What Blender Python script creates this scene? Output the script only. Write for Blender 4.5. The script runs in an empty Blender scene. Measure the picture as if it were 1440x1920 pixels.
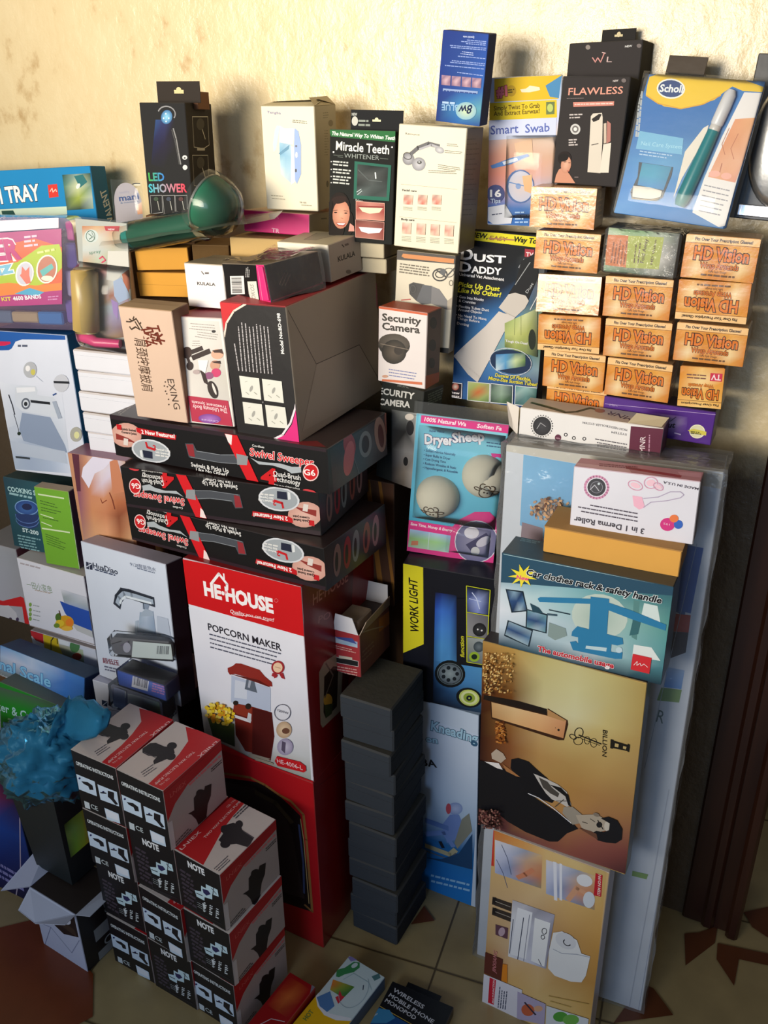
import bpy, bmesh, math, random
from mathutils import Vector, Matrix, noise
from mathutils.geometry import tessellate_polygon
rnd = random.Random(7)
SC = bpy.context.scene
COL = SC.collection

# ---------------------------------------------------------------- camera
CAM_H, PITCH, ROLL, FPX = 1.62, 0.4405, -0.0088, 1681.0
cam_d = bpy.data.cameras.new('camera'); cam = bpy.data.objects.new('camera', cam_d); COL.objects.link(cam)
cam_d.sensor_fit = 'VERTICAL'; cam_d.sensor_height = 24.0; cam_d.lens = 24.0*FPX/1920.0
cam_d.clip_start = 0.05; cam_d.clip_end = 30
cam.matrix_world = Matrix.Translation((0, 0, CAM_H)) @ Matrix.Rotation(math.pi/2-PITCH, 4, 'X') @ Matrix.Rotation(ROLL, 4, 'Z')
SC.camera = cam
SC.view_settings.view_transform = 'Standard'; SC.view_settings.look = 'None'; SC.view_settings.gamma = 1.0
SC.view_settings.use_curve_mapping = False
SC.view_settings.exposure = 0.0
SC.cycles.max_bounces = 8; SC.cycles.transparent_max_bounces = 12
SC.cycles.caustics_reflective = False; SC.cycles.caustics_refractive = False

# ---------------------------------------------------------------- light: a dim room, daylight from openings behind and left of the viewer
world = bpy.data.worlds.new('room_light'); SC.world = world; world.use_nodes = True
world.node_tree.nodes['Background'].inputs[0].default_value = (0.86, 0.86, 0.90, 1)
world.node_tree.nodes['Background'].inputs[1].default_value = 0.17
def area(name, loc, aim, sx, sy, power, col, spread=180):
    d = bpy.data.lights.new(name, 'AREA'); d.shape = 'RECTANGLE'; d.size = sx; d.size_y = sy
    d.energy = power; d.color = col; d.spread = math.radians(spread)
    o = bpy.data.objects.new(name, d); COL.objects.link(o); o.location = loc
    o.rotation_euler = (Vector(aim)-Vector(loc)).to_track_quat('-Z', 'Y').to_euler()
    return o
area('daylight_opening', (-2.1, -0.85, 1.85), (0.0, 1.72, 1.92), 1.7, 1.1, 26.5, (1.0, 0.89, 0.71), 66)
area('window_light', (-1.5, -1.75, 1.5), (-0.1, 1.4, 0.7), 1.4, 1.2, 17.0, (0.50, 0.70, 1.0), 150)

# ---------------------------------------------------------------- pixel rays to real points (used only to read positions off the plan)
WP = Vector((.715, 1.347)); WYAW = -.47
WN = Vector((math.sin(WYAW), -math.cos(WYAW)))
WE = Vector((math.cos(WYAW), math.sin(WYAW)))
CR = {'a1':(0,280,3.6),'a2':(200,130,3.6),'a3':(450,160,3.6),'a4':(720,30,3.6),'a5':(1040,40,3.6),'a6':(0,560,3.6),'a7':(180,400,3.6),'a8':(400,420,3.6),
'b1':(700,400,3.6),'b2':(960,320,3.),'b3':(740,740,3.6),'b4':(1040,740,3.6),'b5':(190,740,3.6),'b6':(450,740,3.6),'b7':(0,860,3.6),'b8':(0,1160,3.6),
'c1':(330,1030,3.6),'c2':(580,1030,3.6),'c3':(880,1000,3.6),'c4':(0,1520,3.6),'c5':(180,1380,3.6),'c6':(480,1380,3.6),'c7':(880,1320,3.6),'c8':(480,1620,3.6),
'd1':(860,1520,3.6),'d2':(1140,1040,4.8),'d3':(1140,1480,4.364),'d4':(0,0,2.),'d5':(200,1620,4.),'e6':(150,1150,6.26),'e7':(140,380,6.857),'e2':(0,1160,6.4),'e3':(0,1440,6.55),'p':(0,0,1.)}
def ray(u, v):
    a, b = u-720, v-960; c, s = math.cos(ROLL), math.sin(ROLL)
    X = (c*a+s*b)/FPX; Y = (s*a-c*b)/FPX
    return Vector((X, math.cos(PITCH)+Y*math.sin(PITCH), -math.sin(PITCH)+Y*math.cos(PITCH)))
def cpx(c, x, y): o = CR[c]; return o[0]+x/o[2], o[1]+y/o[2]
EYE = Vector((0, 0, CAM_H))
def onwd(u, v, wd):
    r = ray(u, v); t = (wd+WP.dot(WN))/(r.x*WN.x+r.y*WN.y); return EYE+r*t
def onz(u, v, z):
    r = ray(u, v); return EYE+r*((z-CAM_H)/r.z)

# ---------------------------------------------------------------- materials
def lin(h):
    if isinstance(h, tuple): return h
    r = [int(h[i:i+2], 16)/255 for i in (0, 2, 4)]
    return tuple((c/12.92 if c <= .04045 else ((c+.055)/1.055)**2.4) for c in r)
MATS = {}
def nodes(name):
    m = bpy.data.materials.new(name); m.use_nodes = True; nt = m.node_tree
    return m, nt, nt.nodes['Principled BSDF']
def M(kind):
    """printed stock: the ink colour is a mesh attribute, the stock (matt card, gloss card, shrink film) sets the shine"""
    if kind in MATS: return MATS[kind]
    m, nt, b = nodes(kind)
    at = nt.nodes.new('ShaderNodeAttribute'); at.attribute_name = 'Col'
    rough, bump, coat, bscale, spec = {'matt':(.72,.04,0,60,.25), 'card':(.5,.05,.0,30,.5), 'gloss':(.34,.05,.1,18,.4),
        'film':(.32,.2,.4,26,.4), 'metal':(.25,.1,0,20,.5), 'kraft':(.85,.12,0,90,.25), 'cloth':(.9,.3,0,120,.2)}[kind]
    n1 = nt.nodes.new('ShaderNodeTexNoise'); n1.inputs['Scale'].default_value = bscale; n1.inputs['Detail'].default_value = 4
    geo = nt.nodes.new('ShaderNodeTexCoord'); nt.links.new(geo.outputs['Object'], n1.inputs['Vector'])
    n2 = nt.nodes.new('ShaderNodeTexNoise'); n2.inputs['Scale'].default_value = 9; n2.inputs['Detail'].default_value = 6
    nt.links.new(geo.outputs['Object'], n2.inputs['Vector'])
    rmp = nt.nodes.new('ShaderNodeMapRange'); rmp.inputs[3].default_value = .90; rmp.inputs[4].default_value = 1.06
    nt.links.new(n2.outputs[0], rmp.inputs[0])
    mul = nt.nodes.new('ShaderNodeVectorMath'); mul.operation = 'SCALE'
    nt.links.new(at.outputs['Color'], mul.inputs[0]); nt.links.new(rmp.outputs[0], mul.inputs['Scale'])
    nt.links.new(mul.outputs[0], b.inputs['Base Color'])
    b.inputs['Roughness'].default_value = rough; b.inputs['Coat Weight'].default_value = coat; b.inputs['Coat Roughness'].default_value = .12
    b.inputs['Specular IOR Level'].default_value = spec
    if kind == 'metal': b.inputs['Metallic'].default_value = .9
    bp = nt.nodes.new('ShaderNodeBump'); bp.inputs['Strength'].default_value = bump; bp.inputs['Distance'].default_value = .01
    nt.links.new(n1.outputs[0], bp.inputs['Height']); nt.links.new(bp.outputs[0], b.inputs['Normal'])
    if kind == 'film': nt.links.new(bp.outputs[0], b.inputs['Coat Normal'])
    MATS[kind] = m; return m
def clear(name, tint='ffffff', amount=.14, rough=.12, bump=.25, bscale=30, ior=1.28, sheen=(.9,.9,.9)):
    """clear plastic: mostly see-through with a fresnel shine and a little milkiness"""
    if name in MATS: return MATS[name]
    m = bpy.data.materials.new(name); m.use_nodes = True; nt = m.node_tree; nt.nodes.clear()
    out = nt.nodes.new('ShaderNodeOutputMaterial'); tr = nt.nodes.new('ShaderNodeBsdfTransparent'); gl = nt.nodes.new('ShaderNodeBsdfGlossy')
    df = nt.nodes.new('ShaderNodeBsdfDiffuse'); mx = nt.nodes.new('ShaderNodeMixShader'); m2 = nt.nodes.new('ShaderNodeMixShader')
    c = lin(tint); tr.inputs[0].default_value = (*[.62+.38*x for x in c], 1); df.inputs[0].default_value = (*c, 1)
    gl.inputs[0].default_value = (*sheen, 1); gl.inputs['Roughness'].default_value = rough
    nz = nt.nodes.new('ShaderNodeTexNoise'); nz.inputs['Scale'].default_value = bscale; nz.inputs['Detail'].default_value = 3
    tc = nt.nodes.new('ShaderNodeTexCoord'); nt.links.new(tc.outputs['Object'], nz.inputs['Vector'])
    bp = nt.nodes.new('ShaderNodeBump'); bp.inputs['Strength'].default_value = bump; bp.inputs['Distance'].default_value = .01
    nt.links.new(nz.outputs[0], bp.inputs['Height']); nt.links.new(bp.outputs[0], gl.inputs['Normal'])
    fr = nt.nodes.new('ShaderNodeFresnel'); fr.inputs[0].default_value = ior; nt.links.new(bp.outputs[0], fr.inputs['Normal'])
    mx.inputs[0].default_value = amount
    nt.links.new(tr.outputs[0], mx.inputs[1]); nt.links.new(df.outputs[0], mx.inputs[2])
    nt.links.new(fr.outputs[0], m2.inputs[0]); nt.links.new(mx.outputs[0], m2.inputs[1]); nt.links.new(gl.outputs[0], m2.inputs[2])
    nt.links.new(m2.outputs[0], out.inputs['Surface']); MATS[name] = m; return m

# ---------------------------------------------------------------- mesh building
class MB:
    """collects coloured polygons and links them as ONE mesh object"""
    def __init__(s): s.v = []; s.f = []; s.c = []; s.smooth = set()
    def poly(s, pts, cols, smooth=False):
        i = len(s.v); s.v += [tuple(p) for p in pts]; s.f.append(tuple(range(i, i+len(pts))))
        if isinstance(cols, (str, tuple)): cols = [cols]*len(pts)
        s.c.append([lin(c) for c in cols])
        if smooth: s.smooth.add(len(s.f)-1)
    def grid(s, P, C, smooth=True, closed=False):
        """P[r][c] points shared, C colour or grid"""
        R, K = len(P), len(P[0]); i = len(s.v)
        for r in P: s.v += [tuple(p) for p in r]
        cc = (lambda r, c: C[r][c]) if isinstance(C, list) else (lambda r, c: C)
        for r in range(R-1):
            for c in range(K if closed else K-1):
                d = (c+1) % K
                s.f.append((i+r*K+c, i+r*K+d, i+(r+1)*K+d, i+(r+1)*K+c))
                s.c.append([lin(cc(r, c)), lin(cc(r, d)), lin(cc(r+1, d)), lin(cc(r+1, c))])
                if smooth: s.smooth.add(len(s.f)-1)
    def box(s, x0, y0, z0, x1, y1, z1, col, ch=.001, mtx=None):
        """chamfered box; col = one colour or dict by face letter F B L R T D"""
        bm = bmesh.new(); bmesh.ops.create_cube(bm, size=1)
        for v in bm.verts: v.co = Vector((x0+(v.co.x+.5)*(x1-x0), y0+(v.co.y+.5)*(y1-y0), z0+(v.co.z+.5)*(z1-z0)))
        ch = min(ch, .3*min(abs(x1-x0), abs(y1-y0), abs(z1-z0)))
        if ch > 0: bmesh.ops.bevel(bm, geom=bm.edges[:]+bm.verts[:], offset=ch, segments=1, affect='EDGES')
        bm.normal_update(); bm.verts.ensure_lookup_table(); i = len(s.v)
        s.v += [tuple(mtx @ v.co if mtx else v.co) for v in bm.verts]
        for f in bm.faces:
            n = f.normal; k = 'R' if n.x > .9 else 'L' if n.x < -.9 else 'B' if n.y > .9 else 'F' if n.y < -.9 else 'T' if n.z > .9 else 'D' if n.z < -.9 else None
            if isinstance(col, dict):
                if k is None:
                    q = [(abs(n.y), 'F' if n.y < 0 else 'B'), (abs(n.x), 'L' if n.x < 0 else 'R'), (abs(n.z), 'T' if n.z > 0 else 'D')]
                    q = [t for t in q if t[0] > .3]; a = [lin(col.get(t[1], col['F'])) for t in q]
                    c = tuple(min(1, sum(x[j] for x in a)/len(a)*1.05+.015) for j in range(3))
                else: c = lin(col.get(k, col['F']))
            else: c = lin(col)
            s.f.append(tuple(i+v.index for v in f.verts)); s.c.append([c]*len(f.verts))
        bm.free()
    def lathe(s, prof, org, axis, col, n=24, cap=True):
        """prof = [(radius, height)...]; col colour or list per profile point"""
        q = Vector(axis).normalized().to_track_quat('Z', 'Y'); org = Vector(org)
        P = [[org+q @ Vector((r*math.cos(a*2*math.pi/n), r*math.sin(a*2*math.pi/n), h)) for a in range(n)] for r, h in prof]
        C = [[(col[k] if isinstance(col, list) else col)]*n for k in range(len(prof))]
        s.grid(P, C, True, True)
        if cap:
            s.poly(list(reversed(P[0])), C[0][0]); s.poly(P[-1], C[-1][0])
    def tube(s, pts, r, col, n=8):
        pts = [Vector(p) for p in pts]; rings = []
        for k, p in enumerate(pts):
            t = (pts[min(k+1, len(pts)-1)]-pts[max(k-1, 0)]).normalized(); q = t.to_track_quat('Z', 'Y')
            rr = r[k] if isinstance(r, (list, tuple)) else r
            rings.append([p+q @ Vector((rr*math.cos(a*2*math.pi/n), rr*math.sin(a*2*math.pi/n), 0)) for a in range(n)])
        s.grid(rings, col, True, True); s.poly(list(reversed(rings[0])), col); s.poly(rings[-1], col)
    def build(s, name, mat, parent=None):
        me = bpy.data.meshes.new(name); me.from_pydata(s.v, [], s.f)
        ca = me.color_attributes.new('Col', 'FLOAT_COLOR', 'CORNER')
        flat = []
        for f in s.c:
            for c in f: flat += [c[0], c[1], c[2], 1.0]
        ca.data.foreach_set('color', flat)
        me.polygons.foreach_set('use_smooth', [i in s.smooth for i in range(len(s.f))])
        me.materials.append(M(mat) if isinstance(mat, str) else mat); me.update()
        o = bpy.data.objects.new(name, me); COL.objects.link(o)
        if parent: o.parent = parent
        return o

def tag(o, label=None, cat=None, group=None, kind=None):
    if label: o['label'] = label
    if cat: o['category'] = cat
    if group: o['group'] = group
    if kind: o['kind'] = kind
    return o
def empty(name, loc=(0, 0, 0), rz=0):
    o = bpy.data.objects.new(name, None); COL.objects.link(o); o.location = loc; o.rotation_euler = (0, 0, rz); o.empty_display_size = .02
    return o
def copy_tree(o, parent=None):
    c = o.copy(); COL.objects.link(c)
    if parent: c.parent = parent
    for ch in list(o.children): copy_tree(ch, c)
    return c

# ---------------------------------------------------------------- lettering
_tc = {}
def glyphs(txt, off, lat=False):
    key = (txt, off)
    if key in _tc: return _tc[key]
    cu = bpy.data.curves.new('t', 'FONT'); cu.body = txt; cu.size = 1; cu.offset = off; cu.resolution_u = 2; cu.fill_mode = 'FRONT'
    ob = bpy.data.objects.new('t', cu); me = ob.to_mesh()
    vs = [(v.co.x, v.co.y) for v in me.vertices]; fs = [tuple(p.vertices) for p in me.polygons]
    ob.to_mesh_clear(); bpy.data.objects.remove(ob); bpy.data.curves.remove(cu)
    _tc[key] = (vs, fs); return _tc[key]
CAPH = None
def clip(poly, w, h):
    """Sutherland-Hodgman against the face rectangle; points are (x, y, colour)"""
    for ax, lim, sg in ((0, 0, 1), (0, w, -1), (1, 0, 1), (1, h, -1)):
        out = []
        for i in range(len(poly)):
            a, b = poly[i], poly[(i+1) % len(poly)]
            da, db = sg*(a[ax]-lim), sg*(b[ax]-lim)
            if da >= 0: out.append(a)
            if (da >= 0) != (db >= 0):
                t = da/(da-db); out.append((a[0]+(b[0]-a[0])*t, a[1]+(b[1]-a[1])*t, tuple(a[2][k]+(b[2][k]-a[2][k])*t for k in range(3))))
        poly = out
        if len(poly) < 3: return []
    return poly
class Face:
    """printing on one flat face of a box: layers of ink a hair above the stock"""
    step = .00005
    def __init__(s, mb, O, U, V, w, h, mtx=None, crop=None, norm=None):
        s.mb, s.O, s.U, s.V, s.w, s.h, s.k, s.crop, s.norm = mb, Vector(O), Vector(U), Vector(V), w, h, 1, crop, norm
        s.N = s.U.cross(s.V)
        if mtx: s.wo = mtx @ s.O; r = mtx.to_3x3(); s.wu = r @ s.U; s.wv = r @ s.V; s.wn = r @ s.N
    def at(s, x, y):
        if s.norm: return (x/s.norm[0]*s.w, (1-y/s.norm[1])*s.h)
        d = ray(*cpx(s.crop, x, y)); t = (s.wo-EYE).dot(s.wn)/d.dot(s.wn); P = EYE+d*t-s.wo
        return (P.dot(s.wu), P.dot(s.wv))
    def put(s, pts, cols, up=None):
        z = s.step*s.k
        if isinstance(cols, (str, tuple)): cols = [lin(cols)]*len(pts)
        pl = [(p[0], p[1], lin(c)) for p, c in zip(pts, cols)]
        e = .0004
        if any(p[0] < e or p[0] > s.w-e or p[1] < e or p[1] > s.h-e for p in pl):
            pl = clip([(p[0]-e, p[1]-e, p[2]) for p in pl], s.w-2*e, s.h-2*e); pl = [(p[0]+e, p[1]+e, p[2]) for p in pl]
        if len(pl) < 3: return
        a = sum(pl[i][0]*pl[(i+1) % len(pl)][1]-pl[(i+1) % len(pl)][0]*pl[i][1] for i in range(len(pl)))
        if a < 0: pl.reverse()
        s.mb.poly([s.O+s.U*p[0]+s.V*p[1]+s.N*z for p in pl], [p[2] for p in pl])
    def poly(s, col, *pts, m=True):
        q = [s.at(*p) for p in pts] if m else list(pts)
        if len(q) > 4:
            for t in tessellate_polygon([[Vector((p[0], p[1], 0)) for p in q]]): s.put([q[i] for i in t], col)
        else: s.put(q, col)
        s.k += 1; return s
    def all(s, col): return s.poly(col, (0, 0), (s.w, 0), (s.w, s.h), (0, s.h), m=False)
    def rect(s, col, x0, y0, x1, y1): return s.poly(col, (x0, y0), (x1, y0), (x1, y1), (x0, y1))
    def line(s, col, wd, *pts):
        q = [Vector(s.at(*p)) for p in pts]; wd = s.unit(pts[0])*wd/2
        for a, b in zip(q, q[1:]):
            d = (b-a); 
            if d.length < 1e-7: continue
            n = Vector((-d.y, d.x)).normalized()*wd; e = d.normalized()*wd*.5
            s.put([a-n-e, b-n+e, b+n+e, a+n-e], col)
        s.k += 1; return s
    def unit(s, p):
        a = Vector(s.at(*p)); return ((Vector(s.at(p[0]+10, p[1]))-a).length+(Vector(s.at(p[0], p[1]+10))-a).length)/20
    def ell(s, col, x, y, rx, ry, rot=0, n=20, c2=None):
        c, sn = math.cos(math.radians(rot)), math.sin(math.radians(rot)); R = []
        for i in range(n):
            a = 2*math.pi*i/n; ex, ey = rx*math.cos(a), ry*math.sin(a); R.append(s.at(x+ex*c-ey*sn, y+ex*sn+ey*c))
        o = s.at(x, y)
        for i in range(n): s.put([o, R[i], R[(i+1) % n]], [lin(c2 or col), lin(col), lin(col)])
        s.k += 1; return s
    def ring(s, col, x, y, rx, ry, wd, rot=0, n=24, a0=0, a1=360):
        c, sn = math.cos(math.radians(rot)), math.sin(math.radians(rot)); P = []
        for i in range(n+1):
            a = math.radians(a0+(a1-a0)*i/n); ex, ey = rx*math.cos(a), ry*math.sin(a); P.append((x+ex*c-ey*sn, y+ex*sn+ey*c))
        return s.line(col, wd, *P)
    def img(s, quad, rows):
        """smooth little picture: rows of colours spread over a quad (TL, TR, BR, BL)"""
        R = len(rows); q = [Vector(s.at(*p)) for p in quad]
        rows = [r.split() for r in rows]
        def P(u, v): return (q[0]*(1-u)+q[1]*u)*(1-v)+(q[3]*(1-u)+q[2]*u)*v
        for r in range(R-1):
            K = min(len(rows[r]), len(rows[r+1]))
            for c in range(K-1):
                s.put([P(c/(K-1), r/(R-1)), P((c+1)/(K-1), r/(R-1)), P((c+1)/(K-1), (r+1)/(R-1)), P(c/(K-1), (r+1)/(R-1))],
                      [rows[r][c], rows[r][c+1], rows[r+1][c+1], rows[r+1][c]])
        s.k += 1; return s
    def text(s, txt, x0, y0, x1, y1, hh, col, b=.0, o=None, c2=None, it=0):
        """baseline from (x0,y0) to (x1,y1); hh = cap height towards 'up' of the lettering"""
        global CAPH
        if CAPH is None: CAPH = max(v[1] for v in glyphs('H', 0)[0])
        if o: s.text(txt, x0, y0, x1, y1, hh, o[1], b+o[0], it=it)
        vs, fs = glyphs(txt, b)
        base = glyphs(txt, 0)[0]
        xa, xb = min(v[0] for v in base), max(v[0] for v in base)
        L = math.hypot(x1-x0, y1-y0); ux, uy = -(-(y1-y0))/L*1, -(x1-x0)/L
        A = Vector(s.at(x0, y0)); E = Vector(s.at(x1, y1)); 
        Uv = Vector(s.at(x0+ux*abs(hh), y0+uy*abs(hh)))-A
        X = (E-A)/(xb-xa); 
        # keep lettering square to its baseline on the face
        n = Vector((-X.y, X.x)).normalized(); h = abs(Uv.dot(n))
        if Uv.dot(n) < 0: n = -n
        Y = n*h/CAPH
        if it: Y = Y+X.normalized()*h/CAPH*it
        c0 = lin(col); c1 = lin(c2) if c2 else None
        for f in fs:
            P = [A+X*(vs[i][0]-xa)+Y*vs[i][1] for i in f]
            if c1:
                cc = []
                for i in f:
                    t = min(1, max(0, (vs[i][0]-xa)/(xb-xa))); cc.append(tuple(c0[k]*(1-t)+c1[k]*t for k in range(3)))
            else: cc = [c0]*len(f)
            s.put(P, cc)
        s.k += 1; return s
    def greek(s, col, p0, p1, step, n, hh, seed=1, rag=.25):
        """rows of small print too fine to read"""
        r = random.Random(seed); p0 = Vector(p0); p1 = Vector(p1); step = Vector(step)
        d = (p1-p0); L = d.length; e = d/L; up = Vector((e.y, -e.x))*hh
        for i in range(n):
            a = p0+step*i; x = 0; end = L*(1-rag*r.random())
            while x < end-hh:
                wl = min(end-x, hh*(1.2+3.5*r.random())); q = [a+e*x, a+e*(x+wl), a+e*(x+wl)+up, a+e*x+up]
                s.put([s.at(*t) for t in q], col); x += wl+hh*.55
        s.k += 1; return s
    def bars(s, x0, y0, x1, y1, x2, y2, n=16, bg='e8e8e6', fg='1a1a1a', seed=3):
        """barcode: along (x0,y0)->(x1,y1), bar length towards (x2,y2)"""
        a = Vector((x0, y0)); d = Vector((x1, y1))-a; l = Vector((x2, y2))-a; r = random.Random(seed)
        s.poly(bg, a, a+d, a+d+l, a+l); t = .06
        while t < .93:
            w = r.choice((.012, .02, .035)); q = [a+d*t+l*.1, a+d*(t+w)+l*.1, a+d*(t+w)+l*.82, a+d*t+l*.82]
            s.put([s.at(*p) for p in q], fg); t += w+r.choice((.015, .025, .04))
        s.k += 1; return s
def XY(mtx): return mtx
class Box:
    """a carton: pose from the survey table, chamfered body, printed faces"""
    def __init__(s, key, col, mat='card', dims=None, ch=.0012):
        x, y, z, yaw, tx, ty, w, d, h = B[key] if isinstance(key, str) else key
        if dims: w, d, h = [b or a for a, b in zip((w, d, h), dims)]
        s.w, s.d, s.h = w, d, h; s.mat = mat
        s.M = Matrix.Translation((x, y, z)) @ Matrix.Rotation(yaw, 4, 'Z') @ Matrix.Rotation(ty, 4, 'Y') @ Matrix.Rotation(tx, 4, 'X')
        s.mb = MB(); s.mb.box(0, 0, 0, w, d, h, col, ch); s.kids = []
    def face(s, k, crop=None, norm=None):
        w, d, h = s.w, s.d, s.h
        O, U, V, a, b = {'F': ((0, 0, 0), (1, 0, 0), (0, 0, 1), w, h), 'R': ((w, 0, 0), (0, 1, 0), (0, 0, 1), d, h),
                         'T': ((0, 0, h), (1, 0, 0), (0, 1, 0), w, d), 'L': ((0, d, 0), (0, -1, 0), (0, 0, 1), d, h)}[k]
        return Face(s.mb, O, U, V, a, b, s.M, crop, norm)
    def part(s, name, mb, mat=None, label=None): s.kids.append((name, mb, mat or s.mat, label)); return s
    def done(s, name, label, cat='box', group=None):
        if s.kids:
            o = empty(name); o.matrix_world = s.M; tag(o, label, cat, group)
            s.mb.build('carton', s.mat, o)
            for n, mb, mt, lb in s.kids:
                c = mb.build(n, mt, o)
                if lb: c['label'] = lb
        else:
            o = s.mb.build(name, s.mat); o.matrix_world = s.M; tag(o, label, cat, group)
        return o
def slab(x0, y0, z0, x1, y1, z1, col, ch=.0004, mtx=None):
    m = MB(); m.box(x0, y0, z0, x1, y1, z1, col, ch, mtx); return m
def plate(pts, n, t, col):
    """thin sheet from a polygon of points, thickness t along n"""
    m = MB(); P = [Vector(p) for p in pts]; Q = [p+Vector(n)*t for p in P]
    m.poly(Q, col); m.poly(list(reversed(P)), col)
    for i in range(len(P)): j = (i+1) % len(P); m.poly([P[i], P[j], Q[j], Q[i]], col)
    return m

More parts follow.
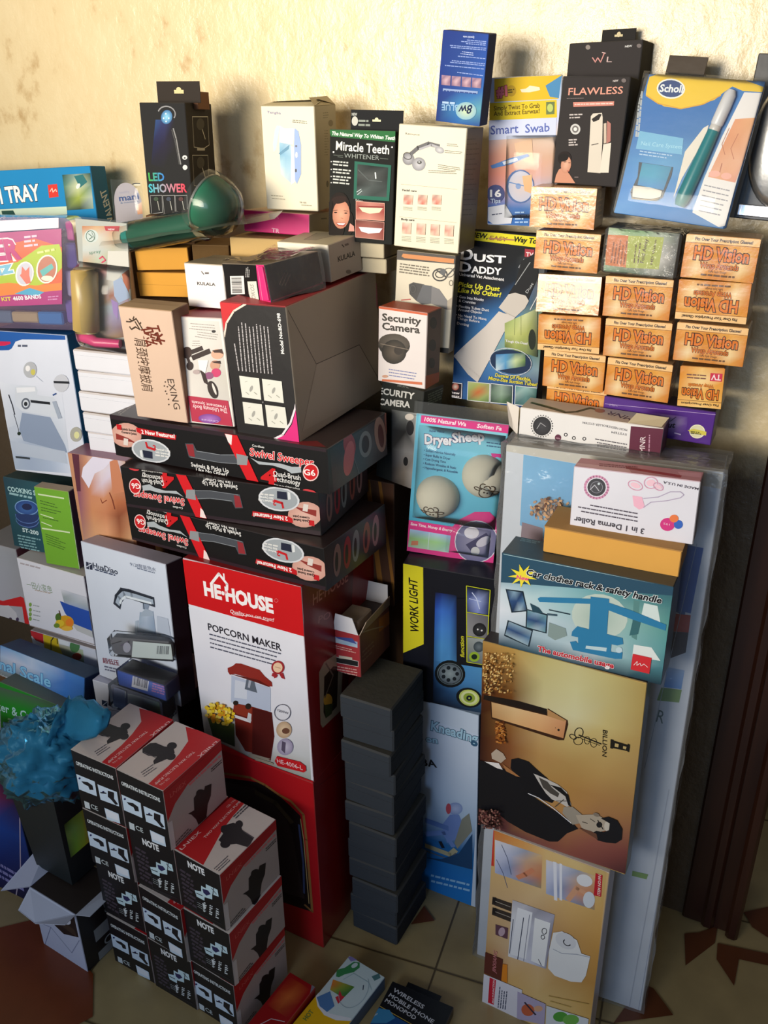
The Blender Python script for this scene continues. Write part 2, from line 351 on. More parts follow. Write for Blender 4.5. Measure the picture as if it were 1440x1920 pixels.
# surveyed pose of every carton: x y z yaw tiltx tilty width depth height (metres)
B={'panel':[0.184,1.2875,-0.002,-0.4083,-0.0605,-0.012,0.332,0.08,1.1041],
'jin':[0.1845,1.1826,-0.0017,-0.5102,-0.0569,-0.016,0.2107,0.0146,0.4232],
'billion':[0.1651,1.2264,0.4187,-0.5008,-0.0136,-0.0246,0.2667,0.035,0.3849],
'car':[0.1833,1.2212,0.8045,-0.4725,0.0019,-0.0156,0.2581,0.0638,0.1687],
'yellow':[0.244,1.2208,0.9748,-0.444,0.0016,-0.0043,0.2015,0.08,0.0429],
'derma':[0.2823,1.2241,1.0156,-0.4234,-0.0623,-0.0288,0.1796,0.0392,0.0968],
'mnr':[0.2236,1.3946,1.1009,-0.4509,0.0244,0.0115,0.2286,0.0536,0.0489],
'knead':[0.0533,1.4762,-0.0017,-0.4894,0.009,-0.0212,0.1577,0.08,0.5181],
'work':[0.0347,1.4647,0.5204,-0.3308,0.0781,0.0239,0.1734,0.08,0.3185],
'sheep':[0.0415,1.4783,0.8432,-0.2563,-0.0369,0.0529,0.1624,0.03,0.2673],
'dust':[0.1248,1.5525,1.1154,-0.4811,-0.0256,0.0025,0.1581,0.03,0.2906],
'column':[-0.081,1.3549,-0.0029,-0.4666,-0.0844,-0.0555,0.1063,0.1701,0.6228],
'hered':[-0.3563,1.4256,-0.0008,-0.5009,0.0047,-0.0067,0.2537,0.3,0.4437],
'popcorn':[-0.3605,1.4226,0.4417,-0.4876,-0.0156,-0.0217,0.2541,0.26,0.4151],
'sw3':[-0.4795,1.5193,0.8422,-0.5274,-0.0004,-0.0688,0.4432,0.2013,0.0814],
'sw2':[-0.4728,1.4951,0.9396,-0.3905,-0.0117,0.005,0.3978,0.1,0.0794],
'sw1':[-0.4943,1.5462,1.003,-0.4927,0.0247,-0.0622,0.4657,0.2152,0.0795],
'bd':[-0.2459,1.4263,1.0974,-0.4992,0.0385,-0.0345,0.1259,0.283,0.2214],
'ultimate':[-0.3411,1.482,1.0972,-0.4072,-0.0089,-0.0463,0.096,0.1,0.1854],
'exing':[-0.4351,1.5088,1.1,-0.3652,0.0786,0.0105,0.1038,0.0579,0.1985],
'pA':[-0.3766,1.1766,0.2757,-0.5838,-0.0571,0.0292,0.1088,0.1528,0.1386],
'pB':[-0.4716,1.2257,0.4158,-0.5264,-0.0094,0.0877,0.1082,0.1522,0.1372],
'pC':[-0.5682,1.2793,0.4108,-0.4783,-0.0311,-0.004,0.1099,0.1508,0.1372],
'hd11':[0.2298,1.4344,1.4266,-0.4308,-0.012,-0.0032,0.0943,0.06,0.0587],
'hd12':[0.2375,1.4309,1.3648,-0.4399,-0.0091,0.0167,0.0995,0.06,0.0576],
'hd13':[0.2443,1.4276,1.2987,-0.4437,-0.0,-0.0178,0.1017,0.06,0.0582],
'hd14':[0.2504,1.4245,1.2367,-0.4448,0.003,-0.0333,0.1005,0.06,0.0575],
'hd15':[0.2607,1.4201,1.1777,-0.4592,0.001,-0.0067,0.1016,0.06,0.0602],
'hd21':[0.3353,1.383,1.3681,-0.473,0.0047,0.0332,0.1037,0.06,0.0696],
'hd22':[0.3396,1.378,1.3013,-0.4211,-0.0078,-0.0022,0.0985,0.06,0.0612],
'hd23':[0.3447,1.376,1.2396,-0.4334,-0.004,-0.006,0.1005,0.06,0.0587],
'hd24':[0.3516,1.3739,1.1757,-0.4575,-0.0028,0.0142,0.1016,0.06,0.0632],
'hd31':[0.4333,1.32,1.3701,-0.4365,-0.005,0.0231,0.0979,0.06,0.061],
'hd32':[0.4332,1.3224,1.3091,-0.4786,0.0056,-0.0134,0.0997,0.06,0.058],
'hd33':[0.4366,1.3193,1.2477,-0.4539,-0.0012,-0.0007,0.1008,0.06,0.0572],
'hd34':[0.4508,1.312,1.1767,-0.4417,0.004,-0.0444,0.0638,0.06,0.0643],
'purple':[0.3584,1.3941,1.113,-0.476,-0.0005,0.0142,0.1739,0.05,0.055],
'swab':[0.175,1.5453,1.4159,-0.4749,0.0063,-0.0211,0.1156,0.03,0.2193],
'flaw':[0.2632,1.4682,1.4869,-0.5383,-0.0768,0.0163,0.1019,0.045,0.1492],
'flawb':[0.2825,1.5201,1.5252,-0.6172,-0.0772,-0.0161,0.115,0.045,0.1561],
'scholl':[0.3474,1.411,1.4498,-0.5962,-0.2104,0.0746,0.1685,0.02,0.1933],
'roller':[0.0199,1.5211,1.3873,-0.4769,-0.0101,0.0472,0.115,0.0678,0.1846],
'bluebox':[0.0851,1.511,1.5753,-0.4963,0.0528,0.1016,0.074,0.0304,0.1245],
'teeth':[-0.0894,1.5726,1.3899,-0.4153,-0.0542,0.0193,0.116,0.05,0.1731],
'tengbo':[-0.2007,1.6501,1.4319,-0.3792,0.0136,0.0056,0.0994,0.085,0.1653],
'pink':[-0.2458,1.666,1.3932,-0.459,-0.0455,0.0146,0.1349,0.0718,0.0362],
'led':[-0.4163,1.6863,1.4213,-0.2367,-0.0321,0.0056,0.0846,0.1113,0.1818],
'outcam':[0.0179,1.5407,1.2149,-0.4116,-0.0328,0.0375,0.1038,0.06,0.1622],
'seccam':[-0.0087,1.4934,1.1663,-0.5314,-0.0049,0.0204,0.0923,0.0508,0.1282],
'secdark':[-0.0149,1.5432,0.9676,-0.6762,-0.0476,0.0555,0.0923,0.06,0.1863],
'tray':[-0.9597,1.9614,1.3492,-0.215,-0.083,-0.0529,0.4014,0.0613,0.119],
'case':[-0.8842,1.8161,1.1909,-0.1577,-0.2652,-0.027,0.2998,0.05,0.2137],
'sewing':[-0.8037,1.8123,0.8739,-0.3341,-0.0272,-0.02,0.1912,0.0537,0.3069],
'white':[-0.5959,1.6901,0.965,-0.3679,-0.0099,0.0281,0.1524,0.1,0.2107],
'slim':[-0.6331,1.6759,0.7114,-0.3639,-0.0091,0.0508,0.1379,0.06,0.268],
'cooking':[-0.8411,1.8128,0.6544,-0.3775,-0.0455,0.0024,0.2047,0.1,0.2023],
'green':[-0.7404,1.7308,0.6684,-0.3057,-0.0087,0.0187,0.0852,0.0284,0.202],
'fruit':[-0.8217,1.7662,0.5049,-0.4472,0.0022,0.0167,0.1936,0.1,0.179],
'fruit2':[-0.8231,1.7668,0.3918,-0.4459,-0.005,-0.0032,0.1948,0.1,0.1035],
'hua':[-0.6114,1.5878,0.4915,-0.5843,-0.0807,-0.0704,0.2449,0.0436,0.3075],
'hua2':[-0.6238,1.5743,0.1568,-0.4366,0.0159,0.0341,0.22,0.1,0.3336],
'scale':[-0.8765,1.6888,0.422,-0.5008,-0.227,0.0131,0.2586,0.0413,0.074],
'organ':[-0.8653,1.6183,0.3282,-0.4337,-0.1289,0.0826,0.2105,0.12,0.1212],
'orange':[-0.4466,1.6704,1.3245,-0.1036,0.0049,-0.0251,0.099,0.14,0.0388],
'orange2':[-0.4513,1.6832,1.2756,-0.3053,0.01,-0.029,0.1038,0.14,0.0438],
'kulr':[-0.1718,1.5518,1.3311,-0.5854,0.0773,-0.0226,0.1064,0.0904,0.0604],
'kull':[-0.3316,1.5411,1.2867,-0.4456,0.001,-0.0173,0.0789,0.15,0.0723],
'blackpk':[-0.2524,1.4882,1.3091,-0.8576,0.0879,-0.1035,0.124,0.1066,0.0584],
'redcart':[-0.0959,1.4002,0.6312,-0.4749,-0.0077,-0.0199,0.0568,0.12,0.0922]}
globals()['B'] = B

# ================================================================ setting
def wall_mat():
    m, nt, b = nodes('wall_paint'); L = nt.links
    tc = nt.nodes.new('ShaderNodeTexCoord'); geo = nt.nodes.new('ShaderNodeNewGeometry')
    n1 = nt.nodes.new('ShaderNodeTexNoise'); n1.inputs['Scale'].default_value = 13; n1.inputs['Detail'].default_value = 8; n1.inputs['Roughness'].default_value = .62
    n2 = nt.nodes.new('ShaderNodeTexNoise'); n2.inputs['Scale'].default_value = 38; n2.inputs['Detail'].default_value = 5
    n3 = nt.nodes.new('ShaderNodeTexNoise'); n3.inputs['Scale'].default_value = 3.2; n3.inputs['Detail'].default_value = 3
    mp = nt.nodes.new('ShaderNodeMapping'); mp.inputs['Scale'].default_value = (1, 1, .8); L.new(geo.outputs['Position'], mp.inputs[0])
    for n in (n1, n2, n3): L.new(mp.outputs[0], n.inputs['Vector'])
    cr = nt.nodes.new('ShaderNodeValToRGB'); e = cr.color_ramp.elements
    e[0].position = .30; e[0].color = (*lin('b89a6c'), 1); e[1].position = .43; e[1].color = (*lin('dac69c'), 1)
    x = cr.color_ramp.elements.new(.75); x.color = (*lin('e0cfa8'), 1)
    L.new(n1.outputs[0], cr.inputs[0])
    # lower wall turns brown, blending softly into the cream above
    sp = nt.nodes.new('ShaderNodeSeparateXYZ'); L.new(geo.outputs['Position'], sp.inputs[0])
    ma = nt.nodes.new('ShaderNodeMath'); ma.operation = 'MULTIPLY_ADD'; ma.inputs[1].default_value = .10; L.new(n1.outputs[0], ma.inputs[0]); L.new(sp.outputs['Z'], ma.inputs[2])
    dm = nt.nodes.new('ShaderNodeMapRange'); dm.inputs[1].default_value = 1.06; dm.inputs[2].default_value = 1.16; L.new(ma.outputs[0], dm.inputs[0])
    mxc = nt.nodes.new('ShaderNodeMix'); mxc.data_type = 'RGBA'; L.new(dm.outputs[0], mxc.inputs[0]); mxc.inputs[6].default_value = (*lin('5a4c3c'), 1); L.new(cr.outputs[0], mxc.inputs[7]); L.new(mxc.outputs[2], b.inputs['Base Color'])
    ad = nt.nodes.new('ShaderNodeMath'); ad.operation = 'MULTIPLY_ADD'; ad.inputs[1].default_value = .35
    L.new(n2.outputs[0], ad.inputs[0]); L.new(n1.outputs[0], ad.inputs[2])
    bp = nt.nodes.new('ShaderNodeBump'); bp.inputs['Strength'].default_value = .45; bp.inputs['Distance'].default_value = .012
    L.new(ad.outputs[0], bp.inputs['Height']); L.new(bp.outputs[0], b.inputs['Normal'])
    rr_ = nt.nodes.new('ShaderNodeMapRange'); rr_.inputs[3].default_value = .12; rr_.inputs[4].default_value = .42; L.new(n3.outputs[0], rr_.inputs[0]); L.new(rr_.outputs[0], b.inputs['Roughness'])
    b.inputs['Specular IOR Level'].default_value = .55
    return m
def floor_mat():
    m, nt, b = nodes('floor_tile'); L = nt.links
    n = nt.nodes.new('ShaderNodeTexNoise'); n.inputs['Scale'].default_value = 12; n.inputs['Detail'].default_value = 7
    tc = nt.nodes.new('ShaderNodeTexCoord'); L.new(tc.outputs['Object'], n.inputs['Vector'])
    at = nt.nodes.new('ShaderNodeAttribute'); at.attribute_name = 'Col'
    mr = nt.nodes.new('ShaderNodeMapRange'); mr.inputs[3].default_value = .7; mr.inputs[4].default_value = 1.25; L.new(n.outputs[0], mr.inputs[0])
    v = nt.nodes.new('ShaderNodeVectorMath'); v.operation = 'SCALE'; L.new(at.outputs['Color'], v.inputs[0]); L.new(mr.outputs[0], v.inputs['Scale']); L.new(v.outputs[0], b.inputs['Base Color'])
    b.inputs['Roughness'].default_value = .32
    return m
def wood_mat():
    m, nt, b = nodes('dark_wood'); L = nt.links
    n = nt.nodes.new('ShaderNodeTexNoise'); n.inputs['Scale'].default_value = 6; n.inputs['Detail'].default_value = 8
    tc = nt.nodes.new('ShaderNodeTexCoord'); mp = nt.nodes.new('ShaderNodeMapping'); mp.inputs['Scale'].default_value = (6, 6, .5)
    L.new(tc.outputs['Object'], mp.inputs[0]); L.new(mp.outputs[0], n.inputs['Vector'])
    cr = nt.nodes.new('ShaderNodeValToRGB'); e = cr.color_ramp.elements; e[0].position = .3; e[0].color = (*lin('28130d'), 1); e[1].position = .75; e[1].color = (*lin('3c2015'), 1)
    L.new(n.outputs[0], cr.inputs[0]); L.new(cr.outputs[0], b.inputs['Base Color']); b.inputs['Roughness'].default_value = .3
    return m
RZ = Matrix.Rotation(WYAW, 4, 'Z'); WM = Matrix.Translation((WP.x, WP.y, 0)) @ RZ     # x along the wall, -y into the room
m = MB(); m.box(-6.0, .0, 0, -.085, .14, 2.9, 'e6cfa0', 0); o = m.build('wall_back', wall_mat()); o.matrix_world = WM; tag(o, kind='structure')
m = MB(); m.box(-6.0, -3.0, -.05, 1.6, 1.4, 0, 'a89468', 0)
FM = Face(m, (-6.0,-3.0,0), (1,0,0), (0,1,0), 7.6, 4.4)
def fl(col, *pts): # pixel outline of the tile pattern taken down to the floor plane
    q = []
    for p in pts:
        P = WM.inverted() @ onz(p[0], p[1], 0); q.append((P.x+6.0, P.y+3.0))
    FM.poly(col, *q, m=False)
def fp(x, y): P = WM.inverted() @ Vector((x, y, 0)); return (P.x+6.0, P.y+3.0)
# tiles: joints at 0.33 m along two directions, brown star points on the corners
def seam(a, bb): 
    d = Vector(bb)-Vector(a); n = Vector((-d.y, d.x)).normalized()*.0016
    FM.poly('5c4c30', Vector(a)-n, Vector(bb)-n, Vector(bb)+n, Vector(a)+n, m=False)
j0 = fp(*onz(860, 1690, 0).xy); j1 = fp(*onz(805, 1850, 0).xy); jd = (Vector(j1)-Vector(j0)).normalized(); jn = Vector((-jd.y, jd.x))
for i in range(-14, 12):
    c = Vector(j0)+jn*.33*i; seam(c-jd*4, c+jd*4); c = Vector(j0)+jd*(.33*i+.18); seam(c-jn*6, c+jn*6)
fl('7c3c1c', (-160,1790), (0,1741), (78,1722), (175,1828), (174,1908), (148,1922), (90,1935), (-160,1990))
for q in (((1283,1752),(1310,1750),(1345,1738),(1340,1770),(1285,1812)), ((1345,1770),(1440,1790),(1440,1812),(1385,1800),(1376,1850),(1343,1800)), ((1215,1850),(1225,1855),(1262,1905),(1150,1920),(1200,1850)), ((1394,1712),(1440,1702),(1440,1760),(1410,1740))):
    fl('643820', *q)
fl('6c3c24', (795,1700), (815,1728), (770,1735))
o = m.build('floor', floor_mat()); o.matrix_world = WM; tag(o, kind='structure')
# dark wooden door frame at the right end of the wall and the doorway beyond it
m = MB()
m.box(-.085, -.012, 0, .03, .16, 2.4, '4a281c', .004); m.box(-.045, -.022, 0, -.02, .0, 2.4, '4a281c', .006); m.box(.005, -.03, 0, .03, .0, 2.4, '4a281c', .006)
o = m.build('trim_1', wood_mat()); o.matrix_world = WM; tag(o, kind='structure')
m = MB(); m.box(.03, .42, 0, 1.3, .46, 2.4, '3a2018', .004); m.box(.03, .405, .06, .10, .42, 2.3, '3a2018', .004)
o = m.build('door_1', wood_mat()); o.matrix_world = WM; tag(o, kind='structure')
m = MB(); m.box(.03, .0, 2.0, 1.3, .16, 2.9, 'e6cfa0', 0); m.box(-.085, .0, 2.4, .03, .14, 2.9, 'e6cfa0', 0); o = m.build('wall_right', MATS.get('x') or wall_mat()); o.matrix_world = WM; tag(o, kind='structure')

# ================================================================ cartons, right-hand pile
def star(f, col, x, y, r1, r2, n=12, sx=1, sy=1, rot=0):
    P = []
    for i in range(2*n):
        a = math.pi*i/n+rot; r = r1 if i % 2 == 0 else r2; P.append((x+r*sx*math.cos(a), y+r*sy*math.sin(a)))
    return f.poly(col, *P)
def rr(f, col, x0, y0, x1, y1, r=6, sk=0):
    """rounded card, sk = downward slope to the right"""
    P = []
    for cx, cy, a in ((x1-r, y0+r, -90), (x1-r, y1-r, 0), (x0+r, y1-r, 90), (x0+r, y0+r, 180)):
        for t in (0, 30, 60, 90):
            b = math.radians(a+t); X = cx+r*math.cos(b); P.append((X, cy+r*math.sin(b)+(X-x0)*sk))
    return f.poly(col, *P)

# --- car clothes rack carton
b = Box('car', {'F':'2c566c','T':'2a3c44','R':'1c3038','L':'1c3038','B':'1c3038','D':'1c3038'}, 'gloss')
f = b.face('F', 'c3')
f.img([(222,135),(1380,360),(1295,1030),(195,750)], ['24485a 2e5a70 33607c 3a6c88 36687c 2c5868','4c8498 6aa0b4 88b8c4 6ca8b0 5c9498 4c8488','c8d8e4 b8d4dc a0c8d0 90b8bc 88b8b4 5c9c98','dce4f0 c8d8e4 b4ccd8 a8c4c8 88b8bc 5c9ca0','c4d4e4 a8c0d0 b0c8d4 c8d8e0 90b8c0 4c8490','1c3c50 24485c 284c60 1c3c50 1c3848 182c3c'])
f.poly('2c5068', (222,135), (1380,360), (1370,420), (212,330)).line('a8c8d0', 4, (232,140), (1378,362))
f.ell('c4d4cc', 880, 560, 190, 150, 10, c2='a8c0b8').poly('5c8c8c', (1150,460), (1130,720), (1095,700), (1110,450)).poly('d8e8e8', (1180,470), (1270,490), (1290,600), (1160,560))
f.poly('e4ecec', (1110,750), (1230,770), (1290,860), (1100,830)).poly('3c6c74', (1110,560), (1160,590), (1140,680), (1080,690))
for q, c in (([(245,375),(365,390),(395,525),(285,535)],'1c3050'), ([(385,510),(530,545),(522,675),(380,640)],'6c98a4'), ([(260,585),(430,650),(405,765),(235,690)],'90a8b8')):
    f.poly('1c2c38', *q).img([(x+(8 if x < sum(p[0] for p in q)/4 else -8), y+(8 if y < sum(p[1] for p in q)/4 else -8)) for x, y in q], [c+' 88a8c0 '+c, '305080 2c4878 5078a0', c+' a0b8c8 '+c])
f.poly('284858', (410,470), (470,500), (500,540), (430,530)).line('283c48', 8, (540,515), (680,545)).line('405868', 14, (530,545), (590,550)).poly('889c9c', (540,600), (650,640), (660,690), (580,720), (530,690))
for q in ([(462,440),(480,428),(830,440),(830,475),(475,462)], [(820,425),(945,440),(925,745),(805,715)], [(940,465),(1100,520),(1330,615),(1325,655),(1090,575),(935,515)],
          [(695,660),(730,625),(940,680),(1035,705),(1040,745),(1000,755),(690,690)], [(735,690),(960,740),(955,800),(735,760)], [(680,730),(720,725),(740,750),(1000,805),(1035,800),(1030,845),(985,845),(700,785)]):
    f.poly('2f7fae', *q)
f.poly('c0d8e0', (790,755), (930,770), (925,795), (785,775)).ell('c0d8e4', 1012, 785, 22, 20)
star(f, 'f0e040', 362, 285, 100, 42, 9, 1, .8, .3); f.text('New', 320,305, 400,318, 26, 'e8408c', .03, it=.2)
f.text('Car clothes rack & safety handle', 385,278, 1292,470, 40, '14161c', .03, o=(.05,'e8f0f4'), it=.2)
f.text('The automobile usage', 462,790, 972,908, 34, 'c42838', .035, o=(.04,'f4eef0'), it=.1)
f.poly('d83038', (1105,810), (1232,838), (1216,945), (1090,915)).line('f4e0e0', 4, (1112,885), (1135,860), (1132,888), (1155,872), (1160,892), (1180,878), (1205,900))
t = b.face('T', 'c3'); t.greek('5c7880', (350,40), (500,68), (-8,10), 2, 8, 5)
b.done('car_accessory_carton', 'dark teal carton printed with a blue car clothes rack, on the gold carton', 'box')

# --- brown kraft carton and white derma roller carton on it
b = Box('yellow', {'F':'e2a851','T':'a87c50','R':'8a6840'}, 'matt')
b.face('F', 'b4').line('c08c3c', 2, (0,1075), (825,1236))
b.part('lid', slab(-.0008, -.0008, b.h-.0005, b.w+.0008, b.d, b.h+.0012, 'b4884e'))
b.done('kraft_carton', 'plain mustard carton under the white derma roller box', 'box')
b = Box('derma', {'F':'dedeea','T':'c890a0','R':'6c6058','L':'b0a8b0'}, 'card', dims=(None,.045,None))
f = b.face('F', 'b4')
f.ring('d090b4', 283, 625, 78, 74, 16).ell('2c2c34', 283, 625, 62, 60, c2='484850').ring('8c8c98', 283, 625, 40, 38, 4).line('c0c0cc', 5, (240,640), (270,610), (300,650)).ell('c4d0d8', 298, 602, 8, 8)
for x, y, rx, ry, r in ((545,612,50,30,20), (650,595,45,38,0), (700,620,35,22,30)): f.ring('e0a8c4', x, y, rx, ry, 7, r).ell('eec4d4', x, y, rx*.7, ry*.6, r)
f.poly('eeb4cc', (525,680), (590,690), (610,760), (570,775), (535,750)).line('b0a4c0', 6, (600,700), (700,690), (780,655), (850,655), (872,675), (850,695), (760,715), (650,725), (600,760))
f.text('3 in 1 Derma Roller', 605,905, 135,822, 36, '3a3440', .02).greek('504858', (560,850), (140,775), (0,-26), 3, 8, 3, .3)
f.ell('d02880', 762, 875, 50, 44).ell('2860c0', 835, 875, 30, 30).ell('e8783c', 806, 835, 30, 26).text('192', 778,870, 735,862, 12, 'f0d0e0')
f.text('MADE IN U.S.A', 972,628, 735,582, 16, '4c4450', .01)
t = b.face('T', 'b4'); t.poly('e0b8c4', (150,460), (500,500), (520,530), (140,478)); t.poly('a03044', (480,485), (860,545), (850,560), (480,500)); t.poly('dca8bc', (830,520), (990,530), (985,560), (850,545)).greek('803848', (300,470), (640,500), (0,12), 2, 6, 2)
b.done('derma_roller_carton', 'white carton for a 3 in 1 derma roller, lying upside down on the mustard carton', 'box')

# --- gold carton with a man in a suit (picture lies on its side)
b = Box('billion', {'F':'c8a860','R':'1a1612','T':'2c241c','L':'2a2018','B':'2a2018','D':'2a2018'}, 'gloss')
f = b.face('F', 'c3')
f.img([(95,715),(1195,1020),(1060,2302),(55,1962)], [
 'b08848 b89450 c0b478 c8c08c c4b87c b09858','7c4c24 8c6838 c4bc88 ccc898 c4b880 b49c5c','4c2410 6c4018 c8c094 d0cca4 c8b87c b4985c','3c1c0c 8c6030 c0a06c c4ac70 c0a468 b4945c','34140c 84502c b89058 b89458 bc985c b08c54','341814 7c4c30 b48c50 b4884c b08450 a87c4c','3c1c1c 7c5038 b08854 b88850 a87850 98684c','5c302c 6c3c34 b48050 a06c4c 94584c 7c4440','3c1c1c 5c3438 7c4844 8c5044 7c4440 4c2c30'])
for i in range(260):
    x = 110+rnd.random()**1.6*190; y = 800+rnd.random()*270; f.ell(rnd.choice(['d8b068','a87438','8c5c28','e0c080']), x, y, 5, 9, rnd.random()*90, 5)
f.k -= 255
f.poly('1c1410', (100,1090), (330,1130), (525,1185), (522,1228), (150,1135), (95,1120))
f.poly('3a2010', (140,1130), (520,1222), (530,1180), (665,1262), (668,1290), (640,1395), (600,1395), (150,1250))
f.img([(150,1138),(655,1262),(635,1382),(155,1240)], ['c8a070 d8b888 dcb080 c89068','b88c5c d4a874 d8a470 c08458']).ell('1c1814', 603, 1326, 8, 8).ell('1c1814', 582, 1312, 3, 3)
f.poly('b48858', (528,1185), (655,1262), (640,1268), (528,1232))
for i in range(120): f.ell(rnd.choice(['8c4c1c','b4702c','5c2c10','c88848']), 175+rnd.random()*60+i*.15, 1270+i*1.1, 9, 7, 0, 5)
f.k -= 118
# flourish and lettering
f.ring('1c1810', 740, 1345, 28, 34, 5, 20).ring('1c1810', 700, 1372, 24, 14, 5, 30).ring('1c1810', 735, 1400, 30, 26, 4, 0).line('1c1810', 8, (740,1360), (890,1420)).line('1c1810', 3, (760,1385), (880,1430)).ring('1c1810', 795, 1395, 18, 26, 3).ring('1c1810', 840, 1412, 22, 30, 3)
f.crop = 'c7'
f.text('BILLION', 903,172, 897,348, 30, '2c2414', .01).poly('1c1810', (960,240), (1075,275), (1085,285), (1080,318), (955,292)).poly('c0a870', (985,262), (1010,268), (1006,290), (982,285)).poly('c0a870', (1040,280), (1062,286), (1058,304), (1038,298)).poly('1c1810', (955,235), (975,240), (970,300), (952,295)).poly('1c1810', (1070,265), (1085,272), (1080,322), (1068,318))
# man in a dark suit, lying across the print
f.poly('14141a', (60,375), (110,385), (225,430), (330,490), (400,600), (520,680), (690,790), (735,840), (660,870), (600,925), (540,925), (380,860), (260,790), (200,740), (60,700))
f.poly('121218', (285,370), (330,362), (400,385), (470,450), (530,500), (520,560), (600,620), (560,665), (440,625), (380,580), (330,500), (280,430))
f.poly('a87448', (225,400), (280,440), (345,490), (320,485), (250,450)).poly('e4e0e0', (105,385), (200,395), (228,440), (190,430)).poly('b8a898', (150,330), (185,300), (230,330), (250,365), (215,395), (155,365))
f.poly('c4c0bc', (435,465), (520,500), (600,540), (660,590), (690,680), (660,690), (610,660), (560,640), (520,600), (480,540)).poly('141418', (545,540), (620,560), (670,610), (690,690), (670,680), (650,620)).poly('4c4844', (470,490), (530,520), (560,560), (610,600), (600,625), (550,600), (500,560)).line('e4e4ec', 6, (400,600), (470,630), (570,700), (690,800)).line('504840', 5, (590,650), (660,650)).line('504840', 5, (580,690), (640,640))
f.poly('9c9488', (640,690), (700,690), (760,740), (750,800), (700,810), (630,730)).poly('b4a898', (720,745), (860,740), (950,790), (950,840), (880,860), (820,860), (760,830)).ell('1c1c20', 880, 810, 20, 20).line('2c2828', 7, (870,780), (905,840)).line('3c3430', 5, (765,790), (800,800)).line('5c544c', 6, (820,770), (850,790)).ell('d0c8bc', 935, 820, 22, 35).ell('887c70', 860, 742, 22, 12, 20)
f.poly('16161c', (890,765), (940,755), (1000,780), (1035,840), (1030,910), (990,935), (930,930), (870,915), (820,870), (860,850), (905,860), (945,845), (950,800)).poly('6c4838', (740,830), (820,850), (860,870), (870,910), (820,880))
for i in range(200): f.ell(rnd.choice(['7c4c48','4c2c2c','a07468','2c1c1c']), 62+rnd.random()*130+i*.2, 700+rnd.random()*120, 7, 7, 0, 5)
f.k -= 198
b.done('body_scale_carton', 'tall thin gold carton with a sideways picture of a person in a black suit', 'box')

# --- tan carton with paper roll pictures, standing on the floor
b = Box('jin', {'F':'d4b27c','R':'a8a0a8','T':'d8d4cc','L':'a08870'}, 'gloss', dims=(None,.045,None))
f = b.face('F', 'd1')
f.img([(230,120),(1000,400),(880,1640),(160,1290)], ['c87030 d89850 dcbc80 d8c088 c8ac70','d0b078 d4b480 dcc090 dcb878 d4ac68','ccac80 d0b088 c49c70 c89c60 c89850','c8a878 d4b894 d4b488 c09458 bc8c48','b06c30 d8b070 dcbc80 d8b878 d0a860','c8a060 d4b070 dcc084 dcc080 d4b068'])
f.poly('c83c2c', (225,120), (240,125), (238,375), (218,370))
for x0, y0, x1, y1, sk in ((245,195,565,420,.33),(590,330,925,560,.33)):
    f.img([(x0,y0),(x1,y0+(x1-x0)*sk),(x1-8,y1+(x1-x0)*sk),(x0,y1)], ['dcd8dc c8ccdc 9ca4b8 d8b888','ccd4ec b4bcd8 c8a890 c8906c','c0c8e4 8c98bc d49878 c48060','a8b4d8 98a8cc 8890a8 a09070'])
f.line('505878', 4, (255,330), (300,420), (330,520)).line('505878', 4, (290,230), (330,320), (355,430)).line('d08868', 28, (400,450), (450,430), (500,400)).line('e4e8f4', 20, (650,350), (655,600)).line('e4e8f4', 16, (690,360), (690,600)).line('d4a080', 30, (740,600), (800,520), (860,560)).ell('e0e4ec', 850, 470, 55, 40, 20).ell('d4dce8', 880, 600, 40, 55)
f.poly('c02030', (925,420), (972,435), (962,580), (912,570)).text('ITEM NO:991', 955,572, 962,435, 18, 'f0e0d8', .02)
for y in (580, 650): f.poly('38302c', (230,y), (360,y+45), (355,y+100), (225,y+50)).ell('201c1c', 245, y+25, 16, 22).line('b0a89c', 4, (250,y+30), (350,y+68))
f.poly('604050', (250,765), (335,790), (330,865), (250,835)).ell('b8a0b0', 292, 815, 22, 30, 15)
f.img([(365,600),(650,700),(590,1065),(335,980)], ['b8b8c4 c0c0cc 9898a8 a8a8bc','e0e4ec b8bccc c8ccdc 8c8ca0','dce0ec a8acc0 ccd0e0 9090a4','e4e8f0 d0d4e4 c8cce0 a0a4b8']).poly('e8ecf4', (400,650), (500,685), (455,1000), (350,965)).poly('ecf0f4', (515,720), (620,755), (580,1050), (490,1010)).line('384058', 5, (440,720), (400,1000)).line('384058', 4, (370,730), (345,960)).line('686c84', 3, (480,700), (440,1010))
f.ring('3c3c48', 580, 810, 16, 20, 4).ring('3c3c48', 570, 850, 12, 14, 4).line('3c3c48', 4, (540,1000), (560,1040))
f.poly('e4e8ec', (640,820), (700,810), (800,870), (830,960), (890,980), (860,1110), (830,1155), (760,1150), (650,1110), (605,1060), (610,950)).ell('d4d8e0', 725, 875, 75, 50, 30).ring('383c48', 735, 885, 26, 20, 6, 30, a0=10, a1=200).line('a8b0c0', 5, (640,930), (700,960), (800,965), (885,985))
f.poly('5c2c24', (180,950), (300,1000), (290,1145), (172,1090)).text('JINXIANG', 252,1092, 262,950, 24, 'dc8890', .0, it=.2).poly('e08828', (300,1030), (330,1035), (330,1160), (290,1140))
f.poly('dcdce8', (168,1095), (430,1205), (420,1440), (158,1290)).poly('c81c38', (212,1120), (255,1140), (240,1305), (200,1290)).text('MULTI FUNCTION', 240,1296, 246,1142, 12, 'f0dce0', .02).greek('485068', (272,1325), (286,1175), (16,4), 4, 7, 4)
f.poly('b0a8c8', (400,1215), (590,1300), (580,1440), (395,1400)).ell('c06040', 470, 1340, 45, 40, 20).line('2c2c40', 12, (450,1290), (520,1370)).ell('d8a888', 540, 1330, 30, 20)
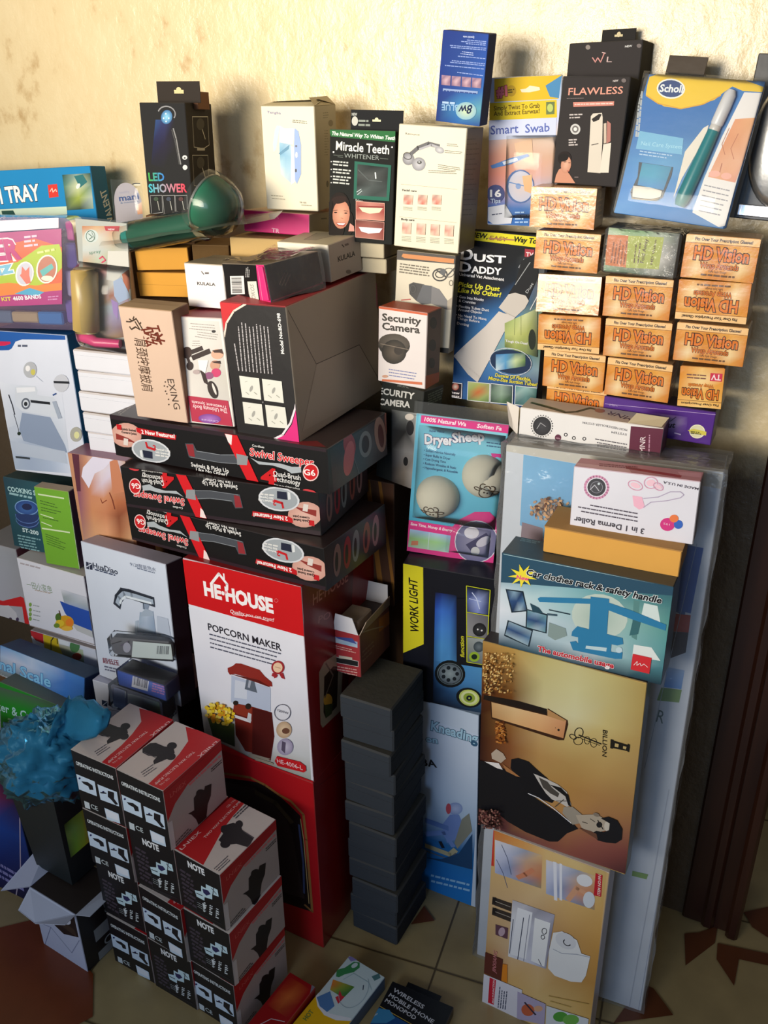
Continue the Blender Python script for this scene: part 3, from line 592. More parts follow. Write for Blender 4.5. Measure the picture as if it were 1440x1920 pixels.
f.poly('d4dce4', (595,1310), (880,1400), (870,1480), (590,1440)).ell('4c9c3c', 690, 1385, 50, 34).ell('6cb050', 760, 1405, 55, 36).line('b89c50', 4, (610,1245), (880,1300)).line('b89c50', 4, (620,1280), (760,1320))
b.done('paper_roll_holder_carton', 'tan carton with paper roll holder pictures, standing on the floor at the front', 'box')

# --- large wrapped white panel box leaning behind them
b = Box('panel', {'F':'d0d8e4','R':'c8ccd4','T':'a8a498','L':'b0b4bc'}, 'card', dims=(None,.09,None))
f = b.face('F', 'b3')
f.poly('c8c4b8', (740,240), (2220,540), (2220,640), (745,380))
f.img([(870,405),(2000,600),(1960,1500),(845,880)], ['64b0e0 5cacE0 68b4e4 60a8dc'.lower(),'70b8e8 5ca8dc 58a4d8 60a8dc','68b0e0 5ca4d8 5c98c8 4878b0','60a8d8 7090a8 4878b0 3060a0'])
for i in range(170):
    a = rnd.random()*6.28; r = rnd.random()**.6; f.ell(rnd.choice(['8c6444','a88058','c89c70','6c4430','b48c68','543424']), 1020+115*r*math.cos(a)+rnd.random()*60, 770+80*r*math.sin(a), 14, 9, rnd.random()*180, 6)
f.k -= 168
f.poly('7c6474', (860,860), (1000,900), (1000,1000), (850,985))
f.crop = 'd2'
f.poly('2c60b0', (640,-100), (860,-60), (745,530), (640,500)).poly('b03830', (600,530), (745,545), (725,700), (590,690)).poly('242438', (560,690), (725,700), (700,880), (540,940)).img([(530,1010),(690,1040),(660,1210),(505,1190)], ['a0b8d8 90b0d8','4c90d8 4488d0']).poly('6c9450', (480,1195), (665,1215), (640,1330), (440,1310))
f.text('R', 430,1500, 495,1520, 110, '48686c', 0).line('98a8bc', 5, (800,-100), (330,1920))
f.crop = 'd3'
f.poly('74a040', (200,665), (330,695), (315,735), (195,705)).line('a0acc4', 5, (560,0), (250,1800)).line('b4bccc', 8, (500,0), (170,1800))
w = MB(); e = .006
def crump(p, k=1.0): v = Vector(p); n = noise.noise_vector(v*22)*.0045*k; return v+n
for fc in ('F', 'R', 'T', 'L'):
    O, U, V, a, c = {'F':((-e,-e,0),(1,0,0),(0,0,1),b.w+2*e,b.h+e), 'R':((b.w+e,-e,0),(0,1,0),(0,0,1),b.d+e,b.h+e), 'T':((-e,-e,b.h+e),(1,0,0),(0,1,0),b.w+2*e,b.d+e), 'L':((-e,b.d,0),(0,-1,0),(0,0,1),b.d+e,b.h+e)}[fc]
    O, U, V = Vector(O), Vector(U), Vector(V); nu = max(3, int(a/.012)); nv = max(3, int(c/.012))
    w.grid([[crump(O+U*(a*i/nu)+V*(c*j/nv)) for i in range(nu+1)] for j in range(nv+1)], 'e8ecf0')
b.part('plastic_wrap', w, clear('wrap_film', 'eef0f2', .10, .16, .5, 45))
b.done('wrapped_panel_box', 'tall white box in clear plastic wrap leaning on the wall behind the car accessory cartons', 'box')

# --- derma micro needle roller carton and purple carton on top of the wrapped box
b = Box('mnr', {'F':'e6e4e4','T':'cfc4b4','R':'4c1c34','L':'e8e4e0'}, 'card')
f = b.face('F', 'b3')
star(f, '14141a', 995, 212, 78, 66, 26); f.ell('e4e2e2', 995, 212, 68, 70).ell('1c1c22', 995, 212, 62, 64, c2='38383e').line('a8a8ac', 4, (960,230), (985,190), (1020,215)).ell('5c1c3c', 1103, 290, 22, 22).text('MN', 1090,298, 1116,302, 10, 'd8b0c0')
for x, y in ((1155,270), (1210,292), (1280,297)): f.ring('2c2428', x, y, 10, 10, 5)
f.crop = 'b4'
f.text('MICRO NEEDLE', 490,232, 365,208, 14, '48444c', 0).text('ROLLER SYSTEM', 360,206, 190,180, 14, '48444c', 0).text('SYSTEM', 488,262, 385,245, 14, '48444c', 0).greek('605c64', (480,395), (250,355), (3,-21), 4, 7, 2)
f.poly('5c1434', (515,212), (745,232), (735,440), (498,415)).text('MNR', 608,392, 614,282, 36, 'e8dce0', .0).greek('c090a8', (640,412), (645,270), (14,0), 1, 8, 3, 0)
t = b.face('T', 'b3'); t.line('3a4630', 14, (925,55), (1050,90), (1150,120), (1230,115), (1320,90), (1400,110)).ell('a86c5c', 1385, 108, 35, 14, 5).line('6c7c50', 5, (925,50), (1050,82), (1150,112))
t.crop = 'b4'; t.text('MNR', 545,160, 375,112, 26, '584048', 0)
fl = MB(); fl.poly([(b.w-.055,-.0,b.h+.001), (b.w-.004,0,b.h+.002), (b.w+.004,.012,b.h+.014), (b.w-.045,.010,b.h+.015)], 'b8a888'); fl.poly([(b.w-.055,-.0,b.h+.0005), (b.w-.045,.011,b.h+.0145), (b.w+.004,.013,b.h+.0135), (b.w-.004,.001,b.h+.0015)], 'a89c88')
b.part('tuck_flap', fl)
w = MB(); w.poly([(-.002,0,0), (-.002,0,b.h), (-.026,.01,b.h*1.05), (-.02,.012,.01)], 'e4dcd4'); w.poly([(-.003,.001,0), (-.021,.0125,.01), (-.027,.0105,b.h*1.05), (-.003,.001,b.h)], 'b8b0a8'); b.part('end_flap', w)
b.done('needle_roller_carton', 'slim white carton with maroon end for a micro needle roller, upside down', 'box')
b = Box('purple', {'F':'4c1c84','T':'3a2838','R':'2c1448'}, 'gloss')
f = b.face('F', 'b4'); f.line('b8a0d0', 3, (340,62), (1088,135))
f.img([(640,120),(900,150),(880,300),(620,260)], ['4c1c84 6c4898 7850a0 4c1c84','5c3490 b8a8cc a890c0 5c3490','50248a 8868ac 7c5ca4 4c1c84','4c1c84 4c1c84 4c1c84 4c1c84']).text('Hout', 690,218, 808,222, 34, '14101c', .03, it=.3).line('14101c', 4, (780,180), (820,150))
f.text('Mart', 372,75, 425,80, 14, 'b0a0c8').ell('d8d4b0', 962, 248, 52, 46).ring('f0ecd0', 962, 248, 50, 44, 6).poly('d0c450', (898,240), (940,230), (1025,250), (1022,275), (930,262)).greek('484420', (918,252), (1008,262), (0,10), 2, 7, 2).line('c8b8d8', 8, (810,258), (850,268))
b.done('purple_carton', 'purple carton with a round seal, behind the slim white roller carton', 'box')

# ================================================================ glasses cartons in orange film
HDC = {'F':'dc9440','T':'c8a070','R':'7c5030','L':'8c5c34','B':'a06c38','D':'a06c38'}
def hd_art(f, small=False):
    f.img([(0,0),(100,0),(100,60),(0,60)], ['dca050 e4b468 d89c48 dca450 e8bc74 dca050','d4882c dc9838 d08428 d49030 dc9c3c d0882c','cc7c24 e4bc7c d08424 d4882c e8c484 d08024','d0843c ecd4a8 d48c3c d49040 e8cc98 cc8030','cc7824 dca858 cc8030 cc8030 d89840 c47420'])
    f.poly('ecc084', (0,0), (100,0), (100,10.5), (0,10.5)).line('6c3c10', .6, (0,11), (100,11))
    f.text('Fits Over Your Prescription Glasses!', 13,7.6, 90,7.6, 4.2, '2c1c10', .035)
    f.text('HD Vision', 15,33, 88,33, 17, 'd87418', .035, o=(.05,'2c1004')).text('Wrap Arounds', 25,44.5, 77,44.5, 8, 'd87418', .015, o=(.05,'2c1004'))
    f.text('Euro Style Design', 38,50, 62,50, 3.2, '5c4028').greek('6c4c30', (28,55), (76,55), (0,4), 1, 2.6, 3, 0)
def hd(kw, small=False):
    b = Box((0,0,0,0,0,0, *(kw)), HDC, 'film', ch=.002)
    f = b.face('F', norm=(100,60) if not small else (64,62))
    if not small: hd_art(f)
    else:
        f.img([(0,0),(64,0),(64,62),(0,62)], ['e8b464 f0c880 e8b868','e0a040 e8b050 dc9838','e09838 f0d498 dc9030','d88830 e8b868 d08028'])
        f.line('5c3010', .7, (0,10), (64,10)).text('Fits Over Prescription', 4,7, 58,7, 3.4, '2c1c10', .03).text('HD Vision', 6,28, 58,28, 14, 'd87418', .03, o=(.055,'2c1004')).text('Wrap Arounds', 14,36, 50,36, 5, 'e0862c', .03, o=(.045,'4c2410')).poly('c82c48', (3,42), (20,42), (20,54), (3,54)).text('TV', 5,52, 18,52, 8, 'f0d8dc', .03).greek('805848', (26,46), (60,46), (0,4.5), 2, 2, 5)
    t = b.face('R', norm=(60,60)); t.greek('c89058', (10,20), (50,20), (0,8), 4, 2.5, 9)
    return b.mb
me_full = hd((.100,.06,.059)); me_small = hd((.064,.06,.063), True)
hd_proto = None; hd_n = {}
LAB = {'hd11':'topmost of the left-hand column, just below the black beauty cartons','hd12':'second from the top of the left-hand column, beside the vacuum attachment carton','hd13':'third down the left-hand column, glaring white with reflected light',
 'hd14':'fourth down the left-hand column, print upside down','hd15':'fifth down the left-hand column, above one hidden to its headline','hd16':'lowest of the left-hand column, half hidden by the slim white roller carton',
 'hd22':'directly under the green film pack in the middle column','hd23':'middle of the middle column, under the one below the green pack','hd24':'lowest in the middle column, resting on the purple carton',
 'hd31':'top of the right-hand column, under the big blue blister pack','hd32':'second down the right-hand column, print upside down','hd33':'third down the right-hand column, with wrinkled shiny film'}
B['hd16'] = list(B['hd15']); B['hd16'][2] -= .0600; B['hd16'][4] = B['hd16'][5] = 0
B['hd16'][0] += .012; B['hd16'][1] += .020
for k in LAB:
    x, y, z, yaw, tx, ty, w, d, h = B[k]
    if hd_proto is None: o = hd_proto = me_full.build('glasses_carton', 'film')
    else: o = hd_proto.copy(); COL.objects.link(o)
    mt = Matrix.Translation((x, y, z)) @ Matrix.Rotation(yaw, 4, 'Z') @ Matrix.Rotation(ty, 4, 'Y') @ Matrix.Rotation(tx, 4, 'X')
    c = Matrix.Translation((w/2, 0, h/2)); mt = mt @ c
    if k == 'hd13': mt = mt @ Matrix.Rotation(-.12, 4, 'X')
    if k in ('hd14', 'hd32'): mt = mt @ Matrix.Rotation(math.pi, 4, 'Y')
    o.matrix_world = mt @ Matrix.Scale(min(h, .0605)/.059, 4, (0,0,1)) @ Matrix.Translation((-.05, 0, -.0295))
    tag(o, 'orange glasses carton, '+LAB[k], 'box', 'orange glasses cartons stacked in columns')
x, y, z, yaw, tx, ty, w, d, h = B['hd34']
o = me_small.build('glasses_carton', 'film'); o.matrix_world = Matrix.Translation((x, y, z)) @ Matrix.Rotation(yaw, 4, 'Z') @ Matrix.Rotation(ty, 4, 'Y') @ Matrix.Translation((w/2,0,h/2)) @ Matrix.Rotation(math.pi, 4, 'Y') @ Matrix.Translation((-.032,0,-.0315))
tag(o, 'smallest orange glasses carton, end on and upside down on the purple carton', 'box', 'orange glasses cartons stacked in columns')
# green one in a loose clear bag
b = Box('hd21', {'F':'a8a880','T':'5c6858','R':'1c1c20','L':'486050'}, 'card', dims=(None,None,.064))
f = b.face('F', 'b2')
f.img([(545,295),(950,335),(905,610),(515,565)], ['8cb088 3c8c3c 549454 9cb09c 2c3030','c8d0c0 b0c4a0 a8b898 b0b4ac 383c3c','b0b890 a8a488 989480 c8c8c4 484848','5c8c6c 346848 405c48 7c8078 2c2c2c'])
f.poly('c86c2c', (530,360), (655,365), (640,545), (525,530)).poly('a4b048', (655,365), (855,375), (825,555), (640,545)).text('HD Vision', 790,528, 815,390, 14, '4c3418', .02).text('Fold Away', 740,520, 765,385, 20, '4c3c20', .02).greek('7c4020', (560,520), (580,380), (18,2), 5, 7, 5).greek('5c4c20', (690,520), (705,390), (22,2), 2, 7, 6)
w = MB(); w.box(-.004,-.006,-.001, b.w+.004, b.d, b.h+.001, 'e8e8e8', .004)
b.part('clear_bag', w, clear('bag_film', 'f4f4f4', .06, .1, .8, 60))
b.done('fold_away_glasses_pack', 'green and orange glasses pack in clear film, on the middle column', 'box')

# ================================================================ vacuum attachment carton
b = Box('dust', {'F':'14161e','T':'1c1c20','R':'1a2a4c','L':'14182c'}, 'matt')
f = b.face('F', 'b1')
f.img([(600,100),(1160,165),(1130,1330),(505,1245)], ['101218 101218 101218 14181c','101218 101218 14181e 484c50','101218 101218 16202c 5c6064','101219 182034 2c5c90 506058','14182c 3068a4 4888c0 8ca070','142848 3c78b0 88a898 506c50','1c4478 3c70a8 4c80b0 8098a0','205088 305c98 284880 202c60','2c5c98 2c5488 284c84 1c3068'])
f.poly('d8d02c', (605,108), (1160,165), (1158,238), (650,178)).poly('c83c30', (600,105), (650,110), (645,180), (595,175)).ell('e8d8d0', 620, 145, 14, 22).poly('2c84c0', (594,180), (645,185), (642,215), (590,210))
f.text('NEW,', 655,158, 770,172, 32, '1c1c14', .035, it=.2).text('EASY', 785,178, 900,190, 28, '8c6440', .02, it=.2).line('a87858', 10, (780,168), (950,180)).text('Way To', 945,190, 1098,205, 34, '1c1c14', .035, it=.2)
f.text('D', 592,308, 668,318, 74, 'f0f0f4', .03).text('UST', 682,322, 890,338, 48, 'f0f0f4', .03).text('D', 585,388, 655,398, 62, 'f0f0f4', .03).text('ADDY', 665,400, 862,415, 44, 'f0f0f4', .03).text('Universal Vac Attachment', 582,420, 882,456, 20, 'e8e8ec', .02)
f.text("Picks Up Dust", 575,492, 850,525, 30, 'd8d43c', .03, it=.2).text('Like No Other!', 572,530, 857,565, 30, 'd8d43c', .03, it=.2)
for t, x0, y0, x1, y1 in (('• Gets Into Nooks',565,568,745,592), ('& Crannies',578,596,690,612), ('• Flexible Tubes Dust',562,632,782,662), ('Around Objects',575,656,732,678), ('• No Need To Move',558,692,765,722), ('Things Before',568,715,718,738), ('Dusting',566,748,646,762)): f.text(t, x0,y0, x1,y1, 17, 'dcdce4', .015)
f.poly('a03844', (1025,238), (1088,246), (1084,300), (1022,292)).text('TV', 1032,288, 1080,292, 26, 'e8d8dc', .03)
f.line('90949c', 10, (1020,310), (985,365)).poly('202226', (1000,320), (1110,260), (1115,420), (1040,600), (1010,640), (915,540), (960,470)).line('a0a4a8', 5, (1060,330), (960,480)).line('c8ccd0', 6, (1108,560), (1060,650)).text('Dust', 1042,540, 1085,475, 18, 'c0c4c8')
f.poly('c4beb8', (915,545), (960,535), (1030,555), (1052,590), (1025,640), (960,700), (905,680), (848,635)).poly('cac4c0', (850,660), (960,700), (885,800), (780,1000), (705,1140), (640,1085), (545,960), (600,905), (760,760)).line('a8a29c', 4, (880,660), (960,700))
for i in range(12): f.poly('c8c2be', (545+i*14,965+i*12), (560+i*14,958+i*12), (565+i*14,985+i*12))
f.img([(890,740),(1110,640),(1110,970),(890,900)], ['8c9c60 a8b878 c0c898 7c8868','a8b470 b8c078 a0a860 5c6048','5c6c38 8c9c58 788858 243028']).line('707850', 3, (960,700), (955,820)).line('707850', 3, (1000,690), (1000,820)).ell('242c24', 1075, 850, 25, 70)
f.text('Tough On Dust!', 895,865, 1045,885, 15, 'dcdce4', .02)
f.ell('1c3050', 930, 1000, 140, 80, 10).img([(830,950),(1030,940),(1030,1030),(830,1060)], ['3870a8 4c8cc0 607c70 3c5c60','90b4cc 5898c4 c0d0a0 608048','c4d4dc 4484b8 88a080 203c40']).ring('c8ccd8', 930, 1000, 142, 90, 4, 10)
f.text('Dozens Of Flexible,', 825,1098, 1065,1130, 22, 'd8cc40', .03, it=.2).text('Micro-Size Suction Tubes!', 780,1120, 1105,1165, 22, 'd8cc40', .03, it=.2)
f.poly('e0dce4', (518,1135), (605,1145), (600,1250), (512,1235)).poly('241c24', (522,1140), (600,1150), (595,1244), (518,1230)).ell('a83c2c', 558, 1168, 24, 24, c2='e8d8c8').text('new', 530,1212, 585,1220, 16, 'f0e8e8', .03).text('easy', 530,1234, 585,1240, 14, 'f0e8e8', .02)
for x, c in ((645,'b8c088 a8b468 8c9c68|90a060 c0683c 98a068|688050 88a060 5c7848'), (800,'38484c 8ca094 405058|587060 88a090 3c5048|283c34 507050 243830'), (965,'48888c 90b4b4 406868|88a0a0 60888c 305858|3c6068 487478 2c4c50')):
    f.poly('d8dce0', (x-4,1130+(x-645)*.09), (x+148,1145+(x-645)*.09), (x+144,1275+(x-645)*.09), (x-8,1262+(x-645)*.09)).img([(x,1134+(x-645)*.09),(x+143,1149+(x-645)*.09),(x+139,1270+(x-645)*.09),(x-4,1257+(x-645)*.09)], c.split('|'))
b.done('vacuum_attachment_carton', 'black and blue carton for a dust vacuum attachment, left of the orange glasses cartons', 'box')

# ================================================================ camera cartons
b = Box('outcam', {'F':'d0c8b4','T':'b0a890','R':'302c28','L':'302c28'}, 'card', dims=(None,.025,None))
f = b.face('F', 'b1')
f.poly('2c2420', (160,240), (560,290), (555,345), (158,312)).poly('c87c38', (200,272), (545,308), (542,338), (210,302), (190,290)).text('OUTDOOR VIDEO', 320,285, 510,303, 12, '382818', .0)
f.greek('605848', (180,345), (400,375), (-2,18), 4, 9, 7, .2)
f.ring('242424', 450, 415, 48, 40, 9).ring('38342c', 450, 412, 30, 22, 7).line('242424', 9, (430,385), (490,430), (548,370)).ring('504c44', 510, 400, 35, 30, 5).ell('484c50', 470, 395, 20, 22).ring('605848', 525, 470, 12, 18, 4)
f.poly('202024', (240,480), (270,465), (345,480), (340,590), (290,590), (245,545)).poly('484c54', (335,482), (395,490), (418,515), (390,610), (330,615), (290,590)).poly('68686c', (395,492), (445,512), (500,590), (500,650), (390,610)).ell('101014', 268, 510, 26, 34).ring('484848', 268, 510, 18, 24, 4).poly('a09484', (500,590), (540,560), (540,650), (500,650))
f.line('b05048', 7, (190,585), (250,580)).poly('14120e', (440,905), (510,910), (505,1150), (440,1100)).text('2.5', 455,1040, 500,1045, 40, 'c8c0a8')
b.done('outdoor_camera_carton', 'pale carton with a bullet camera picture, behind the dome camera carton', 'box')
b = Box('seccam', {'F':'dcd4d4','T':'b8502c','R':'5c4438','L':'8c4030'}, 'card')
f = b.face('F', 'b1')
f.poly('c85c34', (20,625), (375,678), (374,692), (20,640)).text('Security', 62,722, 320,752, 46, '34302c', .03).text('Camera', 62,783, 312,810, 46, '34302c', .03)
f.ell('2c2824', 140, 890, 108, 78, 5).ell('443c34', 140, 875, 104, 62, 5, c2='5c544c').ell('1c1814', 140, 935, 84, 82, c2='584c40').ell('2c2420', 170, 925, 30, 30).line('786c60', 5, (50,880), (240,920)).greek('7880b0', (105,1055), (300,1085), (0,20), 3, 6, 4, .2).poly('c86c48', (60,1118), (330,1140), (330,1158), (58,1132)).ell('c89880', 80, 1100, 20, 10)
r = b.face('R', 'b1'); r.poly('a04828', (345,1100), (450,1070), (450,1160), (345,1200)); r.ell('302820', 405, 740, 24, 40).ell('302820', 400, 890, 24, 40).ell('302820', 395, 1010, 20, 36)
b.done('dome_camera_carton', 'small white and orange carton reading Security Camera', 'box')
b = Box('secdark', {'F':'1c201e','T':'302c28','R':'242824','L':'1c201e'}, 'card')
f = b.face('F', 'b1')
f.text('HOME', 165,1170, 240,1180, 14, '8c908c').text('SECURITY', 10,1212, 272,1255, 40, 'd0d0cc', .03, it=.15).text('CAMERA', 40,1290, 245,1312, 40, 'd0d0cc', .03, it=.15)
f.crop = 'b3'; f.img([(-20,100),(180,130),(140,660),(-20,620)], ['4c4c4c 686c6c a8a8a8','3c3c3c 202020 b8b8b8','484440 989490 8c8c8c','302c2c 887c70 b0aca8','242020 504840 848080']).ell('1c1c20', 105, 225, 26, 50).ell('c8c0b8', 100, 150, 30, 22).ell('1c1c1c', 75, 450, 16, 30)
r = b.face('R', 'b1'); r.greek('606858', (370,1230), (480,1180), (0,16), 5, 8, 3)
b.done('video_camera_carton', 'dark carton with white letters below the dome camera carton', 'box')

# ================================================================ work light, cushion massager
b = Box('knead', {'F':'c8d8ee','R':'3c5878','T':'9cb0c8','L':'8ca4c0'}, 'card')
f = b.face('F', 'c6')
f.img([(900,-200),(1520,0),(1450,1170),(1060,1010)], ['c8d8f0 ccdcf4','c4d4ec c8d8f0','b8cce8 b8cce8','a0b8d8 a0bcdc','2060a0 1c68a8','1870c0 1474c8','1478cc 1078cc'])
f.crop = 'c2'; f.text('Kneading', 822,1218, 1132,1308, 58, 'b0d8f0', .03, o=(.045,'305c80'), it=.1).text('on', 790,1298, 865,1310, 40, 'b0d8f0', .03, o=(.045,'305c80'), it=.1)
f.crop = 'c6'; f.text('3A', 1130,198, 1220,212, 44, '20242c', .03)
f.ell('7c94c8', 1345, 490, 50, 42, c2='a8b8e0').ell('b04858', 1300, 490, 18, 36).poly('6c88c8', (1310,530), (1370,530), (1395,590), (1345,700), (1290,720), (1255,600)).line('5878b8', 34, (1150,570), (1290,620)).line('6888c8', 30, (1150,660), (1270,650), (1330,740)).poly('80847c', (1390,560), (1440,520), (1460,640), (1360,760), (1340,720)).line('a8a488', 30, (1150,740), (1310,800), (1345,770)).line('141a28', 20, (1245,715), (1262,750)).line('5c6470', 8, (1150,775), (1300,830), (1350,790)).poly('14406c', (1370,790), (1460,660), (1460,900), (1150,820), (1250,830))
f.greek('90c4f0', (1180,945), (1440,1010), (2,38), 2, 14, 4, .0)
b.done('massage_cushion_carton', 'tall pale blue carton reading Kneading, standing on the floor beside the dark carton column', 'box')
b = Box('work', {'F':'12131c','R':'0c0c12','T':'1c1c28','L':'0c0c12'}, 'gloss')
f = b.face('F', 'c2')
f.poly('d4cc28', (612,88), (768,122), (772,640), (800,960), (640,930)).text('WORK LIGHT', 738,566, 728,206, 54, '14140e', .02, it=.15)
f.poly('141620', (772,640), (800,640), (820,1100), (640,1000), (632,700))
f.img([(850,290),(995,310),(1160,780),(1160,1110),(840,1040)][:2]+[(995,780),(840,760)], ['141830 1c2c68 1c2850 141828','2850b0 3c70cc 3868bc 1c3068','2c5cac 4888d8 4480cc 24406c','2c5c98 4c90d0 4888c8 2c5080','2c5488 4888c4 4c90cc 3c70a0'])
f.img([(840,750),(1165,800),(1160,1115),(835,1030)], ['2c5888 4c8cc8 4c90cc 5498d0','284c78 4480b8 4888c4 4c8cc4','1c3050 2c5480 34608c 3c6c98','141c2c 18243c 1c2c44 1c2c40'])
f.ell('101418', 950, 840, 104, 92, 10).ring('607078', 950, 840, 84, 72, 6, 10).ell('54606c', 950, 840, 76, 66, 10, c2='8898a0')
for i in range(7): a = i*.9; f.ell('182028', 950+48*math.cos(a), 840+42*math.sin(a), 13, 13)
f.ell('14181c', 1078, 1000, 88, 66, 15).ell('c8d870', 1080, 1000, 70, 54, 15).ell('e0e8b0', 1080, 1000, 58, 44, 15).ell('98b040', 1080, 1000, 40, 32, 15).ell('14202c', 1080, 1002, 20, 18).ell('c8d860', 1080, 1002, 6, 6)
f.poly('12131c', (995,330), (1060,330), (1060,750), (995,740)).text('function', 1046,728, 1044,588, 26, 'd0cc30', .03, it=.2)
f.img([(1065,250),(1218,280),(1212,440),(1065,418)], ['141828 1c2440 141828','5060a0 a0b0e8 283058','2c3868 8090d0 1c2440']).line('ccd8f8', 6, (1100,290), (1130,330), (1150,400)).line('ccd8f8', 4, (1080,330), (1160,350))
f.img([(1065,425),(1212,447),(1205,600),(1065,580)], ['808088 606068','98989c 747478']).ell('1c1c20', 1150, 540, 46, 46, c2='3c3c40').ell('e8e8ec', 1138, 538, 6, 6).ell('e8e8ec', 1165, 545, 6, 6)
f.img([(1065,590),(1205,605),(1200,778),(1065,755)], ['98a0a0 a8b0b4','606868 788084']).ell('38444c', 1145, 655, 36, 36, c2='707c84').ell('98b838', 1115, 722, 36, 34).ell('1c2c20', 1115, 722, 20, 18)
for q in ([(1062,243),(1222,272),(1212,440),(1200,780),(1065,757),(1062,243)], [(1064,420),(1214,446)], [(1064,582),(1208,604)]): f.line('d0d830', 5, *q)
b.done('work_light_carton', 'black carton with yellow Work Light strip, below the dryer balls pack', 'box')

# ================================================================ top row cartons
b = Box('roller', {'F':'e4dcc4','R':'6c6250','T':'c8c0a8','L':'a09880'}, 'card')
f = b.face('F', 'a4')
f.text('Resource', 145,800, 240,808, 14, '484438', .01).line('484850', 26, (165,945), (230,890), (300,862), (370,880)).line('a0a0a8', 14, (240,900), (320,870), (390,895)).ell('8c8c94', 375, 905, 32, 22, 20, c2='c8c8cc').ell('686870', 165, 965, 40, 42, c2='b0b0b8').ell('7c7c84', 235, 1000, 46, 46, c2='c0c0c8').ell('202428', 240, 988, 16, 12).ell('f0f0f0', 238, 985, 5, 4).ring('38383c', 160, 945, 28, 22, 6, 20)
f.greek('706858', (425,865), (515,872), (0,11), 2, 4, 2).greek('706858', (410,910), (535,922), (0,12), 2, 4, 3).greek('706858', (365,1005), (520,1030), (0,12), 3, 4, 4).greek('706858', (300,1045), (515,1055), (0,12), 2, 4, 5)
f.line('a89c88', 2, (115,1135), (495,1170)).text('Facial care', 125,1180, 220,1188, 13, '302c28', .02)
f.line('a89c88', 2, (105,1355), (490,1395))
for x in (135, 232, 328): f.img([(x,1205),(x+62,1210),(x+58,1275),(x-4,1270)], ['d8b8a8 a88c80 e0c8b4','b87060 c88878 d8a088','e8c0b0 c04c38 e4c0b0']).greek('888070', (x-5,1290), (x+60,1295), (0,9), 3, 3, 3)
f.crop = 'b1'; f.text('Body care', 190,45, 277,52, 13, '302c28', .02)
for x in (198, 295, 390, 485): f.img([(x,60+(x-198)*.06),(x+60,64+(x-198)*.06),(x+56,140+(x-198)*.06),(x-4,136+(x-198)*.06)], ['d8a898 e8c8b8 e4c4b0','b87868 c88c7c e8c0a8','e8c8b0 c8a090 dca890']).greek('888070', (x-5,155+(x-198)*.06), (x+60,160+(x-198)*.06), (0,10), 4, 3, 3)
r = b.face('R', 'a4'); r.greek('48402f', (560,835), (655,830), (-2,34), 16, 5, 6, .4)
b.done('face_roller_carton', 'white carton with a chrome face roller picture, under the leaning blue carton', 'box')
b = Box('bluebox', {'F':'24408c','R':'182858','T':'1c2c5c','L':'1c3470'}, 'matt')
f = b.face('F', 'a4')
f.img([(405,95),(705,125),(650,745),(340,705)], ['1c3480 203c88 24489c','1c3884 24448c 2850a4','1c3888 244890 2c58ac','1c3480 284c98 3468b0','1c3078 3c80b8 60a0b0','1c2c70 2860a8 284c90'])
f.text('Special note', 610,138, 535,134, 14, 'c0ccec', .02).greek('8ca0d8', (690,170), (510,155), (-2,12), 3, 6, 2).greek('8ca0d8', (690,215), (440,195), (-2,12), 2, 6, 3, .1).greek('a8b8e4', (605,262), (510,250), (-2,-14), 2, 5, 3)
f.greek('8ca0d8', (685,285), (500,268), (-1,14), 1, 6, 3, .0).greek('8ca0d8', (682,320), (440,296), (-2,12), 2, 6, 4).greek('8ca0d8', (675,355), (410,330), (-2,12), 1, 6, 5, 0).greek('8ca0d8', (670,400), (480,375), (-2,0), 1, 6, 6, .1)
for i in range(4): x = 390+i*69; y = 398+i*6; f.img([(x,y),(x+62,y+5),(x+58,y+72),(x-3,y+66)], ['a888a0 88708c a08090','8c6c84 c8a8b4 7c6080','785878 a88898 907088'])
f.poly('90a4d0', (400,488), (635,508), (632,526), (398,506)).greek('304888', (625,520), (405,500), (0,0), 1, 8, 3, 0)
f.text('BLUE', 505,600, 392,596, 40, '8cb4dc', .02).ell('88b4c8', 555, 640, 70, 60, 0, c2='c8d8b0').text('8w', 600,600, 512,606, 56, '14244c', .02, it=.3).greek('a8c4e4', (395,590), (480,595), (0,0), 1, 14, 3, 0)
b.done('blue_carton', 'blue carton standing upside down on top of the face roller carton, highest of the pile', 'box')
b = Box('teeth', {'F':'141614','T':'5c5c4c','R':'0c0c0c','L':'1c1c1c'}, 'matt')
f = b.face('F', 'a3')
f.poly('2c6c3c', (600,300), (1065,305), (1060,385), (615,345)).text('The Natural Way To Whiten Teeth!', 618,335, 1055,370, 24, 'e8f0e8', .03, it=.2)
f.text('Miracle Teeth', 648,435, 1005,465, 58, 'f0f0ec', .015).text('WHITENER', 703,488, 940,505, 30, '9ca4a0', -.005).line('707870', 3, (632,470), (695,475)).line('707870', 3, (945,492), (1000,498)).line('707870', 3, (660,482), (695,486)).ell('f0f0f0', 1027, 418, 6, 6).ell('f0f0f0', 632, 450, 6, 6)
for i, (y, n) in enumerate(((518,2), (570,2), (618,2), (660,1))): f.greek('c8ccc8', (628,y), (755,y+12), (0,20), n, 10, i+2, .2).ell('d0d0d0', 617, y-3, 4, 4)
f.poly('2c6858', (775,512), (1022,540), (1008,782), (768,765)).img([(795,532),(1002,555),(990,755),(788,742)], ['3c4444 202828 303838','484c4c 505454 2c3030','2c3030 4c5454 384040','5c6868 3c4444 485050']).line('e8f0f0', 9, (915,590), (918,628)).line('c8d8d8', 4, (790,720), (820,700)).line('c8d8d8', 4, (795,738), (825,712)).line('606868', 5, (800,570), (870,640), (960,650))
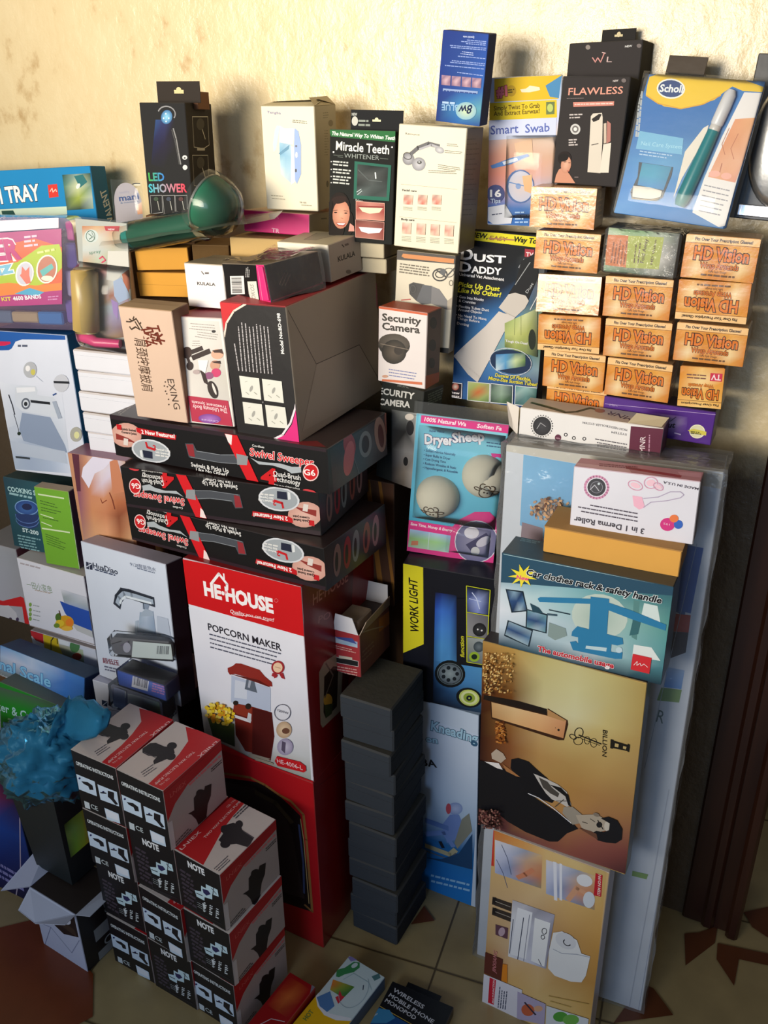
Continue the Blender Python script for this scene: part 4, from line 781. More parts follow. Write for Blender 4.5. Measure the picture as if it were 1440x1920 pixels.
# smiling person
f.ell('1c1410', 670, 830, 74, 110, 4, c2='2c1c18').ell('1c1410', 650, 950, 58, 95).ell('1c1410', 740, 930, 30, 80).ell('c08068', 685, 872, 58, 96, 3, c2='e0a88c').ell('2c1c18', 672, 772, 52, 26, -8).line('4c2c24', 3, (632,846), (660,842)).line('4c2c24', 3, (704,845), (732,850)).ell('2c1814', 648, 858, 10, 4).ell('2c1814', 717, 862, 10, 4).line('b87860', 3, (684,895), (698,898)).poly('b04c44', (648,925), (722,928), (705,952), (665,948)).poly('f4ece8', (655,929), (716,931), (700,943), (670,941)).poly('1c1410', (600,790), (630,780), (612,960), (600,975)).poly('d8988c', (745,930), (772,950), (775,985), (735,985))
f.text('Before', 783,778, 830,786, 12, 'c8c8c0').poly('e8b0a0', (785,780), (980,795), (978,915), (785,903)).img([(788,783),(977,798),(975,912),(788,900)], ['a86458 c8887c b06c64','a04840 c07c70 9c4440','c88878 d49484 b87464']).poly('e8e0c0', (805,820), (970,825), (945,858), (880,866), (830,852)).poly('8c3030', (800,812), (975,818), (970,828), (805,822))
f.text('After', 783,920, 826,928, 12, 'c8c8c0').poly('d09c90', (782,905), (978,922), (975,1045), (782,1025)).img([(785,908),(975,925),(972,1042),(785,1022)], ['5c3430 8c5c54 6c403c','9c5048 a05c54 88403c','a8685c b07468 8c5048']).poly('dce0e8', (805,955), (965,965), (945,995), (870,1000), (822,985))
h = slab(.028,.02,b.h, b.w+.004,.0212,b.h+.03, '14161a'); q = Face(h, (.028,.02,b.h), (1,0,0), (0,0,1), b.w-.024, .03, norm=(100,30)); q.text('NEW', 2,9, 12,9, 4, 'c8ccc8', .02).ell('c8c8c0', 8, 17, 6, 7).greek('909890', (15,18), (38,18), (0,6), 2, 3, 2, .1).rect('e8e0b8', 42, 14, 58, 17).ell('e8e0b8', 50, 14, 3.5, 3)
b.part('hang_tab', h, label='black hang tab with a slot')
b.done('teeth_whitener_carton', 'black and green teeth whitener carton with a smiling face, beside the face roller carton', 'box')
b = Box('tengbo', {'F':'e4dcc4','T':'b8ac88','R':'b8ac90','L':'c8c0a4'}, 'card')
f = b.face('F', 'a3')
f.text('Tengba', 182,188, 275,196, 16, '605c90', .02).greek('787460', (355,238), (455,248), (-2,12), 2, 6, 3)
f.poly('b8c8d8', (250,270), (235,300), (222,400), (228,450), (245,430), (262,330), (268,275)).poly('c8d0e0', (268,270), (300,290), (370,290), (360,400), (265,385)).img([(265,385),(345,400),(345,660),(275,600)], ['98c4dc 8cb4d0 a8c8dc','60a0c4 7cb0d0 88b8d4','a8ccdc 98c0d8 a0c4dc','d8dcd4 b8ccd4 a8bcd0']).poly('4c88ac', (260,460), (335,400), (330,430), (275,470))
f.poly('e8e4f0', (345,410), (368,420), (375,650), (345,670)).poly('8ca8dc', (370,290), (395,310), (412,400), (412,600), (385,665), (372,640), (365,400)).ell('585c70', 380, 410, 8, 7).ell('3c4050', 378, 575, 7, 12).ell('f0f0f4', 382, 470, 8, 20)
f.greek('a09880', (210,745), (300,752), (6,20), 2, 5, 3).text('TB-105', 402,795, 448,798, 11, '706c60').greek('908870', (415,810), (490,815), (0,0), 1, 5, 3, 0)
r = b.face('R', 'a3'); r.greek('847c64', (560,190), (600,186), (0,16), 3, 5, 4).ell('8c8064', 612, 255, 16, 22).greek('8c8468', (570,310), (600,308), (0,18), 10, 5, 4).ell('6c6450', 590, 665, 8, 22)
fl = MB(); w, d, h = b.w, b.d, b.h
for a in ([(.0,0,h),(w,0,h),(w-.002,.03,h+.006),(.002,.035,h+.004)], [(.0,d,h),(w,d,h),(w-.004,.028,h+.009),(.004,.033,h+.005)]): fl.poly(a, 'c4b894'); fl.poly([(x, y, z-.0008) for x, y, z in reversed(a)], 'a49874')
fl.poly([(w,.002,h),(w,d-.002,h),(w-.012,d-.008,h+.013),(w-.014,.01,h+.012)], 'b8a884'); b.part('lid_flap', fl)
b.done('steamer_carton', 'cream carton with a white and blue handheld appliance, standing on the pink carton', 'box')
b = Box('pink', {'F':'d81c78','T':'c8a888','R':'a89c80','L':'b02064'}, 'card')
f = b.face('F', 'a3'); f.text('TR', 215,890, 262,900, 24, 'f080b0').text('TR', 215,990, 265,997, 26, 'f0b8d0', .03).line('f070a8', 3, (466,868), (464,1018))
r = b.face('R', 'a3'); r.greek('6c6450', (548,905), (590,902), (0,12), 1, 9, 2, .1)
b.done('pink_carton', 'flat magenta carton lying under the cream appliance carton', 'box')
b = Box('led', {'F':'1c1c1e','T':'3c3428','R':'28221e','L':'141414'}, 'matt')
f = b.face('F', 'a2')
f.img([(330,340),(460,340),(470,700),(300,640)], ['28487c 2c3060 1c1c20','1c2048 201c34 1c1c1e','1c1c28 1c1c1e 1c1c1e']).ell('3c6ca0', 405, 322, 38, 48, 10, c2='90d0f0').ring('a0a0a4', 405, 300, 58, 50, 8, 10, a0=190, a1=380)
f.line('888888', 9, (450,400), (470,470), (485,560), (500,640)).line('505050', 6, (440,410), (460,480), (478,570), (490,640))
for x, y in ((400,300), (385,330), (420,330), (402,352)): f.ell('d8f0ff', x, y, 5, 6)
f.text('LED', 288,752, 390,752, 52, '48b048', .03, c2='3c80d0').text('SHOWER', 290,830, 540,828, 54, '28b8c8', .03, c2='e83850').ell('d8d8d8', 528, 595, 17, 15).ell('d8d8d8', 530, 662, 16, 17).ell('1c1c1c', 528, 598, 6, 5)
for x in (295, 380, 463): f.line('a8a8a8', 2.5, (x,852), (x+80,850), (x+84,965), (x+10,975), (x,852)).line('b0b0a8', 5, (x+50,890), (x+62,950)).ell(('405040','404858','583c3c')[(x-295)//80], x+40, 875, 16, 14)
r = b.face('R', 'a2')
for y in (320, 580, 835): r.line('c8c4b8', 2.5, (578,y), (682,y), (692,y+190), (655,y+215), (590,y+205), (578,y)).line('c8c4b8', 5, (645,y+85), (665,y+150)).ell('4c4840', 632, y+50, 26, 40).rect('b8b4a8', 610, y+210, 662, y+228)
h = slab(.018,.035,b.h, b.w+.014,.0362,b.h+.034, '2c241e'); q = Face(h, (.018,.035,b.h), (1,0,0), (0,0,1), b.w-.004, .034, norm=(100,30)); q.rect('e0cc98', 40, 12, 62, 17).ell('e0cc98', 51, 12, 6, 4)
b.part('hang_tab', h, label='black hang tab with a slot'); fl = slab(b.w-.03, .036, b.h-.01, b.w+.008, .085, b.h+.018, '6c4830'); b.part('side_flap', fl)
b.done('shower_head_carton', 'black LED shower head carton with a hang tab, against the cream wall', 'box')
for key, nm, lb in (('flawb', 'beauty_carton', 'black beauty carton with a hang tab, behind the hair remover pen carton'), ('flaw', 'beauty_carton', 'black carton with a white hair remover pen and a small portrait')):
    b = Box(key, {'F':'2e2a2b','T':'1c1a1a','R':'181616','L':'383434'}, 'matt')
    f = b.face('F', 'a5')
    if key == 'flawb':
        f.line('c88c88', 7, (255,245), (275,275), (290,245), (310,275), (335,215)).text('L', 350,275, 385,275, 36, 'c0a8a8').line('d0b0b0', 4, (320,210), (345,215)).ell('88807c', 225, 175, 16, 16).text('NEW', 475,176, 522,172, 12, 'd0d0d0', .03).ell('706868', 570, 165, 16, 14)
        h = slab(b.w*.37,.02,b.h, b.w*.83,.0212,b.h+.018, '1c1a1a'); q = Face(h, (b.w*.37,.02,b.h), (1,0,0), (0,0,1), b.w*.46, .018, norm=(100,30)); q.rect('c8bc98', 38, 12, 62, 17).ell('c8bc98', 50, 12, 6, 6); b.part('hang_tab', h)
    else:
        f.line('505050', 2, (45,372), (550,372)).text('FLAWLESS', 92,498, 458,488, 46, 'd89888', .012).greek('908080', (82,522), (200,520), (0,8), 1, 3, 2, 0).poly('c88478', (125,545), (402,540), (400,568), (127,578)).greek('e8c8c0', (135,565), (395,558), (0,0), 1, 8, 4, 0)
        f.greek('c0b8b8', (100,636), (190,632), (0,20), 2, 9, 3, .1).greek('c0b8b8', (95,806), (165,802), (0,17), 3, 9, 3, .2).ell('c8c8c8', 140, 728, 34, 36).ell('706c6c', 140, 728, 22, 24).ell('d8d8d8', 140, 728, 12, 13)
        f.poly('d4ccc0', (245,640), (260,622), (320,618), (325,650), (322,820), (310,1025), (222,1018), (235,830)).poly('2c2828', (250,660), (300,625), (318,628), (300,665), (262,680)).line('403838', 5, (250,835), (295,825)).poly('dcd4c8', (330,830), (382,820), (365,1022), (305,1022)).poly('c8b8a8', (332,690), (350,685), (350,820), (332,825)).poly('b07870', (355,670), (380,690), (378,810), (352,825)).text('NEW', 395,410, 430,406, 12, 'c8c0c0', .03).ell('706868', 468, 400, 16, 14)
        f.ell('241c1c', 68, 925, 46, 48, 10).poly('c89078', (30,1000), (60,985), (100,1030), (140,1092), (0,1088), (10,1040)).ell('c08870', 78, 968, 34, 58, 8, c2='dcac94').ell('1c1818', 60, 920, 36, 26, -15).line('301c18', 4, (65,950), (80,948)).line('301c18', 4, (95,955), (108,955)).line('b06058', 5, (85,1010), (100,1010)).greek('786c6c', (135,1055), (170,1055), (0,0), 1, 6, 2, 0)
    b.done(nm, lb, 'box', 'black beauty cartons by the wall')

# ================================================================ red popcorn maker cartons
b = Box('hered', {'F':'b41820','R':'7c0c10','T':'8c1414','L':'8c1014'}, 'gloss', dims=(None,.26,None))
f = b.face('F', 'c6')
f.poly('241a1a', (-300,270), (0,310), (90,340), (230,470), (300,540), (385,1190), (-300,960)).poly('3a3030', (-300,290), (-10,350), (60,400), (200,560), (240,640), (330,1100), (-300,900)).line('9c6c3c', 14, (-300,240), (-40,280), (60,330), (160,400), (235,440), (320,530), (340,700), (380,1185), (330,1140)).line('c8a870', 5, (300,560), (322,700), (358,1130)).line('48547c', 12, (290,600), (320,860), (325,1060)).line('504838', 30, (0,380), (130,450), (240,580))
r = b.face('R', 'c6'); r.line('5c080c', 4, (430,330), (600,200))
b.done('popcorn_maker_carton', 'red carton standing on the floor under the popcorn maker carton that shows the machine', 'box')
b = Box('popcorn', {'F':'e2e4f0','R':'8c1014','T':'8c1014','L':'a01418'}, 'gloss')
f = b.face('F', 'c1')
f.img([(40,380),(860,580),(915,1600),(180,1310)], ['dce0ee e2e4f0 e2e4f0','e2e4f0 e2e4f0 e2e4f0','dce0ee e2e4f0 e2e4f0','e0e2ee e2e4f0 dcdce4','b8b8b8 d8dce4 c8ccd0','605848 a8a090 98a098'])
f.poly('c8141c', (20,60), (860,240), (870,590), (60,362)).text('HE·HOUSE', 198,308, 655,428, 82, 'f4f0f4', .05).line('f4f0f4', 16, (238,232), (290,165), (345,235), (345,270)).line('f4f0f4', 10, (322,165), (326,200)).ell('e89098', 335, 290, 9, 9).ring('e08088', 677, 345, 12, 12, 2.5)
f.text('Quality you can trust!', 365,427, 660,487, 22, 'f4e4e8', .01, it=.3).line('f0d0d4', 4, (385,440), (480,448), (560,463), (625,485))
f.text('POPCORN MAKER', 220,543, 712,686, 42, '24222c', .015).greek('54586c', (225,575), (722,712), (2,29), 4, 8, 3, .12)
f.poly('b8c4dc', (375,850), (640,935), (640,1095), (372,1030)).poly('d0d8e8', (400,880), (480,900), (480,1010), (395,1000)).poly('5c6878', (480,860), (525,870), (550,968), (465,942)).poly('a8b0c0', (495,870), (512,875), (500,935), (485,930))
f.poly('8c2820', (352,825), (350,800), (385,785), (405,768), (440,770), (565,812), (600,855), (648,895), (652,925), (625,922), (560,885), (400,840), (365,845)).poly('5c1814', (365,838), (560,880), (640,930), (620,925), (540,895), (400,850))
f.poly('6c2018', (392,1035), (515,1060), (648,1100), (665,1260), (640,1425), (560,1405), (510,1370), (470,1360), (405,1250)).poly('8c3424', (395,1035), (515,1065), (512,1140), (385,1100)).poly('4c1614', (520,1070), (648,1100), (662,1260), (640,1420), (515,1385)).poly('d8d8e0', (385,1110), (512,1150), (505,1170), (382,1128)).poly('c8ccd4', (490,1100), (512,1110), (508,1165), (480,1150)).ell('2c2420', 405, 1035, 18, 16).ell('2c2420', 490, 1058, 20, 20).poly('a09484', (500,1372), (640,1412), (600,1430), (480,1400))
for i in range(110):
    a = rnd.random()*6.28; q = rnd.random()**.5; f.ell(rnd.choice(['e8c830','f0d860','d89028','c8a020','f4e080']), 300+95*q*math.cos(a), 1105+70*q*math.sin(a)+20*q*math.cos(a), 13, 12, 0, 6)
f.k -= 108
f.img([(215,1130),(395,1175),(400,1330),(255,1270)], ['58683c 4c6438 607038','384c30 405434 3c4c30','384030 303c30 2c3428'])
f.ell('a02830', 690, 795, 44, 46).ell('e8c8a8', 690, 795, 32, 34).line('b08068', 4, (672,790), (708,800)).poly('a02830', (655,830), (680,840), (665,860), (648,850)).poly('a02830', (700,840), (725,830), (738,875), (715,865)).poly('a02830', (670,840), (690,845), (682,862), (664,868))
f.ring('484c60', 722, 1098, 54, 54, 4).text('1200W', 688,1090, 762,1112, 14, '404458').ell('b89c80', 732, 1215, 52, 56, c2='e8d0b0').ell('6c4838', 745, 1222, 26, 20).ell('9890b0', 740, 1330, 54, 56, c2='c8c4d8').poly('585068', (720,1290), (745,1300), (740,1375), (715,1350))
f.crop = 'c6'
f.poly('c81c24', (145,132), (300,170), (340,200), (342,232), (325,242), (150,198), (130,165)).text('HE-4006-L', 148,176, 320,226, 26, 'f0e0e4', .0)
f.poly('c01c24', (-400,-40), (0,160), (400,305), (400,345), (-400,100)); f.poly('a89c88', (0,140), (120,178), (120,190), (0,160))
r = b.face('R', 'c1')
r.img([(850,240),(1200,80),(1140,1400),(910,1550)], ['8c1014 6c0c10','90141a 4c080c','8c1014 58080c','8c1014 6c0c10'])
r.text('HE·HOUSE', 925,378, 1160,212, 60, 'c07068', .02).text('PO', 960,500, 1040,460, 40, 'b06060', .01)
r.poly('9c8c78', (965,830), (1000,760), (1090,700), (1130,720), (1110,1090), (990,1205), (975,1180)).poly('2c2018', (1000,860), (1060,790), (1095,790), (1085,1060), (1010,1140), (995,1100)).ell('c89838', 1025, 1020, 30, 45).poly('3c4428', (1000,1050), (1060,1040), (1050,1110), (1010,1140)).line('685c50', 8, (1010,770), (1060,850), (1005,1000))
b.done('popcorn_maker_carton', 'red and white carton reading Popcorn Maker, on top of a red one', 'box')

# ================================================================ floor sweeper cartons
SWFIT = list(B['sw1'])
for i, k in enumerate(('sw3', 'sw2', 'sw1')): s0 = list(B[k]); s0[2] = .850+.0808*i; s0[4] = 0; s0[5] = -.030; s0[7] = .2; s0[8] = .0795; B[k] = s0
B['sw1'][6] = .462; SWFIT[6] = .462; SWFIT[7] = .2
b = Box(SWFIT, {'F':'141417','T':'382c2c','R':'1c181c','L':'1c1818','D':'281c1c','B':'1c1818'}, 'gloss')
f = b.face('F', 'b5')
f.poly('2c2028', (55,165), (1500,345), (1500,365), (56,195)).ell('c8988c', 165, 300, 102, 82, 8, c2='dcb4a8').poly('8c3430', (95,290), (180,320), (250,360), (200,345), (100,330)).text('1', 110,262, 128,265, 30, 'c02028', .04).text('Quick Swivel', 130,265, 228,275, 14, '241c1c', .04).text('Control Joint', 135,286, 235,297, 13, '241c1c', .04).poly('d8d0cc', (150,320), (180,325), (180,370), (150,365))
f.poly('c01c24', (228,245), (498,288), (495,320), (265,290), (235,275)).text('2 New Features!', 268,285, 490,308, 25, 'f0ecec', .03)
f.ell('d0d4dc', 335, 400, 132, 76, 12).ell('9ca4ac', 335, 400, 120, 66, 12).poly('24283c', (278,395), (345,405), (350,452), (290,445)).poly('d8dce0', (260,400), (275,395), (285,450), (268,440)).line('c02028', 14, (300,345), (310,375), (360,390)).text('2', 352,388, 370,390, 28, 'c02028', .04).text('Swivel Link', 372,392, 465,402, 13, 'e8e8e8', .03).text('360 Degree', 368,412, 458,422, 13, 'e8e8e8', .03).greek('d8d8d8', (365,430), (455,440), (0,0), 1, 10, 3, .1)
f.poly('484c54', (560,340), (615,338), (640,385), (800,405), (965,400), (972,468), (800,462), (590,432)).poly('8c2c34', (568,345), (615,345), (630,430), (590,420)).line('80868e', 4, (640,388), (800,408), (962,402)).line('80868e', 3, (600,430), (800,460), (968,464))
f.text('Swivels & Picks Up', 610,492, 862,528, 26, 'e0e0e0', .02).text('Like No Other!', 645,522, 850,550, 22, 'e0e0e0', .02)
f.poly('d01c26', (820,262), (905,272), (1070,597), (990,582), (880,380)).poly('ecdcdc', (823,264), (872,272), (870,340), (848,320)).poly('8c9096', (905,395), (985,410), (980,470), (915,470))
f.text('Cordless', 1010,342, 1090,352, 14, 'd8d8d8', .02)
f.poly('a8b0b8', (1000,418), (1050,440), (1120,448), (1200,450), (1280,470), (1340,468), (1345,505), (1280,515), (1240,490), (1150,465), (1060,462))
f.text('Swivel Sweeper', 998,404, 1424,462, 50, 'd42830', .02, o=(.035,'f0e0e0'), it=.12)
f.ell('e8c8c8', 1408, 502, 54, 60).ell('c41c24', 1408, 502, 47, 52).text('G6', 1366,520, 1440,526, 38, 'f4ecec', .02)
f.text('4', 1085,590, 1172,602, 104, 'c81c24', .05, it=.2).text('Quad-Brush', 1160,532, 1344,558, 32, 'dcdcdc', .015).text('Technology', 1162,566, 1343,594, 32, 'dcdcdc', .015).text('Picks up on all floor surfaces', 1168,600, 1340,622, 12, 'c8c8c8', .02, it=.2)
f.ell('c83c44', 1405, 632, 45, 14, 10).ring('c0c0c0', 1412, 650, 12, 10, 3)
r = b.face('R', 'b6')
r.img([(590,350),(1010,60),(1000,380),(630,640)], ['2c282c 34343c 48444c 503838','482c30 4c5058 5c6068 483438','3c3034 40444c 444850 2c282c'])
r.ell('a83c44', 725, 310, 42, 85, -10).ell('d0686c', 725, 400, 36, 120, 5).ell('8c9094', 835, 300, 44, 90, 0).ell('3c2c34', 835, 300, 26, 60).ell('b08c80', 935, 230, 40, 120, -8).ell('6c3c3c', 940, 240, 20, 80, -8).ell('a8685c', 990, 180, 22, 110, -12).line('6c7078', 6, (760,400), (800,500))
lf = b.face('L', norm=(100,40)); lf.img([(0,0),(100,0),(100,40),(0,40)], ['2c282c 3c3438 484448 34343c','483438 585058 4c5058 482c30','2c282c 484850 40444c 3c3034'])
for xx, cc in ((18,'b0888c'), (34,'a86058'), (52,'8c9094'), (66,'a83c44'), (82,'94706c')): lf.ell(cc, xx, 21, 6, 15, 6).ell('3c3438', xx+1, 20, 2.5, 9, 6)
t = b.face('T', 'b5'); t.greek('787068', (95,150), (210,60), (12,8), 3, 8, 4).poly('7c1c20', (1180,320), (1500,330), (1440,290), (1300,300))
sw_mb = b.mb
sw = sw_mb.build('sweeper_carton', 'gloss'); sw.matrix_world = (lambda q: Matrix.Translation(q[:3]) @ Matrix.Rotation(q[3], 4, 'Z') @ Matrix.Rotation(q[5], 4, 'Y'))(B['sw1'])
tag(sw, 'black floor sweeper carton, upright, topmost of the three', 'box', 'black floor sweeper cartons')
for k, lb in (('sw2', 'black floor sweeper carton, upside down in the middle of the three'), ('sw3', 'black floor sweeper carton, upside down and lowest of the three')):
    x, y, z, yaw, tx, ty, w, d, h = B[k]
    o = sw.copy(); COL.objects.link(o)
    o.matrix_world = (Matrix.Translation((x, y, z)) @ Matrix.Rotation(yaw, 4, 'Z') @ Matrix.Rotation(ty, 4, 'Y') @ Matrix.Rotation(tx, 4, 'X') @ Matrix.Translation((w/2, 0, h/2)) @ Matrix.Rotation(math.pi, 4, 'Y')
                      @ Matrix.Scale(w/.462, 4, (1,0,0)) @ Matrix.Translation((-.231, 0, -.04)))
    tag(o, lb, 'box', 'black floor sweeper cartons')

# ================================================================ cartons on top of the sweepers
b = Box('exing', {'F':'d4b8a4','T':'a88c6c','R':'8c6c58','L':'b09880','D':'a83c40'}, 'matt', dims=(None,.05,None))
f = b.face('F', 'a7')
f.text('疗', 205,722, 262,815, 62, '48382c', .01).text('磁', 305,772, 350,900, 100, '6c2c1c', .01).text('肩颈按摩披肩', 262,840, 318,1195, 58, '4c3424', .005).text('EXING', 480,1118, 528,1322, 42, '504038', .005)
for x, y in ((468,1138), (462,1165), (482,1170), (478,1218), (490,1255), (492,1290), (470,1200)): f.ell('504038', x, y, 5, 5)
f.line('a03c40', 5, (280,1378), (620,1425))
t = b.face('T', 'a7'); t.line('7c6448', 4, (290,565), (640,600))
b.part('lid_flap', slab(.0, .0, b.h, b.w, b.d*.5, b.h+.0008, 'b09474'))
b.done('shoulder_massager_carton', 'plain beige carton with brown Chinese lettering, leftmost on the sweeper cartons', 'box')
b = Box('ultimate', {'F':'e8e2dc','T':'9c3440','R':'c8c0b8','L':'b4a498'}, 'card')
f = b.face('F', 'a7')
f.img([(545,715),(830,730),(905,1270),(640,1235)], ['e0dcd8 dcd8d4 d4d0cc','dcd8d4 d8d4d0 d0ccc8','d4d0cc ccc8c4 c8c4bc','dcd8d4 d0ccc8 c8c4c0'])
f.greek('8c8480', (800,755), (620,740), (4,18), 3, 4, 3).greek('8c8480', (815,850), (640,825), (4,-16), 3, 4, 5).ell('242024', 795, 797, 14, 10).greek('948c88', (700,860), (640,860), (2,16), 3, 4, 6)
f.ell('382420', 615, 940, 34, 40).ell('2c1c1c', 635, 1030, 24, 30).line('302020', 26, (650,935), (715,910)).line('302020', 30, (655,975), (765,930)).line('302020', 20, (615,960), (632,1010)).ell('d8a890', 820, 950, 42, 34).poly('3c2420', (785,925), (850,915), (862,950), (835,940), (800,940)).ell('c89880', 805, 1025, 34, 34).poly('382424', (780,1000), (840,995), (845,1015), (800,1010)).ell('c8386c', 812, 1075, 32, 30).ell('8c5078', 765, 1095, 30, 24).poly('302020', (705,1060), (735,1060), (760,1160), (730,1140)).ell('2c2020', 790, 1190, 32, 62, -20).ell('e0d8d4', 800, 1185, 8, 42, -20).poly('f0ece8', (690,990), (760,990), (740,1080), (700,1050)).ell('b0a0a0', 680, 1070, 24, 16)
f.poly('b42848', (622,1230), (893,1265), (925,1437), (650,1402)).text('The Ultimate Body', 888,1322, 655,1290, 26, 'f0d8dc', .01).text('Treatment System', 885,1300, 650,1262, 20, 'f0d8dc', .01).ell('7c3c94', 770, 1385, 76, 32, 4, c2='a870c0').text('Celebrate', 830,1398, 715,1385, 15, 'd8c0e8', 0, it=.2)
b.done('body_massager_carton', 'white carton with massager picture and red panel, between the beige and black cartons', 'box')
b = Box('bd', {'F':'141216','T':'a83438','R':'a89c8c','L':'343034'}, 'card')
f = b.face('F', 'a7')
f.poly('c8242c', (830,598), (990,608), (905,680), (870,760), (862,800)).line('e8d4c8', 12, (1010,612), (930,660), (880,740), (866,830))
for r_ in range(10): f.greek('b4b0b4', (968+r_*25,1062+r_*2.5), (936+r_*25,(865 if r_ == 0 else 722)+r_*2), (0,0), 1, 7, r_+1, .12)
f.text('Model No:BD-698', 1272,948, 1243,675, 20, 'e8e8e8', .03)
for q in ([(968,1095),(1102,1113),(1117,1258),(988,1240)], [(1122,1115),(1255,1133),(1270,1280),(1138,1262)], [(992,1270),(1122,1288),(1138,1432),(1008,1415)], [(1145,1290),(1280,1308),(1298,1450),(1162,1440)]):
    f.poly('dcdcd4', *q); cx = sum(p[0] for p in q)/4; cy = sum(p[1] for p in q)/4
    f.line('a8a8a0', 6, (cx-30,cy+30), (cx-10,cy+45)).ell('a0a09c', cx+rnd.randint(-10,10), cy+rnd.randint(-5,15), 10, 22, 20).line('98988c', 5, (cx+25,cy+30), (cx+45,cy+45)).line('b8b8b0', 4, (cx-35,cy-40), (cx-20,cy-45))
f.ell('706c70', 1130, 1273, 6, 6)
f.crop = 'b5'; f.poly('d8247c', (1150,310), (1240,270), (1290,200), (1318,100), (1332,60), (1345,345)).line('e8dce4', 12, (1140,312), (1225,270), (1280,190), (1312,90), (1325,20))
r = b.face('R', 'a8')
r.poly('b0a494', (700,945), (985,815), (1145,1110), (600,1400)).poly('a49888', (505,585), (695,945), (590,1400), (540,900)).line('48403a', 4, (505,585), (695,945), (985,815), (1140,1090)).line('8c8074', 3, (695,945), (600,1400)).line('b02c34', 12, (1000,1215), (1145,1130)).line('c43c78', 8, (1100,400), (1105,560))
b.part('lid_flap', slab(.001, .001, b.h, b.w-.001, b.d*.45, b.h+.0008, 'ac3a3c'))
b.done('hair_styler_carton', 'large black and grey hair styler carton, rightmost on the sweeper cartons', 'box')
b = Box('kull', {'F':'eae6e6','T':'a8987c','R':'c8c0b4','L':'d0c8c0'}, 'card', dims=(None,.09,None))
f = b.face('F', 'a7'); f.text('KULALA', 685,482, 805,490, 19, '241c1c', .03).line('302828', 6, (712,392), (728,412)).greek('605858', (735,410), (762,410), (0,0), 1, 12, 2, 0).line('c0b8b8', 3, (630,600), (830,608)).poly('f4f2f2', (630,595), (835,605), (835,640), (632,625))
b.part('lid_flap', slab(.001, .0, b.h, b.w-.001, b.d*.6, b.h+.0008, 'b4a488'))
b.done('hair_remover_carton', 'small white hair remover carton at the left, on the body massager carton', 'box', 'small white hair remover cartons')
b = Box('kulr', {'F':'f2ead8','T':'c4b898','R':'a89c90','L':'d8d0c0'}, 'card')
r = b.face('R', 'a8'); r.text('KULALA', 842,255, 956,213, 32, '201818', .03).line('302828', 6, (868,140), (882,155)).greek('685c58', (890,150), (915,140), (0,0), 1, 14, 2, 0).ell('6c6058', 912, 322, 18, 14).line('2c2420', 3, (785,400), (1005,318))
t = b.face('T', 'a8'); t.poly('a89c84', (612,105), (700,60), (830,58), (830,75), (690,108)).line('8c806c', 3, (612,105), (700,60), (830,58), (830,75), (690,108), (612,105))
b.done('hair_remover_carton', 'small white hair remover carton at the right, on the black and grey carton', 'box', 'small white hair remover cartons')
b = Box('blackpk', {'F':'141416','T':'9c8c78','R':'2c1e20','L':'1c1414'}, 'gloss', dims=(None,.105,None))
f = b.face('F', 'a8')
f.bars(112,352, 120,475, 205,350, 12, 'e4e4e4', '202020')
f.poly('dcdcd4', (230,388), (290,386), (312,540), (262,540), (240,470)).text('ROKOS', 290,530, 272,410, 24, '8c9088').greek('c8c8c8', (222,360), (226,290), (10,0), 3, 4, 3)
f.poly('e0347c', (288,275), (400,272), (400,560), (320,545)).line('f080a8', 5, (300,285), (335,530))
r = b.face('R', 'a8'); r.line('6c4c4c', 5, (445,410), (480,330)).line('6c4c4c', 5, (465,412), (500,335)).line('6c4c4c', 5, (485,415), (520,340)).line('8c3048', 9, (400,520), (760,390))
w = MB(); e = .003
for a in ((0,0,b.h+e),):
    w.grid([[crump((-.002+(b.w+.004)*i/6, -.002+(b.d+.004)*j/8, b.h+e+.004*math.sin(i*1.3+j)), 1.2) for i in range(7)] for j in range(9)], 'e8e0d4')
w.grid([[crump((b.w+e, -.002+(b.d+.004)*i/8, b.h*j/5), .8) for i in range(9)] for j in range(6)], 'e8e0d4')
b.part('shrink_film', w, clear('bag_film'))
bp = slab(b.w-.014,-.004,.004, b.w-.001,-.0,b.h-.002, 'e0347c', .002); b.part('end_flap', bp, label='bright pink end flap')
b.done('hair_brush_carton', 'black carton with barcode and pink end in clear film, between two small white cartons', 'box')
for key, lb in (('orange', 'upper of the two plain mustard cartons behind the beige carton'), ('orange2', 'lower of the two plain mustard cartons behind the beige carton')):
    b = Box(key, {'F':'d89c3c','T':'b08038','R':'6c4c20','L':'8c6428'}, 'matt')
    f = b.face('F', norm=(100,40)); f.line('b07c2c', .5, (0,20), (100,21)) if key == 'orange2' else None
    b.done('kraft_carton', lb, 'box', 'plain mustard cartons at the back left')

